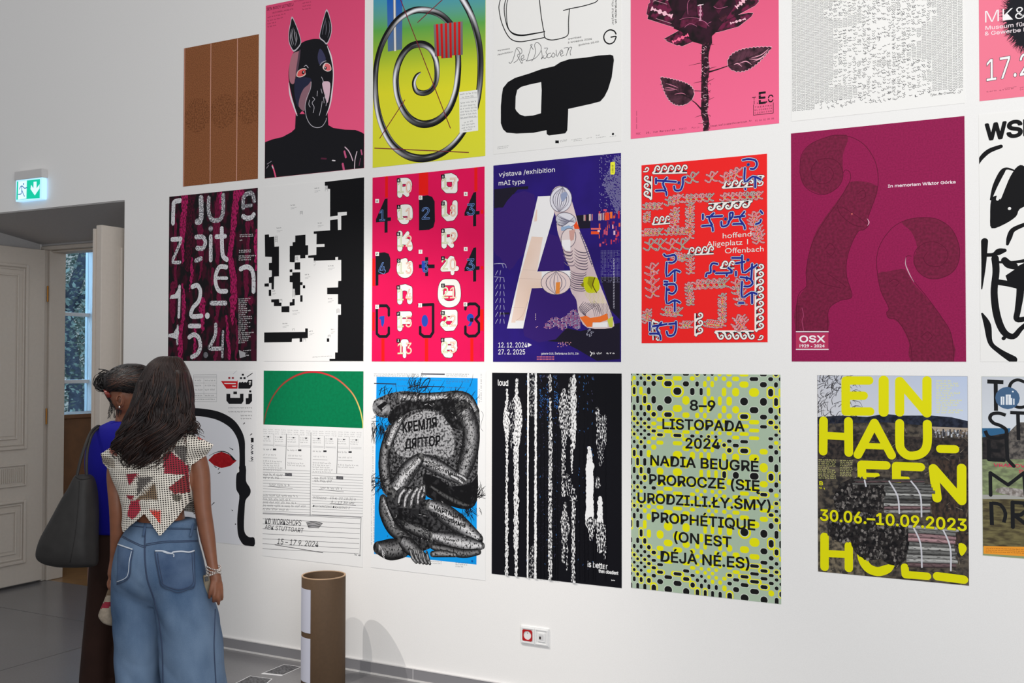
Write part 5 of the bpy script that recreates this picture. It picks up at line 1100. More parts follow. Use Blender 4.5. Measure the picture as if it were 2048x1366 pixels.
# ================================================================== the posters, lower row
# ---- O profile head
def p_head():
    k = Ink((370, 730, 3.4155)); q_ = Ink((380, 730, 8.035)); b = (24, 24, 28); rd = (176, 26, 34)
    k.poly([(-60, 380), (60, 355), (200, 365), (300, 410), (355, 480), (372, 620), (352, 760), (372, 900), (365, 1100), (380, 1225), (-60, 1180)], (228, 229, 234), smooth=3)
    k.up().stroke([(-80, 330), (40, 322), (120, 325), (220, 345), (300, 385), (350, 435), (385, 510), (392, 600), (392, 700)], [50, 54, 54, 58, 62, 62, 60, 50, 52], b)
    k.poly([(372, 690), (416, 690), (418, 790), (440, 830), (450, 860), (442, 890), (415, 925), (408, 1000), (404, 1100), (412, 1150), (440, 1176), (474, 1180), (474, 1236), (410, 1232), (380, 1200), (362, 1150), (358, 1050), (366, 960), (372, 890), (352, 850), (350, 780), (356, 740), (372, 728)], b, smooth=3)
    k.poly([(160, 650), (200, 610), (250, 592), (300, 610), (352, 655), (310, 690), (250, 704), (200, 686)], rd, c2=(150, 16, 26), g=(40, 40, .5, .3))
    k.stroke([(165, 620), (210, 598), (255, 590), (300, 605), (352, 655)], [2, 4, 6, 7, 3], b); k.poly([(305, 615), (330, 630), (345, 652), (330, 650)], b)
    for pts in ([(306, 565), (328, 578)], [(238, 700), (228, 712)], [(226, 742), (240, 734)], [(182, 958), (200, 940)], [(398, 405), (408, 396)], [(445, 480), (458, 470)], [(320, 990), (326, 994)], [(200, 690), (215, 700)]): k.stroke(pts, [3, 7], b, smooth=0)
    k.dot(346, 1087, 5, b); k.stroke([(90, 380), (95, 420), (90, 470)], 2, (180, 180, 186)); k.line((330, 62), (355, 38), 3, (190, 190, 196))
    # title block in heavy squared script
    t = q_; t.lay = 4
    t.poly([(500, 258), (770, 262), (766, 380), (588, 380)], (206, 26, 34)); t.up(); t.poly([(548, 288), (740, 290), (740, 306), (560, 304)], WHT); t.poly([(676, 334), (742, 332), (740, 352), (690, 352)], WHT); t.poly([(762, 246), (770, 246), (770, 262), (762, 262)], (206, 26, 34))
    t.rect(618, 194, 652, 222, (150, 30, 40)); t.rect(674, 194, 708, 222, (150, 30, 40))
    t.poly([(784, 290), (806, 270), (822, 284), (846, 268), (866, 286), (890, 270), (908, 284), (926, 268), (936, 240), (1004, 236), (1004, 330), (962, 380), (780, 380)], b); t.rect(836, 142, 868, 172, b); t.rect(806, 196, 840, 226, b); t.rect(862, 194, 896, 226, b); t.line((916, 194), (1008, 130), 13, b)
    t.up(); t.poly([(948, 260), (984, 258), (984, 282), (948, 284)], WHT); t.poly([(952, 296), (978, 296), (972, 316), (952, 314)], WHT)
    t.poly([(588, 462), (650, 462), (650, 528), (806, 528), (806, 462), (862, 460), (862, 580), (830, 626), (630, 626), (588, 572)], b); t.rect(700, 426, 758, 468, b)
    t.poly([(942, 462), (1000, 460), (1000, 580), (956, 630), (900, 632), (898, 534), (942, 530)], b); t.rect(954, 408, 988, 440, b)
    for i, (v, u0, u1) in enumerate(((690, 820, 1000), (752, 620, 1000), (815, 820, 1000), (862, 820, 1000))): t.scribble((u0, v + 10), (u1, v + 10), 24, b, i, w=6)
    for i in range(9): t.line((620 + i * 22, 695), (634 + i * 22, 680), 9, (150, 150, 154))
    # credit box
    t.stroke([(60, 160), (430, 156), (430, 590), (70, 586)], 4, (120, 120, 124), smooth=0, closed=True)
    for v in (186, 208, 290, 458, 516): t.line((60, v), (430, v), 3, (110, 110, 116))
    t.line((226, 208), (226, 490), 3, (120, 120, 126))
    for i, (u, v, l, h) in enumerate(((242, 262, 170, 26), (80, 262, 120, 30), (242, 345, 170, 32), (80, 345, 110, 30), (242, 415, 172, 36), (80, 415, 130, 32), (242, 502, 160, 22), (80, 500, 120, 20), (70, 558, 340, 16))): t.scribble((u, v), (u + l, v), h, b, i + 20, w=5)
    k.lay = 6
    for v, hh in ((515, 26), (560, 34), (598, 22), (640, 26)): k.stroke([(452, v - hh / 2), (466, v - hh / 4), (452, v), (466, v + hh / 4), (454, v + hh / 2)], 5, (70, 70, 76), smooth=0)
    k.rect(452, 498, 470, 528, b); k.line((436, 655), (470, 660), 2, (130, 130, 134))
    return [('head_print', k), ('lettering', t)]
poster('white poster with a thick black outline of a head and a red eye', R_(-4.824, -1.058, -4.122, -.05), (238, 237, 236), parts=p_head())

# ---- P green with handwriting
def p_green():
    k = Ink((370, 730, 3.4155)); t = Ink((370, 730, 3.4155), 3); gr = (0, 124, 78); d = (56, 56, 60)
    k.poly([(528, 20), (1240, 20), (1222, 432), (528, 406)], gr, c2=(0, 112, 70), g=(60, 60, .55, .4))
    arc = [(538, 405, 9), (560, 310, 10), (600, 220, 11), (660, 140, 12), (735, 85, 13), (810, 55, 13), (880, 47, 13), (950, 58, 12), (1030, 90, 12), (1100, 145, 12), (1155, 210, 12), (1195, 300, 11), (1215, 390, 10), (1217, 432, 10)]
    def pr(f):
        st = [(0, (104, 74, 52)), (.25, (150, 66, 50)), (.5, (196, 40, 52)), (.7, (190, 110, 78)), (.85, (206, 200, 110)), (1, (214, 206, 100))]
        for (a, c0), (b_, c1) in zip(st, st[1:]):
            if f <= b_: q = (f - a) / (b_ - a); c = tuple(c0[i] + (c1[i] - c0[i]) * q for i in range(3)); break
        return [tuple(v * .7 for v in c), tuple(min(255, v * 1.18) for v in c), tuple(v * .75 for v in c)]
    k.up().stroke([p[:2] for p in arc], [p[2] * 1.1 for p in arc], None, smooth=6, prof=pr, cap=False)
    rnd = random.Random(3)
    def sl(u): return (u - 520) * .036
    for r in range(3):
        for i in range(16): t.scribble((530 + i * 43, 442 + r * 14 + sl(530 + i * 43)), (562 + i * 43, 444 + r * 14 + sl(530 + i * 43)), 8, (120, 120, 124), r * 16 + i, w=1.6)
    for i in range(8):
        u = 530 + i * 86; o = sl(u); t.line((u + 78, 470 + o), (u + 78, 560 + o), 2, d) if i % 2 == 0 else None
        for j in range(3): t.scribble((u, 492 + j * 15 + o), (u + 56, 494 + j * 15 + o), 9, (90, 90, 94), i * 7 + j, w=1.8)
        t.rect(u + 34, 486 + o, u + 46, 494 + o, d)
        t.line((u, 548 + o), (u + 74, 551 + o), 1.6, (120, 120, 124)); t.line((u, 540 + o), (u + 74, 543 + o), 1.4, (150, 150, 154))
    for i in range(4):
        u = 530 + i * 172; o = sl(u); t.scribble((u, 582 + o), (u + 62, 584 + o), 13, d, 50 + i, w=2.6); t.rect(u + 72, 570 + o, u + 94, 582 + o, d); t.scribble((u + 4, 618 + o), (u + 94, 621 + o), 13, (100, 100, 104), 60 + i, w=2); t.line((u, 632 + o), (u + 100, 636 + o), 2, (110, 110, 114))
    for u, v0, v1 in ((694, 470, 712), (862, 460, 1030), (1044, 500, 740)): t.line((u, v0), (u - 6, v1), 4, (90, 90, 94))
    for i in range(4):
        u = 530 + i * 172; o = sl(u)
        for j in range(5 if i % 2 == 0 else 2): t.scribble((u, 660 + j * 15 + (i % 2) * 8 + o), (u + 140 - rnd.randint(0, 30), 665 + j * 15 + (i % 2) * 8 + o), 11, (84, 84, 88), 80 + i * 8 + j, w=2.2)
    v = 712
    while v < 1260:
        o = 0; c = (124, 124, 128) if v < 1010 else (96, 96, 100)
        if v < 1010: t.line((522, v), (856, v + 12), 2, c); t.line((868, v + 24), (1216, v + 38), 2, c)
        else: t.line((522, v), (1200 - (v - 1010) * .05, v + 34), 2.4, c)
        v += 19 if v < 1010 else 34
    for i in range(2):
        u = 536 + i * 350; o = i * 22
        for j in range(2): t.scribble((u, 758 + j * 20 + o), (u + 120 + (10 if j == 0 else 0), 762 + j * 20 + o), 19, d, 130 + i * 2 + j, w=3.4)
        t.poly([(u + 148, 736 + o), (u + 196, 738 + o), (u + 196, 760 + o), (u + 148, 758 + o)], d, c2=(120, 120, 124), g=(200, 200, .5, .1))
        t.scribble((u + 42, 828 + o), (u + 190, 832 + o), 20, d, 140 + i, w=3); t.line((u + 30, 828 + o), (u + 200, 844 + o), 2.4, d)
    for j, w_ in enumerate((240, 190, 230, 300, 180)): t.scribble((530, 900 + j * 23), (530 + w_, 905 + j * 23), 18, (70, 70, 74), 150 + j, w=3)
    t.text('INTENSIVE', (874, 912), (968, 918), 15, d, bold=-.01, shear=.2); t.text('15.4, 20.18:30 h', (990, 915), (1168, 926), 17, d, bold=-.01, shear=.3); t.line((990, 945), (1168, 960), 3, d); t.text('9 - 13 30 uhr', (1000, 942), (1160, 952), 15, d, shear=.3); t.text('DISTANCING DRAWING 2', (874, 970), (1128, 984), 15, d, bold=-.01, shear=.25)
    t.stroke([(520, 1010), (1204, 1040), (1196, 1305)], 4, (90, 90, 94), smooth=0); t.stroke([(522, 1010), (520, 1200)], 4, d, smooth=0)
    t.text('KD WORKSHOPS', (548, 1084), (796, 1098), 38, d, bold=.006, shear=.2); t.text('ABK STUTTGART', (545, 1120), (812, 1146), 30, d, bold=.006, shear=.2)
    for j in range(6): t.stroke([(830 + j * 3, 1076 + j * 7), (880, 1070 + j * 8), (940 - j * 5, 1082 + j * 6)], 5, d)
    t.text('15 – 17 9. 2024', (630, 1222), (912, 1244), 38, d, bold=.006, shear=.25); t.line((614, 1228), (944, 1282), 4, d); t.scribble((1160, 1302), (1200, 1306), 14, d, 7, w=4)
    return [('green_print', k), ('lettering', t)]
poster('poster with a green field and red arch above lined handwritten notes', R_(-4.068, -1.105, -3.366, -.048), (236, 236, 235), parts=p_green())

# ---- Q crouching statue
def p_statue():
    k = Ink((730, 730, 3.252)); t = Ink((730, 730, 3.252), 30); bl = (18, 156, 236); b = (20, 20, 22)
    k.poly([(76, 76), (734, 86), (726, 1298), (60, 1228)], bl, c2=(12, 146, 226), g=(6, 6, .5, .3)); k.up()
    gp = [(14, 14, 16), (58, 58, 60), (128, 128, 130), (190, 190, 192), (220, 220, 221), (196, 196, 198), (130, 130, 132), (66, 66, 68), (18, 18, 20)]
    def limb(pts, ws, rev=False, dim=1.0, cap=True):
        pr = [tuple(v * dim for v in c) for c in (gp[::-1] if rev else gp)]
        if cap:
            for e in (0, -1): k.dot(*pts[e], ws[e] / 2 * .98, tuple(110 * dim for _ in range(3)), n=20, c2=(24, 24, 26), g=(44, 44, .5, .2))
        k.stroke(pts, ws, None, smooth=6, prof=pr, cap=False, c2=(22, 22, 24), g=(100, 80, .57, .12)); k.up()
    torso = [(60, 235), (110, 205), (180, 180), (280, 170), (450, 190), (560, 180), (630, 168), (700, 205), (740, 290), (748, 400), (738, 560), (732, 720), (700, 850), (640, 935), (500, 880), (380, 820), (200, 850), (120, 830), (92, 700), (92, 600), (130, 450), (240, 340), (160, 345), (90, 335), (52, 290)]
    k.poly(torso, (104, 104, 106), smooth=3, c2=(20, 20, 22), g=(80, 80, .5, .15)); k.up()
    k.poly([(100, 860), (96, 960), (140, 1060), (230, 1130), (250, 1200), (330, 1230), (430, 1190), (600, 1190), (740, 1190), (740, 1120), (640, 1030), (560, 960), (430, 880), (300, 860), (180, 850)], (70, 70, 72), c2=b, g=(60, 60, .5, .2)); k.up()
    limb([(230, 210), (420, 215), (600, 205)], [60, 70, 80]); limb([(560, 200), (660, 225), (720, 300)], [60, 90, 60], dim=.8)
    k.poly([(300, 330), (420, 300), (540, 360), (580, 480), (560, 600), (420, 580), (260, 600), (190, 540), (220, 420)], (170, 170, 172), smooth=4, c2=(62, 62, 64), g=(80, 80, .53, .14)); k.up()
    limb([(640, 300), (690, 420), (680, 560), (640, 690), (620, 740)], [150, 130, 130, 110, 80], dim=.78)
    limb([(170, 420), (130, 560), (130, 700), (160, 820)], [70, 80, 90, 80], dim=.7)
    k.poly([(240, 250), (380, 240), (560, 220), (600, 330), (640, 420), (560, 400), (480, 300), (330, 290), (250, 330), (180, 390), (150, 330)], b, smooth=3, c2=(60, 60, 62), g=(40, 40, .56, .15)); k.up()
    k.edot(108, 282, 58, 56, (168, 168, 170), c2=(60, 60, 62), g=(30, 30, .5, .3)); k.up(); k.poly([(78, 270), (130, 236), (150, 250), (100, 292)], b); k.dot(108, 292, 9, b); k.stroke([(70, 300), (90, 330), (140, 330)], 5, b)
    k.poly([(380, 710), (480, 735), (560, 790), (700, 760), (735, 710), (730, 880), (690, 930), (640, 938), (540, 912), (430, 870), (390, 830)], b, smooth=2, c2=(44, 44, 46), g=(30, 30, .6, .1)); k.up()
    limb([(430, 790), (520, 850), (620, 900), (680, 915)], [24, 40, 44, 20], dim=.42)
    limb([(620, 745), (540, 700), (450, 650), (360, 612)], [60, 96, 104, 80]); limb([(355, 610), (280, 690), (200, 810)], [80, 124, 120])
    limb([(240, 340), (190, 420), (150, 520)], [40, 70, 60])
    # hand of folded fingers
    k.poly([(200, 830), (240, 800), (380, 790), (394, 870), (330, 930), (230, 930), (200, 900)], (70, 70, 72), smooth=3, c2=b, g=(40, 40, .5, .2)); k.up()
    for pts, w in (([(220, 900), (230, 850), (260, 810)], 30), ([(258, 920), (268, 860), (300, 810)], 32), ([(300, 920), (310, 860), (345, 800)], 32), ([(345, 900), (350, 840), (375, 790)], 30), ([(370, 860), (385, 830), (385, 790)], 24), ([(640, 770), (600, 740), (560, 720)], 30), ([(660, 750), (640, 730), (600, 712)], 26)): limb(pts, [w * .8, w, w], cap=True)
    k.poly([(210, 930), (330, 940), (400, 980), (430, 1060), (340, 1080), (240, 1020), (190, 960)], b, smooth=2, c2=(60, 60, 62), g=(40, 40, .55, .15)); k.edot(325, 960, 28, 26, (40, 40, 42)); k.up()
    limb([(120, 870), (130, 960), (190, 1070), (280, 1130)], [60, 90, 100, 70], dim=.55); limb([(260, 1040), (340, 1070), (430, 1110)], [60, 90, 80], dim=.62)
    limb([(420, 910), (510, 960), (620, 1040), (740, 1130)], [80, 130, 130, 70]); limb([(760, 1175), (680, 1170), (560, 1140), (440, 1110)], [50, 110, 110, 60]); limb([(740, 1215), (640, 1225), (520, 1200), (440, 1180)], [40, 60, 60, 40], dim=.6)
    limb([(90, 1190), (160, 1200), (240, 1190)], [90, 140, 130], dim=.62); limb([(240, 1140), (290, 1180), (400, 1270)], [70, 110, 60], dim=.72)
    for i in range(5): limb([(290 + i * 28, 1190 + i * 6), (310 + i * 26, 1250 + i * 5), (335 + i * 22, 1284 + i * 2)], [16, 26, 20], dim=.8)
    limb([(440, 1230), (500, 1225), (590, 1235)], [40, 50, 30], dim=.75)
    rnd = random.Random(2)
    for cx, cy_, n, sp, an, L in ((330, 230, 90, 60, -1.1, 90), (560, 260, 90, 70, -1.0, 80), (100, 400, 50, 34, 1.5, 120), (100, 750, 40, 40, 2.4, 80), (150, 200, 8, 30, -1.1, 70), (700, 860, 60, 34, -1.0, 90), (680, 940, 40, 36, 1.3, 70), (330, 130, 10, 30, -1.2, 70), (640, 330, 40, 50, 2.2, 60), (190, 330, 40, 40, 2.3, 70), (230, 1000, 50, 60, .8, 60), (380, 1090, 20, 30, .6, 60)):
        for i in range(n):
            x, y = cx + rnd.gauss(0, sp), cy_ + rnd.gauss(0, sp * .6); a = an + rnd.gauss(0, .45); l = L * rnd.uniform(.4, 1.1)
            t.stroke([(x, y), (x + math.cos(a) * l * .5 + rnd.uniform(-6, 6), y + math.sin(a) * l * .5), (x + math.cos(a) * l, y + math.sin(a) * l)], [4, 3, 1], b, smooth=2, cap=False)
    for u, v, w_, h in ((140, 600, 60, 14), (190, 560, 80, 14), (130, 650, 60, 14)) : pass
    for i in range(60): x, y = rnd.uniform(590, 700), rnd.uniform(440, 680); t.stroke([(x, y), (x + rnd.uniform(-12, 12), y + 8), (x + rnd.uniform(-14, 14), y - 10)], 3, b, smooth=2)
    for i in range(70): x, y = rnd.uniform(110, 240), rnd.uniform(540, 800); t.stroke([(x, y), (x + rnd.uniform(-12, 12), y + 9), (x + rnd.uniform(-14, 14), y - 8)], 3.4, b, smooth=2)
    for i in range(260):
        x, y = rnd.uniform(110, 720), rnd.uniform(190, 1230); g_ = rnd.choice((20, 20, 24, 30, 20, 40, 170)); a = rnd.uniform(-.9, .9) + (.9 if x > 400 else -.6); l = rnd.uniform(8, 26)
        if (y > 880 and (x < 130 or x > 690)) or (280 < y < 560 and 230 < x < 520 and g_ < 60 and rnd.random() < .6) or (700 < y < 880 and 400 < x): continue
        t.stroke([(x, y), (x + math.cos(a) * l * .5 + rnd.uniform(-4, 4), y + math.sin(a) * l * .5), (x + math.cos(a) * l, y + math.sin(a) * l)], [1.5, 4, 1.5], (g_, g_, g_ + 2), smooth=2, cap=False)
    t.up()
    t.text('КРЕМЛЯ', (245, 442), (468, 405), 66, b, bold=.03, shear=-.1); t.text('ДЯПТОР', (262, 545), (490, 520), 62, b, bold=.03)
    t.text('ПАСКЕЕВ', (262, 715), (345, 612), 22, b, bold=.03); t.text('АЛАБАСТР', (262, 770), (368, 652), 22, b, bold=.03)
    t.text('новодев', (395, 634), (490, 668), 22, b, bold=.03); t.text('нитротамп', (400, 660), (585, 722), 24, b, bold=.03)
    t.text('МАРТАШИН', (450, 945), (640, 1010), 32, b, bold=.03); t.text('вхоливима', (455, 982), (650, 1058), 32, b, bold=.03); t.text('цемент', (515, 1138), (600, 1150), 16, b, bold=.03)
    t.text('УНОВЕТС', (120, 890), (190, 1060), 30, (200, 200, 202), bold=.02); t.text('ГЕ', (92, 1200), (130, 1262), 34, (200, 200, 202), bold=.02)
    for pts in ([(290, 110), (300, 165)], [(330, 100), (318, 160)], [(280, 150), (345, 130)], [(362, 90), (358, 150), (392, 100), (425, 88), (400, 150), (380, 170)], [(352, 150), (420, 140)], [(95, 195), (110, 150)], [(125, 185), (130, 140)], [(150, 190), (175, 150)]): t.stroke(pts, 6, b, smooth=3)
    for a, b_, w_ in (((60, 120), (205, 124), 6), ((366, 58), (520, 60), 7), ((366, 138), (516, 142), 6)): t.line(a, b_, w_, (40, 40, 60))
    for i, (u0, u1, v) in enumerate(((60, 205, 62), (60, 205, 74), (210, 350, 62), (210, 350, 74), (366, 400, 72), (530, 680, 62), (530, 670, 74), (210, 340, 100), (530, 690, 100), (530, 680, 112), (530, 560, 122), (420, 500, 102), (530, 650, 150), (180, 350, 140), (430, 500, 1282), (430, 500, 1294), (590, 670, 1290), (590, 670, 1302), (590, 640, 1314))): t.scribble((u0, v), (u1, v + 2), 8, (76, 84, 100), i, w=2)
    for u, v0, v1 in ((756, 60, 250), (744, 160, 250), (42, 700, 1170), (52, 530, 900), (58, 900, 1160)):
        v = v0
        while v < v1: t.line((u - 3, v), (u + 4, v + 2), 2, (120, 120, 126)); v += rnd.choice((5, 6, 9, 14))
    t.stroke([(758, 300), (770, 330), (752, 400), (768, 430)], 2, (60, 60, 64)); t.stroke([(45, 380), (52, 430), (60, 510)], 4, b); t.line((700, 1096), (760, 1100), 3, (80, 80, 84)); t.dot(698, 1276, 8, (10, 90, 170))
    return [('statue_print', k), ('lettering', t)]
poster('white and blue poster with a crouching stone figure scrawled over in black', R_(-3.312, -1.10, -2.605, -.045), (238, 238, 237), parts=p_statue())

# ---- R loud
def p_loud():
    k = Ink((970, 730, 2.9696)); t = Ink((970, 730, 2.9696), 6); b = (16, 16, 22); w = (238, 238, 238)
    k.rect(30, 30, 830, 1345, b); k.up(); rnd = random.Random(9)
    def strip(u, v0, v1, wd, th=.42, jag=8, seed=0, base=w, alt=(20, 20, 28)):
        r2 = random.Random(seed); n = max(4, int((v1 - v0) / 9)); pts = []; ws = []
        for i in range(n + 1):
            f = i / n; v = v0 + (v1 - v0) * f; ww = (wd(f) if callable(wd) else wd); uu = u(f) if callable(u) else u
            pts.append((uu + r2.uniform(-jag, jag) * .35, v)); ws.append(max(2, ww + r2.uniform(-jag, jag)))
        k.stroke(pts, ws, base, smooth=0, cap=False, c2=alt, g=(190, 70, th + .055, .1)); k.up()
    for u in (245, 330, 350, 415, 430, 560, 585, 610, 640, 590, 655, 716): strip(u, 60, 1280, 5, .2, 3, u, (40, 44, 66), b)
    for i in range(150):
        u, v = rnd.choice((245, 330, 350, 375, 415, 428, 560, 586, 610, 640)) + rnd.uniform(-5, 5), 60 + 1150 * rnd.random() ** 2; k.line((u, v), (u + rnd.uniform(-6, 6), v + rnd.uniform(4, 14)), 3, rnd.choice(((44, 76, 130), (60, 110, 170), (70, 70, 100))))
    for i in range(90): u, v = rnd.choice((330, 350, 372, 415, 425)) + rnd.gauss(0, 6), rnd.gauss(220, 45); k.line((u, v), (u + 5, v + 6), 3, rnd.choice(((50, 110, 190), (60, 130, 210), (50, 60, 120))))
    for i in range(300): u, v = rnd.uniform(310, 460), rnd.uniform(100, 1100); k.line((u, v), (u + rnd.uniform(-8, 8), v + rnd.uniform(-8, 8)), 2, (44, 42, 62))
    k.up()
    strip(132, 150, 1250, lambda f: 14 + 40 * math.exp(-((f - .16) / .07) ** 2) if f < .6 else 18, .5, 7, 1); strip(188, 90, 1258, lambda f: 14 + 44 * math.exp(-((f - .2) / .1) ** 2) + (16 if f > .1 else 0) - 12 * (f > .85), .5, 8, 2); strip(160, 230, 490, lambda f: 40 * (1 - f) + 5, .36, 16, 3)
    strip(262, 45, 290, 20, .44, 3, 4); strip(284, 45, 285, 44, .36, 3, 5); strip(284, 1080, 1270, lambda f: 20 + 24 * min(1, f * 4), .36, 8, 6)
    strip(257, 40, 1266, 11, .6, 2, 7); strip(303, 40, 1272, 15, .56, 4, 8)
    strip(388, 65, 150, 22, .42, 8, 9); strip(388, 200, 340, 13, .46, 6, 10); strip(390, 340, 1280, 24, .44, 4, 11)
    strip(lambda f: 470 + 6 * f, 150, 480, lambda f: 20 + 44 * math.sin(math.pi * min(1, f * 1.1)), .42, 12, 12); strip(468, 440, 770, 22, .42, 8, 13); strip(lambda f: 510, 80, 400, lambda f: 14 + 40 * f, .4, 14, 14); strip(527, 60, 490, lambda f: 22 + 12 * math.sin(3 * f), .5, 8, 15); strip(518, 480, 640, lambda f: 16 * (1 - f) + 5, .46, 6, 16)
    strip(lambda f: 485 + 45 * f, 670, 800, 44, .36, 16, 17); strip(528, 790, 1296, 20, .44, 8, 18); strip(476, 820, 1020, lambda f: 6 + 44 * math.sin(math.pi * f * .7), .42, 12, 19); strip(468, 1000, 1170, 18, .42, 10, 20); strip(488, 900, 1220, lambda f: 16 * (1 - f) + 4, .4, 8, 21)
    strip(622, 485, 620, lambda f: 10 + 34 * f ** .5, .58, 6, 22); strip(624, 600, 950, 48, .66, 8, 23); strip(634, 930, 1035, lambda f: 42 * (1 - f) + 8, .42, 14, 24)
    strip(lambda f: 668 + 16 * f, 258, 340, lambda f: 8 + 40 * f, .4, 12, 25); strip(692, 330, 470, 62, .4, 5, 26); strip(690, 470, 590, lambda f: 52 * (1 - f * .6), .36, 8, 27); strip(672, 672, 722, 30, .4, 12, 28); strip(684, 790, 960, lambda f: 26 + 14 * f, .6, 9, 29); strip(686, 950, 1100, lambda f: 50 - 24 * f, .42, 12, 30); strip(714, 950, 1148, 14, .4, 6, 31); strip(716, 300, 470, 12, .4, 5, 32)
    t.text('loud', (78, 121), (138, 124), 34, w, bold=.02); t.text('is better', (610, 1198), (728, 1214), 34, w, bold=.02); t.text('than obedient', (676, 1232), (792, 1246), 20, w, bold=.03); t.scribble((752, 1282), (780, 1284), 8, w, 2, w=4)
    return [('stripe_print', k), ('lettering', t)]
poster('black poster with ragged white vertical streaks and small word loud', R_(-2.569, -1.062, -1.867, -.051), (16, 16, 22), parts=p_loud())

# ---- S dots and names
def p_dots():
    k = Ink((1240, 730, 2.732)); t = Ink((1240, 730, 2.732), 6); b = (24, 24, 24); ye = (232, 230, 14); sg_ = (172, 192, 168)
    k.rect(40, 30, 900, 1330, sg_); k.up()
    x0, x1, z0_, z1_ = -1.819, -1.118, EYE - 1.055, EYE - .051
    def edges(a, b_, mn, amp, ph, fr):
        e = [a]; i = 0
        while e[-1] < b_: f = (e[-1] - a) / (b_ - a); e.append(e[-1] + mn + amp * (.5 + .5 * math.sin(ph + fr * f)) ** 1.6); i += 1
        return e
    xe = edges(x0 - .01, x1 + .01, .017, .030, -1.9, 12.5); ze = edges(z0_ - .01, z1_ + .01, .017, .026, 2.2, 21)
    for i in range(len(xe) - 1):
        for j in range(len(ze) - 1):
            if (i + j) % 2: continue
            u = ((xe[i] + xe[i + 1]) / 2 - x0) / (x1 - x0); v = ((ze[j] + ze[j + 1]) / 2 - z0_) / (z1_ - z0_)
            v = 1 - v
            m = abs(u - .5) * 2; edge = m + .10 * math.sin(v * 15) + .08 * math.sin(u * 9 + v * 7)
            black = edge > .70 or v > .93 + .04 * math.sin(u * 12) and m < .75 or (.04 < v < .13 and abs(u - .36 - (v - .04) * 1.6) < .10) or (abs(u - .70) < .09 and .285 < v < .35) or (abs(v - .265) < .022 and u < .62) or (u < .38 and v < .19 and edge > .42) or (u > .72 and .1 < v < .2) or (v > .9 and u < .36) or (v > .885 and u > .66) or (abs(v - .70) < .035 and u > .68) or (abs(v - .455) < .012 and .62 < u < .88) or (abs(u - .46) < .12 and v < .02)
            inn = any(a_ < v < b2 and c_ < u < d_ for a_, b2, c_, d_ in ((.10, .185, .34, .62), (.21, .265, .17, .80), (.295, .345, .32, .63), (.37, .44, .10, .88), (.45, .52, .10, .90), (.53, .60, .03, .97), (.61, .685, .12, .86), (.70, .755, .26, .70), (.78, .85, .17, .82)))
            black = black and not inn
            holes_ = (edge > .70 and math.sin(u * 40 + v * 31) * math.sin(v * 57) > .8)
            w_, h_ = xe[i + 1] - xe[i], ze[j + 1] - ze[j]; cx, cz = (xe[i] + xe[i + 1]) / 2, (ze[j] + ze[j + 1]) / 2
            def pill(rw, rh, c):
                r = min(rw, rh); pts = []
                for q in range(20):
                    a = 2 * math.pi * (q + .5) / 20; pts.append((cx + math.copysign(rw - r, math.cos(a)) + r * math.cos(a), cz + math.copysign(rh - r, math.sin(a)) + r * math.sin(a)))
                k._add(pts, [list(range(20))], c)
            if black and not holes_:
                if math.sin(i * 2.3 + j * 1.7) > .45: k.lay = 1; pill(w_ * .70, h_ * .70, ye)
                k.lay = 2; pill(w_ * .50, h_ * .50, (206, 214, 200)); k.lay = 3; pill(w_ * .42, h_ * .42, b)
            elif math.sin(i * 1.9 - j * 2.6) > -.8: k.lay = 1; pill(w_ * .49, h_ * .49, ye)
    for s_, a, b_, h in (('8–9', (384, 246), (520, 250), 54), ('LISTOPADA', (234, 348), (680, 362), 54), ('2024', (360, 454), (546, 458), 54), ('NADIA BEUGRÉ', (168, 546), (756, 582), 54), ('PROROCZE (SIĘ', (162, 650), (764, 688), 54), ('URODZI.LI.ŁY.ŚMY)', (98, 750), (822, 796), 54),
                         ('PROPHÉTIQUE', (176, 856), (738, 902), 54), ('(ON EST', (298, 964), (608, 996), 54), ('DÉJÀ NÉ.ES)', (224, 1072), (706, 1112), 56)):
        t.text(s_, a, b_, h, b, bold=.030)
    return [('dot_print', k), ('lettering', t)]
poster('yellow and black dotted poster with stacked black lines of text', R_(-1.819, -1.055, -1.118, -.051), (172, 192, 168), parts=p_dots())

# ---- T a pile of wood
def logs(k, u0, v0, u1, v1, dv, n, rnd, strapc=(206, 206, 210)):
    """bundle of split logs lying away to the right: bark sides as strips"""
    for i in range(n):
        f = i / n; a = (u0 + rnd.uniform(-10, 10), v0 + (v1 - v0) * f); b_ = (u1 + rnd.uniform(-16, 16), v0 + dv + (v1 - v0) * f * .92); g = rnd.choice((140, 112, 88, 160, 70, 100)); r = rnd.random() < .25
        c = (g, g * (.8 if r else 1), g * (.82 if r else .98)); w_ = (v1 - v0) / n * 1.05
        k.stroke([a, ((a[0] + b_[0]) / 2, (a[1] + b_[1]) / 2 + rnd.uniform(-4, 4)), b_], [w_, w_ * 1.1, w_ * .9], None, prof=[tuple(v * .35 for v in c), c, tuple(min(255, v * 1.2) for v in c), tuple(v * .4 for v in c)], smooth=3, cap=False, c2=(40, 37, 38), g=(40, 260, .6, .12))
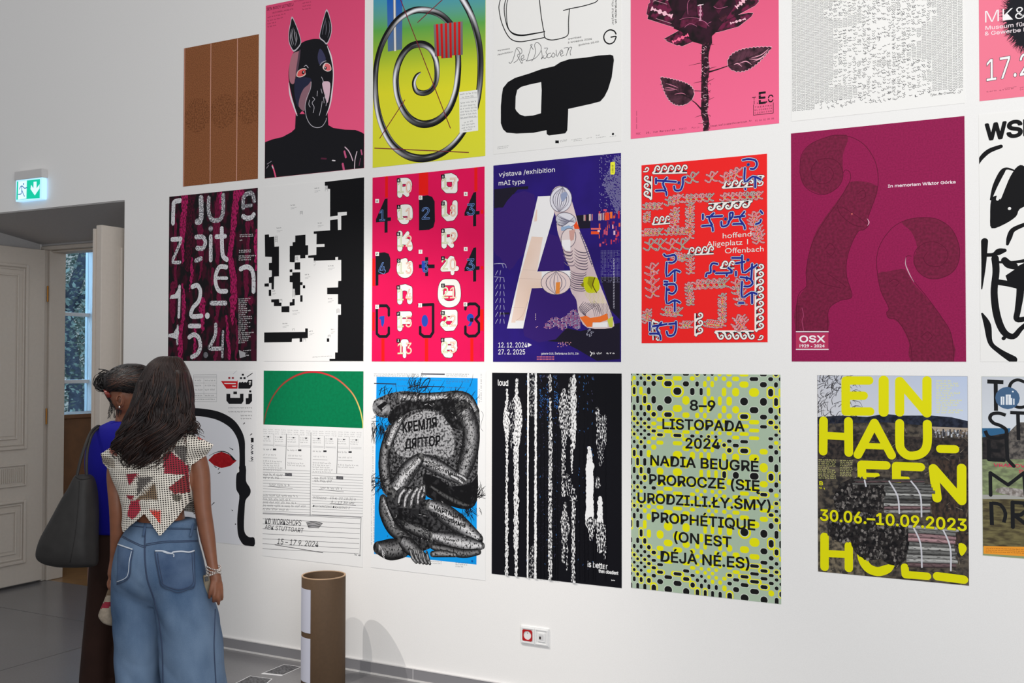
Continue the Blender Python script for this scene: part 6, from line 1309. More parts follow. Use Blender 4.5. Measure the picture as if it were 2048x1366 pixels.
def p_wood():
    k = Ink((1600, 730, 2.969)); f = Ink((1600, 730, 2.969), 60); t = Ink((1600, 730, 2.969), 30); ye = (226, 222, 10); rnd = random.Random(6)
    k.poly([(80, 40), (1020, 40), (1020, 420), (80, 420)], [(196, 198, 206), (186, 200, 226), (206, 216, 232), (214, 212, 214)]); k.up()
    k.poly([(90, 310), (240, 300), (400, 308), (500, 290), (600, 300), (780, 300), (900, 310), (1010, 336), (1010, 420), (90, 420)], (44, 50, 66), c2=(24, 28, 40), g=(50, 50, .5, .2)); k.up()
    k.poly([(90, 350), (500, 340), (780, 362), (1010, 390), (1010, 1340), (90, 1340)], (92, 84, 74), c2=(44, 42, 42), g=(36, 44, .5, .2)); k.up()
    k.poly([(780, 366), (1010, 374), (1010, 400), (800, 392)], (170, 156, 140), smooth=0); 
    for i in range(60): u = rnd.uniform(790, 995); k.rect(u, 378 + rnd.uniform(0, 50), u + rnd.uniform(4, 12), 392 + rnd.uniform(0, 46), rnd.choice(((196, 200, 206), (150, 150, 156), (60, 60, 66), (110, 96, 84))))
    k.poly([(90, 400), (1010, 440), (1010, 560), (90, 560)], (66, 58, 54), c2=(36, 34, 36), g=(60, 60, .5, .2)); k.poly([(90, 910), (330, 910), (400, 1340), (90, 1340)], (120, 110, 92), c2=(60, 56, 52), g=(50, 50, .5, .2)); k.poly([(760, 560), (1010, 560), (1010, 1080), (800, 1080)], (74, 60, 52), c2=(40, 36, 36), g=(80, 40, .5, .2)); k.up()
    for i in range(150):                                                # bare branches
        u, v = rnd.uniform(96, 330), 60 + 330 * rnd.random() ** 1.2; a = rnd.uniform(-2.6, -.3) if u < 250 else rnd.uniform(-1, .4); L = rnd.uniform(20, 80)
        k.stroke([(u, v), (u + math.cos(a) * L * .5 + rnd.uniform(-8, 8), v + math.sin(a) * L * .5), (u + math.cos(a + .4) * L, v + math.sin(a + .4) * L)], [4, 2.6, 1.2], (52, 50, 54), smooth=3, cap=False)
    for i in range(320):
        u, v = rnd.uniform(96, 1000), rnd.uniform(400, 1310); a = rnd.uniform(0, 3.1); L = rnd.uniform(12, 46); g = rnd.choice((40, 60, 110, 140))
        k.stroke([(u, v), (u + math.cos(a) * L, v - math.sin(a) * L)], [3, 1.4], (g, g * .92, g * .82), smooth=0, cap=False)
    # big rounded letters
    LT = []
    def N(): LT.append(Ink((1600, 730, 2.969), 30))
    def B(pts, w_=44, s_=0): LT[-1].stroke(pts, w_, ye, smooth=s_)
    N()
    def fill(q): t.poly(q, ye)
    for pts in ([(272, 92), (272, 276), (416, 276)], [(272, 92), (410, 92)], [(272, 182), (378, 182)]): B(pts, 50)
    N(); B([(497, 92), (497, 278)], 58); N(); B([(592, 280), (592, 96), (754, 286), (754, 92)], 52)
    N(); B([(140, 330), (138, 512)], 50); B([(140, 418), (286, 426)], 44); B([(288, 334), (290, 520)], 50)
    N(); B([(344, 532), (442, 344), (544, 536)], 50); B([(390, 480), (490, 484)], 36)
    N(); B([(592, 346), (592, 450), (600, 500), (640, 536), (700, 534), (740, 508), (756, 460), (756, 350)], 50, 4); N(); B([(834, 498), (920, 500)], 48)
    N(); B([(370, 700), (366, 592), (512, 596)], 50); B([(380, 652), (460, 654)], 26); N(); B([(574, 700), (572, 600), (716, 606)], 50); B([(590, 672), (640, 674)], 22)
    N(); B([(814, 790), (792, 614), (960, 806), (960, 612)], 52)
    N(); B([(146, 1020), (146, 1198)], 50); B([(146, 1118), (292, 1126)], 42); B([(290, 1074), (290, 1206)], 48)
    N(); B([(372, 1050), (366, 1130), (400, 1200), (460, 1226), (520, 1210), (556, 1182)], [24, 50, 54, 54, 50, 20], 4); N(); B([(622, 1200), (626, 1244), (756, 1254)], 44); N(); B([(816, 1254), (972, 1274)], 50); 
    LT[-1].poly([(942, 1060), (974, 1062), (990, 1085), (984, 1108), (962, 1134), (946, 1112)], ye, smooth=2); 
    # the two bundles, cut ends to the left
    def ends(cx, cy_, rx, ry, n, seed):
        r2 = random.Random(seed)
        f.poly([(cx + rx * math.cos(2 * math.pi * i / 20), cy_ + ry * math.sin(2 * math.pi * i / 20)) for i in range(20)], (44, 40, 40), c2=(20, 20, 22), g=(40, 60, .5, .2)); f.up()
        for i in range(n):
            a, q = r2.uniform(0, 6.283), r2.random() ** .5; u, v = cx + rx * q * math.cos(a), cy_ + ry * q * math.sin(a); g = r2.choice((60, 96, 140, 50, 120)); s_ = r2.uniform(7, 13)
            f.poly([(u + s_ * r2.uniform(.6, 1.1) * math.cos(2 * math.pi * j / 5 + a), v + s_ * 1.5 * r2.uniform(.6, 1.1) * math.sin(2 * math.pi * j / 5 + a)) for j in range(5)], (g, g * .96, g * .93), c2=(26, 24, 26), g=(60, 60, .5, .2))
        f.up()
    ends(340, 800, 140, 130, 150, 1); ends(470, 760, 60, 100, 60, 5)
    logs(f, 320, 684, 740, 716, -2, 3, rnd); logs(f, 500, 706, 790, 890, 12, 9, rnd); f.up()
    for pts in ([(530, 690), (580, 780), (590, 880)], [(660, 690), (714, 770), (722, 900)], [(384, 684), (392, 720)]): f.stroke(pts, 9, (206, 206, 212), smooth=4)
    f.up(); ends(250, 960, 90, 90, 60, 7); ends(430, 1030, 130, 130, 130, 2); ends(560, 1060, 100, 130, 100, 3)
    logs(f, 640, 960, 930, 1210, 24, 10, rnd); f.up()
    for pts in ([(672, 960), (716, 1060), (724, 1200)], [(846, 970), (892, 1080), (896, 1220)]): f.stroke(pts, 9, (206, 206, 212), smooth=4)
    f.lay = 4000
    f.text('30.06.–10.09.2023', (122, 922), (988, 984), 66, ye, bold=.03, outline=(60, 58, 40), ow=.022)
    f.lay = 4002
    for j in range(14): f.scribble((810, 100 + j * 14.5), (810 + rnd.uniform(70, 170), 100 + j * 14.5), 12, (232, 228, 120), j, w=3)
    for j in range(10): f.scribble((112, 566 + j * 12), (214 - (rnd.random() < .2) * 40, 568 + j * 12), 8, (214, 212, 130), j + 20, w=2.4); f.scribble((238, 570 + j * 10), (320 - rnd.random() * 20, 572 + j * 10), 7, (206, 204, 130), j + 40, w=2.2)
    f.text('B', (116, 712), (136, 714), 22, ye, bold=.03); f.scribble((116, 736), (148, 738), 14, ye, 3, w=4)
    return [('photo_print', k)] + [('letter', q) for q in LT] + [('log_print', f)]
poster('photo poster of bundled logs with huge yellow rounded lettering ein haufen holz', R_(-.959, -.897, -.362, -.052), (92, 84, 74), parts=p_wood())

# ---- U at the right edge
def p_town():
    k = Ink((1600, 730, 2.969)); t = Ink((1600, 730, 2.969), 8); b = (26, 27, 30)
    k.poly([(1070, 40), (2100, 40), (2100, 420), (1070, 420)], [(196, 200, 208), (200, 206, 212), (224, 228, 232), (214, 220, 226)]); k.up()
    k.poly([(1080, 375), (1250, 375), (1240, 440), (1085, 440)], (50, 100, 140)); k.poly([(1080, 430), (1250, 400), (1260, 620), (1080, 600)], (54, 50, 50), c2=(30, 30, 32), g=(40, 40, .5, .2)); k.poly([(1240, 400), (1300, 340), (2000, 340), (2000, 580), (1240, 600)], (112, 106, 100), c2=(60, 58, 58), g=(60, 60, .5, .2))
    k.poly([(1080, 560), (2000, 560), (2000, 800), (1080, 790)], (142, 156, 112), c2=(110, 118, 90), g=(30, 60, .5, .25)); k.poly([(1080, 770), (2000, 780), (2000, 810), (1080, 800)], (166, 166, 160)); k.poly([(1080, 795), (2000, 800), (2000, 1120), (1080, 1080)], (118, 110, 74), c2=(74, 66, 48), g=(20, 70, .5, .25)); k.poly([(1090, 1074), (2000, 1096), (2000, 1180), (1090, 1120)], (240, 156, 50)); k.up()
    k.poly([(1160, 750), (1200, 725), (1330, 740), (1400, 760), (1400, 790), (1250, 775)], (176, 170, 166), smooth=2, c2=(120, 112, 106), g=(60, 60, .5, .2))
    t.text('VRAMOVING', (1150, 602), (1420, 612), 18, (206, 50, 90), bold=.03); t.text('ST', (1300, 640), (1360, 642), 18, (206, 50, 90), bold=.03)
    def L_(pts, w_=22, s_=0): t.stroke(pts, w_, b, smooth=s_, cap=False)
    L_([(1112, 98), (1208, 102)], 24); L_([(1162, 100), (1164, 272)]); L_([(1330, 100), (1290, 88), (1252, 110), (1240, 165), (1252, 220), (1290, 250), (1340, 244), (1380, 200), (1380, 130), (1330, 100)], 18, 4)
    L_([(1222, 298), (1180, 286), (1140, 292), (1128, 318), (1150, 345), (1190, 360), (1224, 385), (1220, 420), (1180, 434), (1120, 425), (1100, 390)], 20, 4); L_([(1248, 282), (1420, 290)], 20); L_([(1294, 285), (1298, 446)], 20)
    L_([(1120, 450), (1122, 560), (1210, 566)], 22); L_([(1120, 505), (1190, 510)], 18); L_([(1224, 420), (1232, 560), (1270, 600)], 20)
    L_([(1132, 772), (1130, 640), (1236, 712), (1330, 640)], 20); L_([(1330, 640), (1340, 780)], 20); L_([(1135, 812), (1140, 950)], 22); L_([(1140, 820), (1190, 830), (1220, 880), (1210, 935)], 20, 3); L_([(1264, 962), (1262, 815), (1330, 820), (1350, 860), (1310, 890), (1270, 890), (1360, 960)], 22)
    t.up().dot(1232, 196, 66, (70, 100, 134)); t.up()
    for u, v0, w_ in ((1192, 188, 22), (1222, 176, 30), (1248, 196, 12), (1266, 200, 8)): t.rect(u, v0, u + w_, 236, (226, 232, 238))
    t.up(); t.line((1204, 190), (1204, 236), 3, (70, 100, 134)); t.line((1236, 180), (1236, 236), 3, (70, 100, 134)); t.dot(1264, 158, 5, (226, 232, 238))
    for j in range(3): t.scribble((1104, 1090 + j * 11), (1600, 1108 + j * 11), 6, (120, 70, 30), j, w=2)
    return [('photo_print', k), ('lettering', t)]
poster('landscape photo poster with thin black capitals at the right edge of the row', R_(-.310, -.770, .19, -.052), (142, 156, 112), parts=p_town())
# ================================================================== wall socket
def wall_at(px, py): x, z, t = W(px, py); return x, z
sx0, sz1 = wall_at(1042.5, 1250); sx1, sz0 = wall_at(1098.5, 1292); sz0 = wall_at(1042, 1286)[1]
so = empty('wall_socket', ((sx0 + sx1) / 2, WALL, sz0)); tag(so, 'white double wall plate with a red power socket and a data outlet', 'wall socket')
wp = mat('plate_white', (232, 232, 231), .35); rp = mat('socket_red', (176, 20, 24), .3); dk_ = mat('socket_dark', (30, 8, 10), .5); mt = mat('contact_metal', (200, 196, 190), .25, metal=1)
xm = (sx0 + sx1) / 2; hx = (sx1 - sx0) / 2; zc = (sz0 + sz1) / 2; hz = (sz1 - sz0) / 2
def plate_ring(x0, x1, z0, z1, w_, y0, y1, mb): mb.box((x0, y0, z0), (x0 + w_, y1, z1)).box((x1 - w_, y0, z0), (x1, y1, z1)).box((x0 + w_, y0, z0), (x1 - w_, y1, z0 + w_)).box((x0 + w_, y0, z1 - w_), (x1 - w_, y1, z1)); return mb
fr_ = MB(); fr_.box((sx0, WALL - .007, sz0), (sx1, WALL, sz1)); plate_ring(sx0 + .004, xm - .002, sz0 + .006, sz1 - .006, .0075, WALL - .0105, WALL - .007, fr_); plate_ring(xm + .002, sx1 - .004, sz0 + .006, sz1 - .006, .0075, WALL - .0105, WALL - .007, fr_)
bevel(fr_.build('frame', wp, so), .0014)
# red insert with a round well
cxr = (sx0 + xm) / 2; R0 = .0225
def disc_well(cx, cz, half, r, y_face, y_back, m1, m2, parent):
    n = 28; vs = []; fs = []
    ring = [(cx + r * math.cos(2 * math.pi * i / n), cz + r * math.sin(2 * math.pi * i / n)) for i in range(n)]
    sq = []
    for i in range(n):
        a = 2 * math.pi * i / n; m_ = half / max(abs(math.cos(a)), abs(math.sin(a))); sq.append((cx + m_ * math.cos(a), cz + m_ * math.sin(a)))
    vs = [(x, y_face, z) for x, z in sq] + [(x, y_face, z) for x, z in ring] + [(x, y_back, z) for x, z in ring]
    for i in range(n): j = (i + 1) % n; fs += [(i, j, n + j, n + i), (n + i, n + j, 2 * n + j, 2 * n + i)]
    fs.append(tuple(2 * n + i for i in range(n)))
    return MB().raw(vs, fs).build('power_insert', m1, parent)
ins = disc_well(cxr, zc, .0275, .0215, WALL - .0102, WALL - .0015, rp, None, so)
for dx in (-.0095, .0095): MB().tube([(cxr + dx, WALL - .0018, zc), (cxr + dx, WALL - .0015, zc)], .003, 10).build('hole', dk_, ins)
MB().tube([(cxr, WALL - .0015, zc + .012), (cxr, WALL - .009, zc + .012)], .0024, 10).build('earth_pin', mt, ins)
cxd = (xm + sx1) / 2
di = bevel(MB().box((cxd - .019, WALL - .0115, zc - .022), (cxd + .019, WALL - .0075, zc + .022)).build('data_insert', wp, so), .0012)
MB().box((cxd - .013, WALL - .0124, zc - .013), (cxd + .013, WALL - .0112, zc + .009)).build('shutter_frame', mat('plate_grey', (206, 206, 206), .4), di)
MB().box((cxd - .010, WALL - .0130, zc - .009), (cxd - .001, WALL - .0122, zc + .004)).build('jack', dk_, di)
MB().box((cxd - .012, WALL - .0122, zc + .011), (cxd + .012, WALL - .0113, zc + .014)).build('name_strip', mat('plate_grey2', (190, 190, 190), .4), di)

# ================================================================== cardboard tube
TD, TR = 5.4, .1128
tc_ = at(647.5, 1149.5, TD); TH = tc_.z; TX, TY = tc_.x, tc_.y
tb = empty('cardboard_tube', (TX, TY, 0)); tag(tb, 'tall open brown cardboard tube standing on the floor by the wall', 'tube')
n = 64; vs = []; fs = []; ri = TR - .007
prof_ = [(TR - .001, 0), (TR, .002), (TR, TH - .002), (TR - .001, TH), (ri + .001, TH), (ri, TH - .002), (ri, .02)]
for r, z in prof_:
    for i in range(n): a = 2 * math.pi * i / n; vs.append((TX + r * math.cos(a), TY + r * math.sin(a), z))
for k_ in range(len(prof_) - 1):
    for i in range(n): j = (i + 1) % n; fs.append((k_ * n + i, k_ * n + j, (k_ + 1) * n + j, (k_ + 1) * n + i))
fs.append(tuple((len(prof_) - 1) * n + i for i in range(n)))
card = mat('cardboard', (86, 65, 44), .75, noise=.08, scale=60, bump=.02)
body = MB().raw(vs, fs).build('tube_body', card, tb, smooth=True)
rimv = []; rimf = []
for r, z in ((TR + .0004, TH - .004), (TR + .0004, TH + .0004), (ri - .0004, TH + .0004), (ri - .0004, TH - .003)):
    for i in range(n): a = 2 * math.pi * i / n; rimv.append((TX + r * math.cos(a), TY + r * math.sin(a), z))
for k_ in range(3):
    for i in range(n): j = (i + 1) % n; rimf.append((k_ * n + i, k_ * n + j, (k_ + 1) * n + j, (k_ + 1) * n + i))
MB().raw(rimv, rimf).build('rim', mat('card_rim', (176, 146, 116), .7), tb)
# two white labels wrapped round its left side
vd = Vector((TX, TY)).normalized(); base_a = math.atan2(-vd.y, -vd.x)                # towards the camera
def label_patch(z0, z1, a0, a1, name):
    m_ = 12; V = []; F = []
    for r in (TR + .0015, TR + .0003):
        for k_ in range(m_ + 1):
            a = a0 + (a1 - a0) * k_ / m_
            for z in (z0, z1): V.append((TX + r * math.cos(a), TY + r * math.sin(a), z))
    for k_ in range(m_): i = k_ * 2; F.append((i, i + 2, i + 3, i + 1))
    o_ = (m_ + 1) * 2
    for k_ in range(m_): i = k_ * 2; F += [(i, i + 2, o_ + i + 2, o_ + i), (i + 1, i + 3, o_ + i + 3, o_ + i + 1)]
    F += [(0, 1, o_ + 1, o_), (2 * m_, 2 * m_ + 1, o_ + 2 * m_ + 1, o_ + 2 * m_)]
    return MB().raw(V, F).build(name, mat('label_paper', (196, 198, 212), .5), tb)
def z_at(py): return at(612, py, TD - .03).z
aL = base_a - math.radians(97); aR = base_a - math.radians(35)
for p0, p1 in ((1174, 1259.5), (1270, 1357)): label_patch(z_at(p1), z_at(p0), aL, aR, 'label')

# ================================================================== floor stickers
def sticker(pts, label, seed):
    P_ = [on_floor(*p) for p in pts]; c = sum(P_, Vector()) / 4; zt_ = .0014
    me = MB().raw([(p.x, p.y, zt_) for p in P_] + [(p.x, p.y, .0002) for p in P_], [(0, 1, 2, 3), (4, 5, 1, 0), (5, 6, 2, 1), (6, 7, 3, 2), (7, 4, 0, 3)]).mesh('floor_sticker', mat('sticker_white', (226, 226, 228), .45), (c.x, c.y, 0))
    o = link('floor_sticker', me, None, (c.x, c.y, 0)); tag(o, label, 'sticker')
    rnd = random.Random(seed); mb = MB()
    def pt(u, v): a = P_[0].lerp(P_[1], u); b_ = P_[3].lerp(P_[2], u); q = a.lerp(b_, v); return (q.x, q.y, zt_ + .0003)
    mb.raw([pt(.04, .1), pt(.96, .1), pt(.96, .97), pt(.04, .97)], [(0, 1, 2, 3)])
    o2 = mb.build('dark_print', mat('sticker_black', (30, 30, 33), .45, col2=(104, 104, 108), scale=90, detail=1), o)
    return o
sticker([(522, 1348), (563, 1352), (604, 1334), (568, 1329)], 'dark printed floor sticker just left of the cardboard tube', 1)
sticker([(460, 1372), (520, 1380), (545, 1358), (500, 1352)], 'dark printed floor sticker cut by the bottom of the frame near the jeans', 2)
# spotlights that throw the two round-topped shadows of the tube on the wall
def spot_for_shadow(px, py, power, radius, col):
    x, z, t_ = W(px, py); S_ = Vector((x, WALL, z)); T_ = Vector((TX, TY + .05, TH)); d = (T_ - S_).normalized(); L_ = S_ + d * 5.2
    spot('track_spotlight', L_, S_ + Vector((.4, 0, .5)), power, math.radians(34), radius, col)
spot_for_shadow(707, 1280, 200, .006, (1, .93, .86)); spot_for_shadow(760, 1288, 330, .004, (1, .95, .9))
# ================================================================== two women looking at the wall
from mathutils.bvhtree import BVHTree
from mathutils import noise as mnoise
HR = Vector((cy, sy, 0)); HF = Vector((-sy, cy, 0))              # across and away, horizontal
def loft_rows(rows, Z0, n=48, sub=5, pw=2.2, disp=None, cap=True):
    """rows: (py, left px, right px, half depth, depth shift); horizontal superellipse rings"""
    q = catmull([tuple(float(x) for x in r) for r in rows], sub); V = []; F = []
    for i, (py, L, R, dh, dd) in enumerate(q):
        a_, b_ = at(L, py, Z0 + dd), at(R, py, Z0 + dd); c = (a_ + b_) / 2; a = (b_ - a_).length / 2; t = i / (len(q) - 1)
        for k in range(n):
            th = 2 * math.pi * k / n; co, si = math.cos(th), math.sin(th)
            x = math.copysign(abs(co) ** (2 / pw), co); y = math.copysign(abs(si) ** (2 / pw), si)
            m = 1 + (disp(th, t, c.z) if disp else 0); V.append(c + HR * a * x * m + HF * dh * y * m)
    N = len(q)
    for i in range(N - 1):
        for k in range(n): j = (k + 1) % n; F.append((i * n + k, (i + 1) * n + k, (i + 1) * n + j, i * n + j))
    if cap: F.append(tuple(range(n))); F.append(tuple((N - 1) * n + k for k in range(n))[::-1])
    return V, F
def evaluated(me, mods):
    o = bpy.data.objects.new('tmp', me); COL.objects.link(o); mods(o)
    dg = bpy.context.evaluated_depsgraph_get(); dg.update(); r = bpy.data.meshes.new_from_object(o.evaluated_get(dg)); bpy.data.objects.remove(o); return r
def skin_body(joints, links, extra=(), voxel=.0048, name='body'):
    """joints: name -> (point, radius); a Skin graph fused with extra meshes into one surface"""
    names = list(joints); me = bpy.data.meshes.new('sk'); me.from_pydata([tuple(joints[n][0]) for n in names], [(names.index(a), names.index(b)) for a, b in links], [])
    def m1(o):
        o.modifiers.new('s', 'SKIN'); ly = me.skin_vertices or None
    o = bpy.data.objects.new('tmp', me); COL.objects.link(o)
    sk = o.modifiers.new('s', 'SKIN'); sk.use_smooth_shade = True
    bm = bmesh.new(); bm.from_mesh(me); lay = bm.verts.layers.skin.verify(); bm.verts.ensure_lookup_table()
    for i, n in enumerate(names): bm.verts[i][lay].radius = (joints[n][1],) * 2; bm.verts[i][lay].use_root = (i == 0)
    bm.to_mesh(me); bm.free()
    ss = o.modifiers.new('ss', 'SUBSURF'); ss.levels = 2; ss.render_levels = 2
    dg = bpy.context.evaluated_depsgraph_get(); dg.update(); r = bpy.data.meshes.new_from_object(o.evaluated_get(dg)); bpy.data.objects.remove(o)
    V = [v.co.copy() for v in r.vertices]; F = [list(p.vertices) for p in r.polygons]
    for v, f in extra: i = len(V); V += v; F += [[k + i for k in q] for q in f]
    m2 = bpy.data.meshes.new(name); m2.from_pydata([tuple(v) for v in V], [], F)
    def mods(o):
        rm = o.modifiers.new('r', 'REMESH'); rm.mode = 'VOXEL'; rm.voxel_size = voxel; rm.use_smooth_shade = True
        sm = o.modifiers.new('m', 'SMOOTH'); sm.factor = .5; sm.iterations = 2
    return evaluated(m2, mods)
def ellipsoid(c, ax, n=20, m=14):
    V = []; F = []
    for i in range(m + 1):
        ph = math.pi * i / m
        for k in range(n): th = 2 * math.pi * k / n; V.append(c + ax[0] * math.sin(ph) * math.cos(th) + ax[1] * math.sin(ph) * math.sin(th) + ax[2] * math.cos(ph))
    for i in range(m):
        for k in range(n): j = (k + 1) % n; F.append((i * n + k, (i + 1) * n + k, (i + 1) * n + j, i * n + j))
    return V, F
def attach(me, parent, name, mats, smooth=True):
    me.name = name; me.materials.clear()
    for m in (mats if isinstance(mats, (list, tuple)) else [mats]): me.materials.append(m)
    me.transform(Matrix.Translation(-wloc(parent))); return link(name, me, parent, smooth=smooth)
def bvh_of(V, F): return BVHTree.FromPolygons([tuple(v) for v in V], [tuple(f) for f in F])
CAMP = Vector((0, 0, EYE))
def hit(bvh, px, py, fb):
    d = ray(px, py).normalized(); r = bvh.ray_cast(CAMP, d); return (r[0] if r[0] else at(px, py, fb)), d
def patch(bvh, quad, fb, off=.003, n=12, m=12, edge=None):
    """a piece of cloth lying on a surface: quad of picture points, followed onto the surface"""
    V = []; F = []
    for q in (off, off * .2):
        for i in range(m + 1):
            for k in range(n + 1):
                u, v = k / n, i / m; x = (quad[0][0] * (1 - u) + quad[1][0] * u) * (1 - v) + (quad[3][0] * (1 - u) + quad[2][0] * u) * v; y = (quad[0][1] * (1 - u) + quad[1][1] * u) * (1 - v) + (quad[3][1] * (1 - u) + quad[2][1] * u) * v
                if edge: x, y = edge(u, v, x, y)
                p, d = hit(bvh, x, y, fb); V.append(p - d * q)
    w = n + 1; o_ = (m + 1) * w
    for i in range(m):
        for k in range(n): a = i * w + k; F.append((a, a + w, a + w + 1, a + 1))
    rim = [k for k in range(w)] + [i * w + n for i in range(1, m + 1)] + [m * w + k for k in range(n - 1, -1, -1)] + [i * w for i in range(m - 1, 0, -1)]
    for i in range(len(rim)): a, b_ = rim[i], rim[(i + 1) % len(rim)]; F.append((a, b_, b_ + o_, a + o_))
    return V, F
def seam(bvh, pts, fb, r=.0022, off=.001, n=6, sub=6):
    P_ = []
    for x, y in catmull([tuple(map(float, p)) for p in pts], sub): p, d = hit(bvh, x, y, fb); P_.append(p - d * off)
    return MB().tube(P_, r, n)

def cloth_material(name, c1, c2, scale, rough=.85, bump=.25, stretch=(1, 1, 1), weave=0):
    m, t, b = nt(name); N = t.nodes.new; L = t.links.new
    tc = N('ShaderNodeTexCoord'); mp = N('ShaderNodeMapping'); mp.inputs['Scale'].default_value = stretch; L(tc.outputs['Object'], mp.inputs[0])
    n = N('ShaderNodeTexNoise'); n.inputs['Scale'].default_value = scale; n.inputs['Detail'].default_value = 6; L(mp.outputs[0], n.inputs[0])
    n2 = N('ShaderNodeTexNoise'); n2.inputs['Scale'].default_value = 420; L(tc.outputs['Object'], n2.inputs[0])
    mr = N('ShaderNodeMapRange'); mr.inputs[1].default_value = .34; mr.inputs[2].default_value = .66; L(n.outputs[0], mr.inputs[0])
    ad = N('ShaderNodeMath'); ad.operation = 'MULTIPLY_ADD'; ad.inputs[1].default_value = weave; L(n2.outputs[0], ad.inputs[0]); L(mr.outputs[0], ad.inputs[2])
    sb = N('ShaderNodeMath'); sb.operation = 'SUBTRACT'; sb.inputs[1].default_value = weave / 2; sb.use_clamp = True; L(ad.outputs[0], sb.inputs[0])
    mx = N('ShaderNodeMix'); mx.data_type = 'RGBA'; mx.inputs[6].default_value = (*lin(c1), 1); mx.inputs[7].default_value = (*lin(c2), 1); L(sb.outputs[0], mx.inputs[0]); L(mx.outputs[2], b.inputs['Base Color'])
    b.inputs['Roughness'].default_value = rough; b.inputs['Specular IOR Level'].default_value = .2
    bp = N('ShaderNodeBump'); bp.inputs['Strength'].default_value = bump; bp.inputs['Distance'].default_value = .006; L(n.outputs[0], bp.inputs['Height']); L(bp.outputs[0], b.inputs['Normal'])
    return m
SKIN = mat('skin', (128, 80, 56), .5, noise=.12, scale=30, bump=.03); SKIN2 = mat('skin_two', (124, 76, 53), .5, noise=.12, scale=30)
HAIRM = mat('hair_dark_brown', (38, 24, 21), .5, col2=(18, 11, 11), scale=14, spec=.35); HAIRL = mat('hair_brown_light', (72, 45, 34), .45, spec=.4); HAIRB = mat('hair_black', (17, 13, 14), .45, spec=.35)
DENIM = cloth_material('denim', (104, 126, 152), (62, 86, 116), 5.5, bump=.45, stretch=(1, 1, .55), weave=.5)
DENIMD = cloth_material('denim_dark', (82, 102, 130), (56, 76, 106), 9, bump=.3, weave=.5)
STITCH = mat('denim_stitch', (50, 64, 90), .9); FRAY = mat('frayed_edge', (196, 204, 214), .9)

# ------------------------------------------------------------------ woman in jeans
Z2 = 4.3
P2 = lambda px, py, dd=0.0: at(px, py, Z2 + dd)
fx = P2(325, 1529); w2 = empty('person', (fx.x, fx.y, 0)); tag(w2, 'woman with long dark wavy hair, patchwork crochet blouse and wide blue jeans, seen from behind', 'person')
J = {'pelvis': (P2(322, 1095), .10), 'waist': (P2(320, 1020), .092), 'chest': (P2(316, 950), .115), 'upper': (P2(318, 905), .085), 'neck': (P2(322, 862), .046), 'neck2': (P2(327, 838), .045), 'skull': (P2(333, 780), .075),
     'shL': (P2(240, 905), .044), 'armL': (P2(231, 950), .041), 'elL': (P2(234, 1012, -.01), .034), 'foL': (P2(236, 1062, .01), .034), 'wrL': (P2(230, 1122, .03), .022), 'paL': (P2(227, 1143, .03), .026), 'pbL': (P2(225, 1158, .03), .024),
     'shR': (P2(390, 900), .046), 'armR': (P2(402, 950), .042), 'elR': (P2(405, 1015, -.01), .037), 'foR': (P2(414, 1068, -.01), .035), 'wrR': (P2(426, 1136, -.03), .0215), 'paR': (P2(431, 1155, -.035), .026), 'pbR': (P2(434, 1170, -.035), .026),
     'hipL': (P2(285, 1130), .075), 'knL': (P2(280, 1305), .055), 'anL': (P2(283, 1490), .038), 'toL': (P2(280, 1520, .12), .032), 'hipR': (P2(360, 1130), .075), 'knR': (P2(380, 1305), .055), 'anR': (P2(390, 1490), .038), 'toR': (P2(392, 1520, .12), .032)}
LK = [('pelvis', 'waist'), ('waist', 'chest'), ('chest', 'upper'), ('upper', 'neck'), ('neck', 'neck2'), ('neck2', 'skull'), ('upper', 'shL'), ('shL', 'armL'), ('armL', 'elL'), ('elL', 'foL'), ('foL', 'wrL'), ('wrL', 'paL'), ('paL', 'pbL'), ('upper', 'shR'), ('shR', 'armR'), ('armR', 'elR'), ('elR', 'foR'), ('foR', 'wrR'), ('wrR', 'paR'), ('paR', 'pbR'),
      ('pelvis', 'hipL'), ('hipL', 'knL'), ('knL', 'anL'), ('anL', 'toL'), ('pelvis', 'hipR'), ('hipR', 'knR'), ('knR', 'anR'), ('anR', 'toR')]
def fingers(Pf, sets):
    ex = []
    for pts, rs in sets:
        mb = MB().tube(catmull([tuple(Pf(*p)) for p in pts], 4), [x[0] for x in catmull([(r,) for r in rs], 4)], 10)
        ex.append((mb.v, mb.f)); e = Pf(*pts[-1]); r = rs[-1]; ex.append(ellipsoid(e, (Vector((r, 0, 0)), Vector((0, r, 0)), Vector((0, 0, r))), 10, 8))
    return ex
exR = fingers(P2, [([(426, 1160, -.045), (423, 1174, -.065), (420, 1186, -.07), (419, 1195, -.055)], [.0095, .0088, .008, .007]), ([(431, 1164, -.05), (430, 1180, -.07), (428, 1194, -.074), (427, 1203, -.055)], [.0098, .009, .0082, .007]),
                   ([(436, 1166, -.04), (437, 1182, -.06), (437, 1197, -.064), (437, 1208, -.05)], [.0095, .0088, .008, .0068]), ([(441, 1164, -.03), (443, 1177, -.045), (444, 1189, -.05), (444, 1199, -.042)], [.0085, .0078, .007, .006]),
                   ([(424, 1150, -.02), (418, 1160, 0), (415, 1172, .005), (414, 1181, -.005)], [.0115, .0105, .009, .0075])])
exL = fingers(P2, [([(224, 1160, .0), (222, 1172, -.012), (223, 1182, -.01)], [.0095, .0085, .007]), ([(227, 1162, 0), (226, 1175, -.014), (227, 1186, -.01)], [.0095, .0085, .007]), ([(230, 1162, .005), (231, 1176, -.01), (232, 1186, -.004)], [.009, .008, .007]),
                   ([(221, 1156, .02), (217, 1167, .02), (218, 1177, .018)], [.0085, .0078, .006]), ([(232, 1150, .04), (237, 1160, .045), (236, 1172, .035)], [.0105, .009, .0075])])
hc = P2(333, 778); tilt = .06
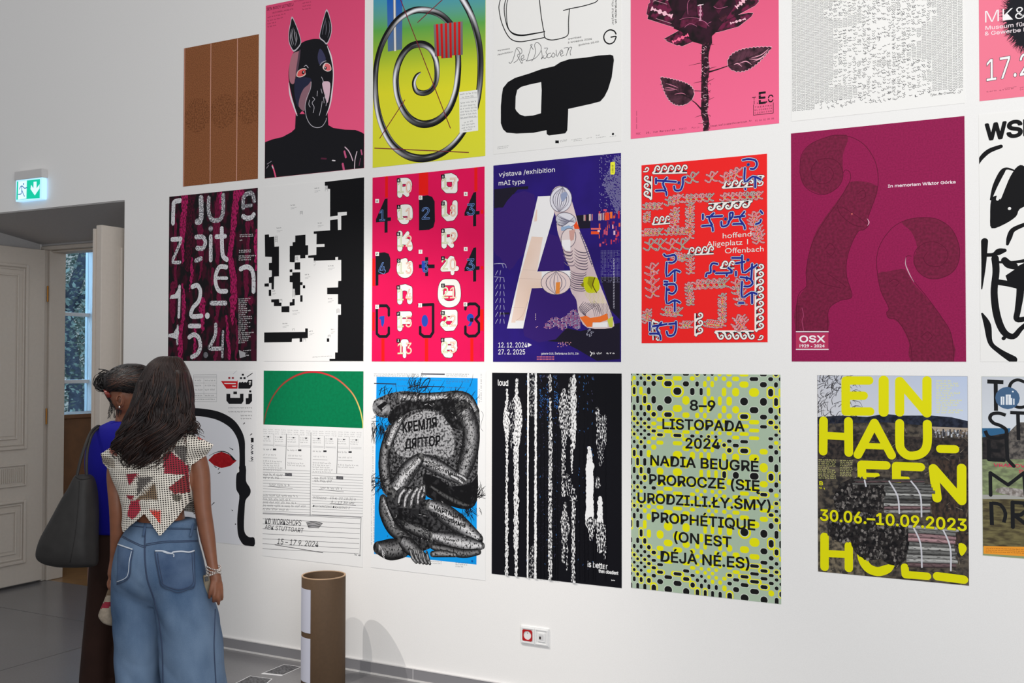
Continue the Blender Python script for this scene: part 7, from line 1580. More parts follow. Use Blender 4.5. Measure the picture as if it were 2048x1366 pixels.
HX = HR * .074; HY = HF * .094; HZ = Vector((0, 0, .112))
face2 = [ellipsoid(hc, (HX, HY, HZ)), ellipsoid(hc + HF * .095 - Vector((0, 0, .012)), (HR * .013, HF * .022, Vector((0, 0, .026))), 12, 8), ellipsoid(hc + HF * .075 - Vector((0, 0, .075)), (HR * .045, HF * .03, Vector((0, 0, .035)))), ellipsoid(hc - HR * .074 - Vector((0, 0, .01)), (HR * .01, HF * .02, Vector((0, 0, .032))), 12, 8), ellipsoid(hc + HR * .074 - Vector((0, 0, .01)), (HR * .01, HF * .02, Vector((0, 0, .032))), 12, 8),
         ellipsoid(P2(318, 948), (HR * .155, HF * .092, Vector((0, 0, .15)))), ellipsoid(P2(322, 1098), (HR * .135, HF * .095, Vector((0, 0, .10)))), ellipsoid(P2(318, 893), (HR * .15, HF * .055, Vector((0, 0, .035))))]
body2 = skin_body(J, LK, face2 + exR + exL)
bodyo = attach(body2, w2, 'body', SKIN)
b2V = [v.co + wloc(w2) for v in body2.vertices]; b2F = [list(p.vertices) for p in body2.polygons]
for s_ in (-1, 1):                                                     # eyes and mouth, on the side turned to the wall
    v, f = ellipsoid(hc + HF * .083 + HR * .031 * s_ + Vector((0, 0, .008)), (HR * .013, HF * .010, Vector((0, 0, .010))), 12, 8); MB().raw(v, f).build('eye', mat('eye_white', (225, 222, 216), .3), w2, smooth=True)
v, f = ellipsoid(hc + HF * .098 - Vector((0, 0, .052)), (HR * .024, HF * .008, Vector((0, 0, .008))), 14, 8); MB().raw(v, f).build('mouth', mat('lips', (140, 60, 56), .4), w2, smooth=True)

# jeans
def fold(k1, a1, ph):
    return lambda th, t, z: a1 * (.25 + t) * math.sin(k1 * th + ph + 2.2 * math.sin(t * 5)) + .012 * mnoise.noise(Vector((th * 2, z * 9, ph)))
jw = loft_rows([(1038, 266, 391, .098, 0), (1060, 253, 393, .108, 0), (1086, 240, 397, .122, -.01), (1115, 231, 404, .134, -.018), (1150, 228, 412, .136, -.018), (1178, 232, 414, .12, -.01), (1205, 250, 400, .08, 0)], Z2, n=64, disp=lambda th, t, z: .008 * mnoise.noise(Vector((th * 2, z * 14, 3))))
jl = loft_rows([(1110, 234, 312, .10, .0), (1150, 229, 318, .115, .0), (1200, 229, 321, .12, 0), (1250, 232, 324, .12, 0), (1310, 234, 327, .12, 0), (1366, 236, 329, .125, 0), (1450, 232, 334, .13, 0), (1526, 227, 338, .135, 0)], Z2 + .02, n=64, disp=fold(5, .022, .4))
jr = loft_rows([(1110, 318, 400, .11, -.01), (1150, 306, 410, .12, -.02), (1200, 312, 425, .13, -.025), (1235, 318, 436, .13, -.025), (1270, 321, 442, .13, -.025), (1320, 325, 446, .135, -.025), (1366, 327, 449, .14, -.025), (1450, 326, 456, .145, -.02), (1527, 322, 462, .15, -.02)], Z2, n=64, disp=fold(5, .024, 2.1))
me = bpy.data.meshes.new('jeans'); V = []; F = []
for v, f in (jw, jl, jr): i = len(V); V += v; F += [[k + i for k in q] for q in f]
me.from_pydata([tuple(v) for v in V], [], F)
def jm(o):
    rm = o.modifiers.new('r', 'REMESH'); rm.mode = 'VOXEL'; rm.voxel_size = .0085; rm.use_smooth_shade = True
    sm = o.modifiers.new('m', 'SMOOTH'); sm.factor = .6; sm.iterations = 6
jm_ = evaluated(me, jm)
for v in jm_.vertices:                                                 # creases in the cloth
    p = v.co; d = mnoise.noise(Vector((p.x * 7, p.y * 7, p.z * 3.4))) * .006 + .007 * abs(mnoise.noise(Vector((p.x * 9 + p.z * 8, p.y * 9, p.z * 5 + 4)))) - .002; v.co = p + v.normal * d
jV = [v.co.copy() for v in jm_.vertices]; jF = [list(p.vertices) for p in jm_.polygons]; JB = bvh_of(jV, jF)
je = attach(jm_, w2, 'jeans', DENIM)
def zq(u, v): return (180 + u / 3.837, 1010 + v / 3.837)
def jpiece(name, vf, m, smooth=True): return MB().raw(*vf).build(name, m, je, smooth=smooth)
jpiece('waistband', patch(JB, [zq(330, 108), zq(812, 138), zq(815, 186), zq(318, 158)], Z2, .004, 30, 4), DENIM)
def pk(u, v, x, y):
    if v > .8: y += (1 - abs(u - .55) * 2) * 9 * (v - .8) / .2
    return x, y
p1 = jpiece('pocket', patch(JB, [zq(492, 352), zq(806, 348), zq(806, 622), zq(548, 630)], Z2, .0042, 18, 18, pk), DENIMD)
p2_ = jpiece('pocket', patch(JB, [zq(212, 305), zq(330, 345), zq(300, 560), zq(205, 606)], Z2, .0042, 12, 14), DENIMD)
for a, b_ in (((428, 118), (405, 240)), ((796, 140), (770, 244)), ((300, 110), (290, 160))):
    x0_, y0_ = zq(*a); x1_, y1_ = zq(*b_); jpiece('belt_loop', patch(JB, [(x0_ - 2, y0_), (x0_ + 3, y0_), (x1_ + 3, y1_), (x1_ - 2, y1_)], Z2, .009, 3, 8), DENIMD)
def jseam(pts, m=STITCH, r=.0016, name='seam', par=je, off=.001):
    o = seam(JB, [zq(*p) for p in pts], Z2, r, off); return o.build(name, m, par, smooth=True)
jseam([(425, 150), (420, 300), (422, 420), (440, 570), (490, 720), (525, 860), (545, 1000), (556, 1120), (560, 1300), (566, 1700)], r=.003)
jseam([(245, 235), (320, 275), (400, 310), (430, 312)]); jseam([(430, 312), (560, 290), (700, 284), (830, 280)]); jseam([(243, 245), (320, 285), (400, 322), (430, 322)]); jseam([(430, 300), (560, 279), (700, 274), (828, 270)])
jseam([(318, 160), (420, 172), (560, 182), (700, 186), (812, 186)]); jseam([(960, 800), (955, 950), (952, 1100), (962, 1300), (985, 1700)], r=.0026)
for pts in ([(497, 360), (505, 430), (530, 560), (550, 628), (620, 655), (680, 672), (750, 650), (803, 622), (803, 480), (800, 358)], [(518, 372), (528, 450), (552, 570), (566, 612), (680, 650), (786, 606), (786, 480), (782, 368)]): jseam(pts, name='stitching', par=p1, off=.0045)
for pts in ([(330, 348), (315, 430), (296, 560), (205, 612)], [(318, 356), (302, 430), (284, 548), (205, 590)]): jseam(pts, name='stitching', par=p2_, off=.0045, m=FRAY if pts[0][0] == 318 else STITCH)
jseam([(500, 352), (560, 354), (620, 372), (640, 362), (700, 356), (760, 362), (800, 350)], FRAY, .0034, 'frayed_hem', p1, .006); jseam([(560, 360), (600, 372), (640, 376), (642, 400)], FRAY, .002, 'frayed_hem', p1, .006); jseam([(214, 302), (260, 318), (325, 340)], FRAY, .003, 'frayed_hem', p2_, .006)

# blouse: a shell round the torso with a pointed hem and winged sleeves
bl_m, t_, b_n = nt('crochet'); N_ = t_.nodes.new; L_ = t_.links.new
at_ = N_('ShaderNodeAttribute'); at_.attribute_name = 'patch_colour'; tc2 = N_('ShaderNodeAttribute'); tc2.attribute_name = 'weave'
fr2 = N_('ShaderNodeVectorMath'); fr2.operation = 'FRACTION'; L_(tc2.outputs['Vector'], fr2.inputs[0]); sb2 = N_('ShaderNodeVectorMath'); sb2.operation = 'SUBTRACT'; sb2.inputs[1].default_value = (.5, .5, 0); L_(fr2.outputs[0], sb2.inputs[0])
ml2 = N_('ShaderNodeVectorMath'); ml2.operation = 'MULTIPLY'; ml2.inputs[1].default_value = (1, 1, 0); L_(sb2.outputs[0], ml2.inputs[0]); ln2 = N_('ShaderNodeVectorMath'); ln2.operation = 'LENGTH'; L_(ml2.outputs[0], ln2.inputs[0])
mr2 = N_('ShaderNodeMapRange'); mr2.inputs[1].default_value = .26; mr2.inputs[2].default_value = .36; L_(ln2.outputs['Value'], mr2.inputs[0])
mx2 = N_('ShaderNodeMix'); mx2.data_type = 'RGBA'; mx2.inputs[6].default_value = (*lin((30, 22, 22)), 1); L_(mr2.outputs[0], mx2.inputs[0]); L_(at_.outputs['Color'], mx2.inputs[7]); L_(mx2.outputs[2], b_n.inputs['Base Color'])
bp2 = N_('ShaderNodeBump'); bp2.inputs['Strength'].default_value = .5; bp2.inputs['Distance'].default_value = .002; L_(mr2.outputs[0], bp2.inputs['Height']); L_(bp2.outputs[0], b_n.inputs['Normal']); b_n.inputs['Roughness'].default_value = .9
zb3 = lambda u, v: (180 + u / 3.503, 690 + v / 3.503)
def inpoly(x, y, P_):
    r = False
    for i in range(len(P_)):
        (x0_, y0_), (x1_, y1_) = P_[i - 1], P_[i]
        if (y0_ > y) != (y1_ > y) and x < (x1_ - x0_) * (y - y0_) / (y1_ - y0_) + x0_: r = not r
    return r
CR = (224, 218, 206); RD_ = (150, 34, 52); GY = (96, 92, 88); OL = (118, 98, 76); OR_ = (214, 66, 56)
PATCHES = [([(255, 905), (345, 900), (275, 985)], RD_), ([(330, 925), (455, 920), (330, 1060)], GY), ([(460, 960), (475, 1085), (320, 1085)], OL), ([(515, 770), (560, 740), (690, 850), (690, 910), (515, 905)], RD_), ([(555, 700), (675, 710), (675, 830), (640, 810)], GY), ([(545, 1000), (690, 890), (700, 1030), (590, 1045)], (140, 44, 50)),
           ([(570, 1040), (640, 1050), (630, 1100), (575, 1085)], (110, 104, 92)), ([(415, 1155), (500, 1160), (497, 1260)], OR_), ([(285, 1090), (350, 1085), (352, 1170), (300, 1225), (260, 1195)], (176, 40, 62)), ([(750, 630), (800, 640), (800, 665), (755, 662)], OR_), ([(130, 690), (200, 720), (190, 780), (140, 760)], (150, 84, 70)), ([(60, 760), (170, 800), (180, 870), (80, 830)], (176, 166, 150)), ([(255, 1050), (310, 1055), (300, 1085), (260, 1075)], RD_)]
TORSO = [(868, 268, 366, .06, 0), (885, 240, 388, .09, 0), (905, 228, 393, .105, 0), (940, 226, 386, .118, 0), (985, 244, 384, .116, 0), (1025, 252, 384, .114, 0), (1068, 246, 386, .12, 0)]
def hem_v(px):                                                        # lower edge of the back, picture row for a column
    k = [(230, 1040), (247, 1058), (262, 1044), (278, 1034), (298, 1018), (316, 1040), (334, 1063), (350, 1046), (366, 1030), (384, 1004), (396, 1000)]
    for (a, b_), (c, d) in zip(k, k[1:]):
        if px <= c: return b_ + (d - b_) * max(0, (px - a)) / (c - a)
    return 1000
q = catmull([tuple(map(float, r)) for r in TORSO], 8); nA = 150; rowsN = 80; V = []; F = []
def ring_at(py, th):
    i = 0
    while i < len(q) - 2 and q[i + 1][0] < py: i += 1
    a, b_ = q[i], q[i + 1]; f_ = min(1, max(0, (py - a[0]) / (b_[0] - a[0] + 1e-9))); L, R, dh = (a[k] + (b_[k] - a[k]) * f_ for k in (1, 2, 3))
    co, si = math.cos(th), math.sin(th); x = math.copysign(abs(co) ** .87, co); y = math.copysign(abs(si) ** .87, si); px = (L + R) / 2 + (R - L) / 2 * x * 1.02
    wr = .006 * mnoise.noise(Vector((px * .05, py * .06, 1.5 if si < 0 else 7)))
    return at(px, py, Z2) + HF * (y * (dh + .012 + wr)), px
for i in range(rowsN + 1):
    for k in range(nA):
        th = 2 * math.pi * k / nA; _, pxc = ring_at(950, th); bot = hem_v(pxc) if math.sin(th) < 0.12 else 1030
        top = 866 + (26 * max(0, 1 - abs(pxc - 318) / 60) if math.sin(th) < 0 else 24 * max(0, 1 - abs(pxc - 318) / 60))
        py = top + (bot - top) * i / rowsN; p, px = ring_at(py, th); V.append(p)
for i in range(rowsN):
    for k in range(nA): j = (k + 1) % nA; F.append((i * nA + k, (i + 1) * nA + k, (i + 1) * nA + j, i * nA + j))
def wing(quad, dep, nx_=24, ny_=24):
    i0 = len(V)
    for i in range(ny_ + 1):
        for k in range(nx_ + 1):
            u, v = k / nx_, i / ny_; x = (quad[0][0] * (1 - u) + quad[1][0] * u) * (1 - v) + (quad[3][0] * (1 - u) + quad[2][0] * u) * v; y = (quad[0][1] * (1 - u) + quad[1][1] * u) * (1 - v) + (quad[3][1] * (1 - u) + quad[2][1] * u) * v
            V.append(P2(x, y, dep(u, v)))
    for i in range(ny_):
        for k in range(nx_): a = i0 + i * (nx_ + 1) + k; F.append((a, a + nx_ + 1, a + nx_ + 2, a + 1))
dR = lambda u, v: -.02 - .055 * math.sin(math.pi * min(1, .25 + v * .9)) * (1 - u * .55) - .04 * (1 - u) * v
wing([(372, 862), (427, 890), (413, 910), (378, 934)], dR); wing([(372, 862), (427, 890), (416, 906), (384, 922)], lambda u, v: .0 + .06 * math.sin(math.pi * min(1, .25 + v * .9)) * (1 - u * .6) - .02 * (1 - v))
dL = lambda u, v: -.02 - .055 * math.sin(math.pi * min(1, .25 + v * .9)) * (1 - u * .5) - .04 * (1 - u) * v
wing([(262, 868), (202, 908), (206, 926), (238, 962)], dL); wing([(262, 868), (202, 908), (206, 926), (234, 940)], lambda u, v: .06 * math.sin(math.pi * min(1, .25 + v * .9)) * (1 - u * .6) - .02 * (1 - v))
me = bpy.data.meshes.new('blouse'); me.from_pydata([tuple(v) for v in V], [], F)
ca = me.attributes.new('patch_colour', 'FLOAT_COLOR', 'POINT'); wa = me.attributes.new('weave', 'FLOAT_VECTOR', 'POINT'); fc = []; fw_ = []
for v in V:
    d = v - CAMP; w_ = d.dot(FWD); px = 1024 + F_PX * d.dot(RGT) / w_; py = 683 - F_PX * d.dot(UPV) / w_; zu, zv = (px - 180) * 3.503, (py - 690) * 3.503; c = CR
    if w_ < Z2 + .06:
        for P_, pc in PATCHES:
            if inpoly(zu, zv, P_): c = pc; break
    fc += [*lin(c), 1]; X_, Z_ = v.dot(HR), v.z; s_ = 1 / .0088; fw_ += [(X_ + Z_ * .06) * s_, (Z_ - X_ * .06) * s_, 0]
ca.data.foreach_set('color', fc); wa.data.foreach_set('vector', fw_)
bo = attach(me, w2, 'blouse', bl_m); so_ = bo.modifiers.new('s', 'SOLIDIFY'); so_.thickness = .003; so_.offset = 0

# hair: a cap round the skull with long falling locks
hair_rows = [(712.5, 330, 350, .02, .0), (716, 316, 360, .055, .0), (726, 304, 366, .085, .0), (742, 294, 374, .102, .0), (765, 283, 381, .11, -.005), (795, 274, 384, .108, -.012), (822, 263, 384, .09, -.035), (848, 252, 376, .07, -.06), (872, 246, 352, .055, -.08), (895, 248, 334, .045, -.095), (918, 254, 322, .035, -.10), (936, 268, 308, .02, -.10)]
hV, hF = loft_rows(hair_rows, Z2, n=60, sub=5, disp=lambda th, t, z: .05 * t * mnoise.noise(Vector((th * 3, z * 13, 2))) + .025 * math.sin(14 * th + 9 * t))
HBv = bvh_of(hV, hF)
hr = MB().raw(hV, hF).build('hair', HAIRM, w2, smooth=True)
def strands(rows, Zd, count, seed, m, parent, wav=.008, t0=.02, r=(.0016, .003), th_rng=(math.pi, 2 * math.pi), tail=0, end=(.75, 1.0), sides=4, puff=.004):
    rnd = random.Random(seed); q_ = catmull([tuple(float(x) for x in r_) for r_ in rows], 6); mb = MB()
    for s_ in range(count):
        th = rnd.uniform(*th_rng); e = rnd.uniform(*end); ph = th * 5 + rnd.gauss(0, .5); fq = 20 + 5 * math.sin(th * 3); am = wav * rnd.uniform(.4, 1.3); pts = []; st = rnd.uniform(t0, t0 + .12)
        n_ = 26; drift = rnd.uniform(-.25, .25)
        for i in range(n_ + 1):
            t = st + (e - st) * i / n_; x = t * (len(q_) - 1); i0 = min(int(x), len(q_) - 2); f_ = x - i0; py, L, R, dh, dd = (a + (b_ - a) * f_ for a, b_ in zip(q_[i0], q_[i0 + 1]))
            a2 = th + drift * t; co, si = math.cos(a2), math.sin(a2); c = at((L + R) / 2, py, Zd + dd); a = (at(R, py, Zd + dd) - at(L, py, Zd + dd)).length / 2
            g = t ** 1.3 + max(0, t - .45) * 1.6; p = c + HR * (a * math.copysign(abs(co) ** .9, co) + am * g * math.sin(fq * t + ph)) + HF * ((dh + puff) * math.copysign(abs(si) ** .9, si) + am * .7 * g * math.cos(fq * t + ph)); p.z -= tail * max(0, t - .9) * 10
            pts.append(p)
        r0 = rnd.uniform(*r); mb.tube(pts, [r0 * (.5 + .7 * math.sin(math.pi * min(1, .15 + .85 * i / n_))) for i in range(n_ + 1)], sides)
    o = mb.build('strands', m, parent, smooth=True); o['kind'] = 'stuff'; return o
strands(hair_rows, Z2, 640, 1, HAIRM, hr, puff=.006, wav=.020, end=(.6, 1.02)); strands(hair_rows, Z2, 60, 2, HAIRL, hr, puff=.007, r=(.0009, .0017), wav=.020)
right_lock = [(740, 352, 374, .05, -.04), (790, 350, 384, .07, -.03), (830, 346, 387, .06, -.03), (850, 352, 392, .04, -.04), (868, 366, 396, .02, -.05)]
rv, rf = loft_rows(right_lock, Z2, n=30, sub=4); MB().raw(rv, rf).build('lock', HAIRM, hr, smooth=True)
strands(right_lock, Z2, 90, 5, HAIRM, hr, wav=.014, r=(.0014, .0026), end=(.8, 1.02), puff=.003, tail=.01); strands(right_lock, Z2, 16, 6, HAIRL, hr, wav=.012, r=(.0008, .0016), end=(.8, 1.0), puff=.004)
left_lock = [(760, 283, 310, .06, -.05), (800, 272, 300, .07, -.05), (840, 252, 290, .06, -.06), (870, 240, 276, .045, -.08), (895, 236, 268, .035, -.09), (915, 250, 272, .02, -.09)]
rv, rf = loft_rows(left_lock, Z2, n=30, sub=4); MB().raw(rv, rf).build('lock', HAIRM, hr, smooth=True)
strands(left_lock, Z2, 120, 7, HAIRM, hr, wav=.018, r=(.0014, .0028), end=(.75, 1.02), puff=.004, tail=.012); strands(left_lock, Z2, 22, 8, HAIRL, hr, wav=.016, r=(.0008, .0016), end=(.8, 1.0), puff=.005)
# shoes
shm = mat('shoe_white', (206, 204, 200), .5)
for k_ in ('L', 'R'):
    a_, b_ = J['an' + k_][0], J['to' + k_][0]; mb = MB(); c = Vector((b_.x, b_.y, 0)) * .5 + Vector((a_.x, a_.y, 0)) * .5
    v, f = ellipsoid(c + Vector((0, 0, .04)), (HR * .045, HF * .125, Vector((0, 0, .055)))); v = [Vector((p.x, p.y, max(p.z, .004))) for p in v]; MB().raw(v, f).build('shoe', shm, w2, smooth=True)
# bracelets
br = MB(); wc = P2(427, 1141, -.03); rnd = random.Random(4)
for j in range(4):
    cz = wc + Vector((0, 0, .012 - j * .008)); axx = HR * .028; axy = HF * .027
    for i in range(26):
        a = 2 * math.pi * i / 26; p = cz + axx * math.cos(a) + axy * math.sin(a) + Vector((0, 0, .006 * math.sin(a * 2 + j))); r = rnd.uniform(.0026, .0042); v, f = ellipsoid(p, (Vector((r, 0, 0)), Vector((0, r, 0)), Vector((0, 0, r))), 6, 5); br.raw(v, f)
bro = br.build('bracelet', mat('bracelet_silver', (206, 198, 192), .25, metal=.7), w2, smooth=True); bro['kind'] = 'stuff'
# what the hands hold
ph0 = P2(417, 1172, -.04); ph = empty('phone', ph0); tag(ph, 'small olive-cased phone held in the right hand of the woman in jeans', 'phone')
ax_ = Matrix.Translation(ph0) @ Matrix.Rotation(YAW + .35, 4, 'Z') @ Matrix.Rotation(-.10, 4, 'Y')
bevel(MB().box((-.018, -.006, -.047), (.018, .006, .047), ax_).build('case', mat('phone_case', (112, 100, 78), .4), ph), .005, 3)
bevel(MB().box((-.015, .006, -.043), (.015, .0072, .043), ax_).build('screen', mat('phone_glass', (12, 12, 14), .1), ph), .001)
bevel(MB().box((-.012, -.0085, .022), (.002, -.006, .040), ax_).build('camera_bump', mat('phone_lens', (30, 30, 32), .2), ph), .001)
pr_ = [(1172, 219, 226, .008, 0), (1180, 216, 229, .016, 0), (1195, 211, 230, .024, 0), (1210, 205, 231, .03, 0), (1222, 200, 231, .034, 0), (1232, 198, 231, .034, 0), (1244, 207, 231, .028, 0), (1250, 220, 231, .014, 0)]
pv, pf = loft_rows(pr_, Z2 + .03, n=32, sub=5, disp=lambda th, t, z: .05 * mnoise.noise(Vector((th * 2, z * 30, 9))))
po = empty('pouch', P2(216, 1250, .03)); tag(po, 'small soft striped cloth pouch hanging from the left hand of the woman in jeans', 'pouch')
pc_ = [mat('pouch_brown', (104, 86, 66), .9, noise=.3, scale=60), mat('pouch_beige', (150, 138, 122), .9, noise=.2, scale=70), mat('pouch_red', (136, 26, 48), .9, noise=.2, scale=70)]
me = bpy.data.meshes.new('pouch_bag'); me.from_pydata([tuple(v) for v in pv], [], [list(f) for f in pf]); 
for m_ in pc_: me.materials.append(m_)
for p in me.polygons:
    d = sum((pv[i] for i in p.vertices), Vector()) / len(p.vertices) - CAMP; py = 683 - F_PX * d.dot(UPV) / d.dot(FWD); px = 1024 + F_PX * d.dot(RGT) / d.dot(FWD); k_ = py + (px - 215) * .2; p.material_index = 0 if k_ < 1192 else 1 if k_ < 1204 else 2 if k_ < 1215 else 1; p.use_smooth = True
me.transform(Matrix.Translation(-wloc(po))); link('pouch_bag', me, po)
MB().tube([P2(224, 1180, .03), P2(222, 1168, .012), P2(226, 1160, .0), P2(229, 1170, .02), P2(227, 1182, .03)], .0028, 8).build('strap', pc_[0], po, smooth=True)

# ------------------------------------------------------------------ woman in blue
Z1 = 4.83
P1 = lambda px, py, dd=0.0: at(px, py, Z1 + dd)
fx = P1(232, 1442); w1 = empty('person', (fx.x, fx.y, 0)); tag(w1, 'woman with black pinned-up hair, royal blue top and dark brown trousers', 'person')
J1 = {'pelvis': (P1(240, 1085), .11), 'waist': (P1(242, 1020), .10), 'chest': (P1(244, 945), .11), 'upper': (P1(246, 900), .08), 'neck': (P1(250, 856), .05), 'neck2': (P1(253, 832), .05), 'skull': (P1(262, 790), .07),
      'shL': (P1(200, 890), .045), 'armL': (P1(194, 940, .02), .04), 'elL': (P1(198, 990, .06), .036), 'wrL': (P1(235, 985, .24), .024), 'paL': (P1(248, 980, .30), .026), 'pbL': (P1(256, 978, .33), .022),
      'shR': (P1(298, 892), .045), 'armR': (P1(304, 940, .02), .04), 'elR': (P1(300, 990, .08), .036), 'wrR': (P1(268, 992, .24), .024), 'paR': (P1(258, 990, .29), .026), 'pbR': (P1(252, 989, .32), .022),
      'hipL': (P1(208, 1110), .085), 'knL': (P1(202, 1270), .055), 'anL': (P1(200, 1410), .038), 'toL': (P1(204, 1435, .12), .03), 'hipR': (P1(270, 1110), .085), 'knR': (P1(268, 1270), .055), 'anR': (P1(268, 1410), .038), 'toR': (P1(272, 1435, .12), .03)}
LK1 = [(a, b_) for a, b_ in LK if 'fo' not in a and 'fo' not in b_] + [('elL', 'wrL'), ('elR', 'wrR')]
h1 = P1(262, 786); FD = (HR * .80 + HF * .60).normalized(); FS = Vector((-FD.y, FD.x, 0))
def hand(Pf, px, py, dd, s_):
    return fingers(Pf, [([(px, py + k_ * 4 - 6, dd), (px + s_ * 8, py + k_ * 5 - 7, dd + .02), (px + s_ * (15 - abs(k_ - 1) * 2), py + k_ * 5 - 5, dd + .02)], [.009, .0085, .007]) for k_ in range(4)] + [([(px, py - 6, dd - .01), (px + s_ * 2, py - 16, dd), (px + s_ * 6, py - 22, dd + .01)], [.0105, .009, .0075])])
up3 = lambda z: Vector((0, 0, z))
ex1 = [ellipsoid(h1, (FD * .096, FS * .074, up3(.112))), ellipsoid(h1 + FD * .098 - up3(.012), (FD * .022, FS * .013, up3(.024)), 12, 8), ellipsoid(h1 + FD * .06 - up3(.078), (FD * .04, FS * .04, up3(.032))), ellipsoid(h1 + FD * .093 - up3(.05), (FD * .010, FS * .024, up3(.012)), 12, 8),
       ellipsoid(P1(245, 945), (HR * .14, HF * .095, up3(.15))), ellipsoid(P1(240, 1085), (HR * .14, HF * .11, up3(.11))), ellipsoid(P1(248, 893), (HR * .125, HF * .05, up3(.04)))] + hand(P1, 256, 978, .33, 1) + hand(P1, 252, 989, .32, -1)
ear_c = P1(241, 801, -.082)
ex1.append(ellipsoid(ear_c, (HR * .019, HF * .013, up3(.034)), 14, 10))
attach(skin_body(J1, LK1, ex1), w1, 'body', SKIN2)
er = [ear_c - HF * .014 + HR * (.013 * math.cos(a)) + up3(.024 * math.sin(a)) for a in [k_ * .5 - 1.2 for k_ in range(10)]]
MB().tube(er, .0034, 8).build('ear_rim', SKIN2, w1, smooth=True); v, f = ellipsoid(ear_c - HF * .008, (HR * .008, HF * .006, up3(.015)), 10, 8); MB().raw(v, f).build('ear_hollow', mat('skin_shade', (92, 54, 38), .6), w1, smooth=True)
for s_ in (-1, 1):
    v, f = ellipsoid(h1 + FD * .083 + FS * .031 * s_ + up3(.008), (FS * .013, FD * .010, up3(.010)), 12, 8); MB().raw(v, f).build('eye', mat('eye_white', (225, 222, 216), .3), w1, smooth=True)
v, f = ellipsoid(ear_c - up3(.03) - HF * .012, (HR * .004, HF * .004, up3(.006)), 8, 6); MB().raw(v, f).build('earring', mat('earring_silver', (220, 218, 214), .2, metal=.8), w1, smooth=True)
BLUE = mat('royal_blue', (12, 9, 128), .75, noise=.12, scale=8, bump=.15, spec=.2)
tv, tf = loft_rows([(842, 222, 276, .055, 0), (850, 205, 286, .07, 0), (860, 190, 298, .085, 0), (880, 177, 312, .10, 0), (925, 172, 318, .115, 0), (985, 178, 316, .118, 0), (1030, 184, 308, .12, 0), (1062, 188, 304, .122, 0)], Z1, n=60, disp=lambda th, t, z: .02 * mnoise.noise(Vector((th * 2.4, z * 7, 5))) * (.3 + t))
MB().raw(tv, tf).build('top', BLUE, w1, smooth=True)
for k_, s_ in (('L', -1), ('R', 1)):
    a_, e_ = J1['sh' + k_][0], J1['el' + k_][0]; w_ = J1['wr' + k_][0]; MB().tube(catmull([tuple(a_), tuple(J1['arm' + k_][0]), tuple(e_), tuple(e_.lerp(w_, .6)), tuple(e_.lerp(w_, .85))], 4), [.058, .056, .055, .053, .052, .051, .05, .05, .049, .048, .047, .046, .045, .044, .042, .041, .04], 14).build('sleeve', BLUE, w1, smooth=True)
TRO = mat('trouser_brown', (48, 30, 24), .85, noise=.25, scale=7, bump=.2, spec=.2)
V = []; F = []
for v, f in (loft_rows([(1052, 190, 302, .112, 0), (1090, 186, 306, .125, 0), (1130, 183, 306, .13, 0), (1165, 186, 302, .10, 0)], Z1, n=48), loft_rows([(1110, 184, 244, .10, 0), (1180, 179, 240, .10, 0), (1276, 170, 236, .105, 0), (1366, 164, 236, .11, 0), (1442, 160, 238, .115, 0)], Z1, n=48, disp=fold(4, .025, .7)), loft_rows([(1110, 244, 306, .10, 0), (1180, 240, 304, .10, 0), (1276, 236, 302, .105, 0), (1366, 232, 302, .11, 0), (1442, 230, 304, .115, 0)], Z1 - .02, n=48, disp=fold(4, .025, 2.7))):
    i = len(V); V += v; F += [[k_ + i for k_ in q_] for q_ in f]
me = bpy.data.meshes.new('trousers'); me.from_pydata([tuple(v) for v in V], [], F); attach(evaluated(me, jm), w1, 'trousers', TRO)
for k_ in ('L', 'R'):
    b_ = J1['to' + k_][0]; c = Vector((b_.x, b_.y, .04)) - HF * .06; v, f = ellipsoid(c, (HR * .042, HF * .12, Vector((0, 0, .05)))); v = [Vector((p.x, p.y, max(p.z, .004))) for p in v]; MB().raw(v, f).build('shoe', mat('shoe_dark', (40, 36, 34), .5), w1, smooth=True)
cap1 = [(727, 256, 272, .02, 0), (730, 242, 286, .05, 0), (738, 226, 298, .08, 0), (752, 213, 306, .098, 0), (768, 209, 308, .104, 0), (780, 213, 306, .09, 0), (787, 224, 302, .07, .01)]
def cut1(th, t, z): return .03 * mnoise.noise(Vector((th * 5, z * 14, 8)))
cv, cf = loft_rows(cap1, Z1, n=48, sub=5, disp=cut1)
nape = [(784, 210, 234, .05, .0), (796, 218, 240, .06, .0), (808, 226, 244, .05, .01), (818, 234, 246, .03, .02)]
nv_, nf_ = loft_rows(nape, Z1, n=24, sub=4); h_o = MB().raw(cv, cf).raw(nv_, nf_).build('hair', HAIRB, w1, smooth=True)
CB = bvh_of(cv, cf); rnd = random.Random(17)
for m_, cnt, r0, off in ((HAIRB, 300, .0019, .003), (HAIRL, 26, .0009, .005)):
    mb = MB()
    for i in range(cnt):
        f0 = rnd.random(); sx_, sy_ = (300 - 42 * f0 ** 2, 742 + 50 * f0) if rnd.random() < .7 else (rnd.uniform(240, 292), rnd.uniform(731, 738)); ex_, ey_ = rnd.uniform(211, 218), rnd.uniform(752, 784)
        mx_, my_ = (sx_ + ex_) / 2 + rnd.uniform(-4, 4), (sy_ + ey_) / 2 - rnd.uniform(2, 10); my_ = max(my_, 731 + abs(mx_ - 262) * .12); pts = []
        for (x, y) in catmull([(sx_, sy_), (mx_, my_), (ex_, ey_)], 7):
            q_ = CB.ray_cast(CAMP, ray(x, y).normalized()); 
            if q_[0]: pts.append(q_[0] - ray(x, y).normalized() * off + Vector((0, 0, .002 * math.sin(len(pts) * 1.3 + i))))
        if len(pts) > 4: mb.tube(pts, r0, 4)
    ob = mb.build('strands', m_, h_o, smooth=True); ob['kind'] = 'stuff'
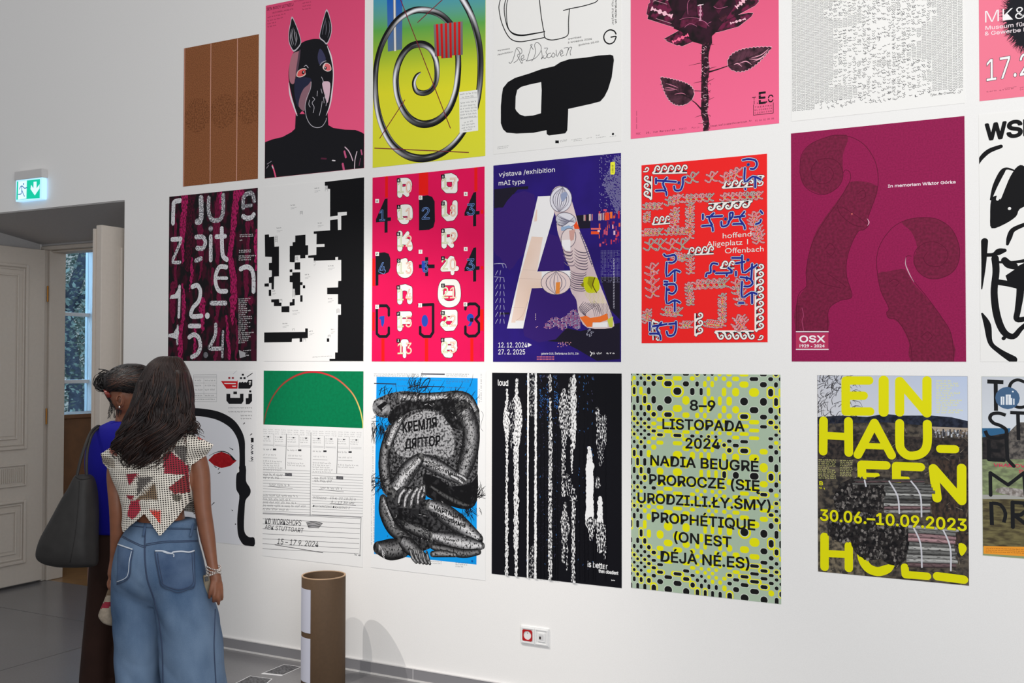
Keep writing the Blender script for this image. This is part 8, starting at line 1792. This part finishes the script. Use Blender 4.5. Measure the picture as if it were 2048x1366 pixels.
# loose curls pinned at the back of the head, and wisps on the neck
rnd = random.Random(21); mb = MB()
for i in range(150):
    a0 = rnd.uniform(0, 6.28); r0 = rnd.uniform(4, 16); o0 = (rnd.gauss(209, 5), rnd.gauss(764, 6)); c0, c1, c2, c3 = [(o0[0] + r0 * math.cos(a0 + q_), o0[1] + r0 * math.sin(a0 + q_)) for q_ in (0, 1.2, 2.4, 3.4)]
    dd = rnd.uniform(-.05, .04); pts = catmull([tuple(P1(*c0, dd)), tuple(P1(*c1, dd + rnd.uniform(-.02, .02))), tuple(P1(*c2, dd)), tuple(P1(*c3, dd))], 5); mb.tube(pts, [.0026 * (1 - k_ / len(pts)) + .0006 for k_ in range(len(pts))], 4)
for i in range(26):
    c0 = (rnd.uniform(222, 246), rnd.uniform(786, 806)); c1 = (c0[0] + rnd.uniform(-10, 2), c0[1] + rnd.uniform(10, 24)); c2 = (c1[0] + rnd.uniform(-8, 4), c1[1] + rnd.uniform(6, 20)); pts = catmull([tuple(P1(*c, -.06)) for c in (c0, c1, c2)], 5); mb.tube(pts, [.0012] * len(pts), 4)
ob = mb.build('loose_curls', HAIRB, h_o, smooth=True); ob['kind'] = 'stuff'
v, f = ellipsoid(P1(219, 762), (HR * .038, HF * .05, up3(.042))); MB().raw(v, f).build('bun', HAIRB, h_o, smooth=True)
mb = MB()
for i in range(5): mb.tube(catmull([tuple(P1(208 + i * 1.6, 780, -.055)), tuple(P1(211 + i * 1.8, 787, -.07)), tuple(P1(216 + i * 1.4, 795, -.06))], 4), .003, 6)
mb.build('hair_claw', mat('claw_red_brown', (120, 44, 34), .3), w1, smooth=True)
# tote bag on her shoulder
tg = empty('tote_bag', P1(130, 1128, -.22)); tag(tg, 'large slouchy black tote bag hanging from the shoulder of the woman in blue', 'bag')
LEA = mat('bag_leather', (34, 32, 31), .62, noise=.25, scale=20, bump=.12)
bv, bf = loft_rows([(950, 152, 180, .03, 0), (957, 148, 186, .045, 0), (975, 140, 190, .06, 0), (1000, 125, 192, .07, 0), (1040, 104, 194, .08, 0), (1075, 84, 194, .085, 0), (1100, 76, 194, .085, 0), (1115, 78, 194, .08, 0), (1125, 92, 194, .07, 0), (1131, 112, 192, .05, 0)], Z1 - .225, n=56, pw=2.8, disp=lambda th, t, z: .035 * mnoise.noise(Vector((th * 1.6, z * 8, 4))) + .012 * mnoise.noise(Vector((th * 6, z * 20, 4))))
MB().raw(bv, bf).build('bag_body', LEA, tg, smooth=True); BB = bvh_of(bv, bf)
MB().tube(catmull([tuple(P1(*p)) for p in ((153, 958, -.235), (160, 925, -.22), (170, 893, -.19), (181, 866, -.13), (192, 854, -.06), (200, 852, .0), (206, 862, .09), (200, 885, .12))], 5), .0065, 8, flat=.6).build('handle', LEA, tg, smooth=True)
MB().tube(catmull([tuple(P1(*p)) for p in ((174, 960, -.23), (173, 930, -.22), (175, 900, -.19), (183, 872, -.14), (194, 858, -.07), (203, 855, .0), (209, 864, .09))], 5), .0065, 8, flat=.6).build('handle', LEA, tg, smooth=True)
seam(BB, [(158, 962), (156, 1010), (150, 1070), (140, 1125)], Z1 - .25, .0014).build('seam', mat('bag_seam', (26, 24, 23), .6), tg, smooth=True)
seam(BB, [(151, 953), (160, 958), (170, 958), (180, 956)], Z1 - .25, .003).build('rim', LEA, tg, smooth=True)
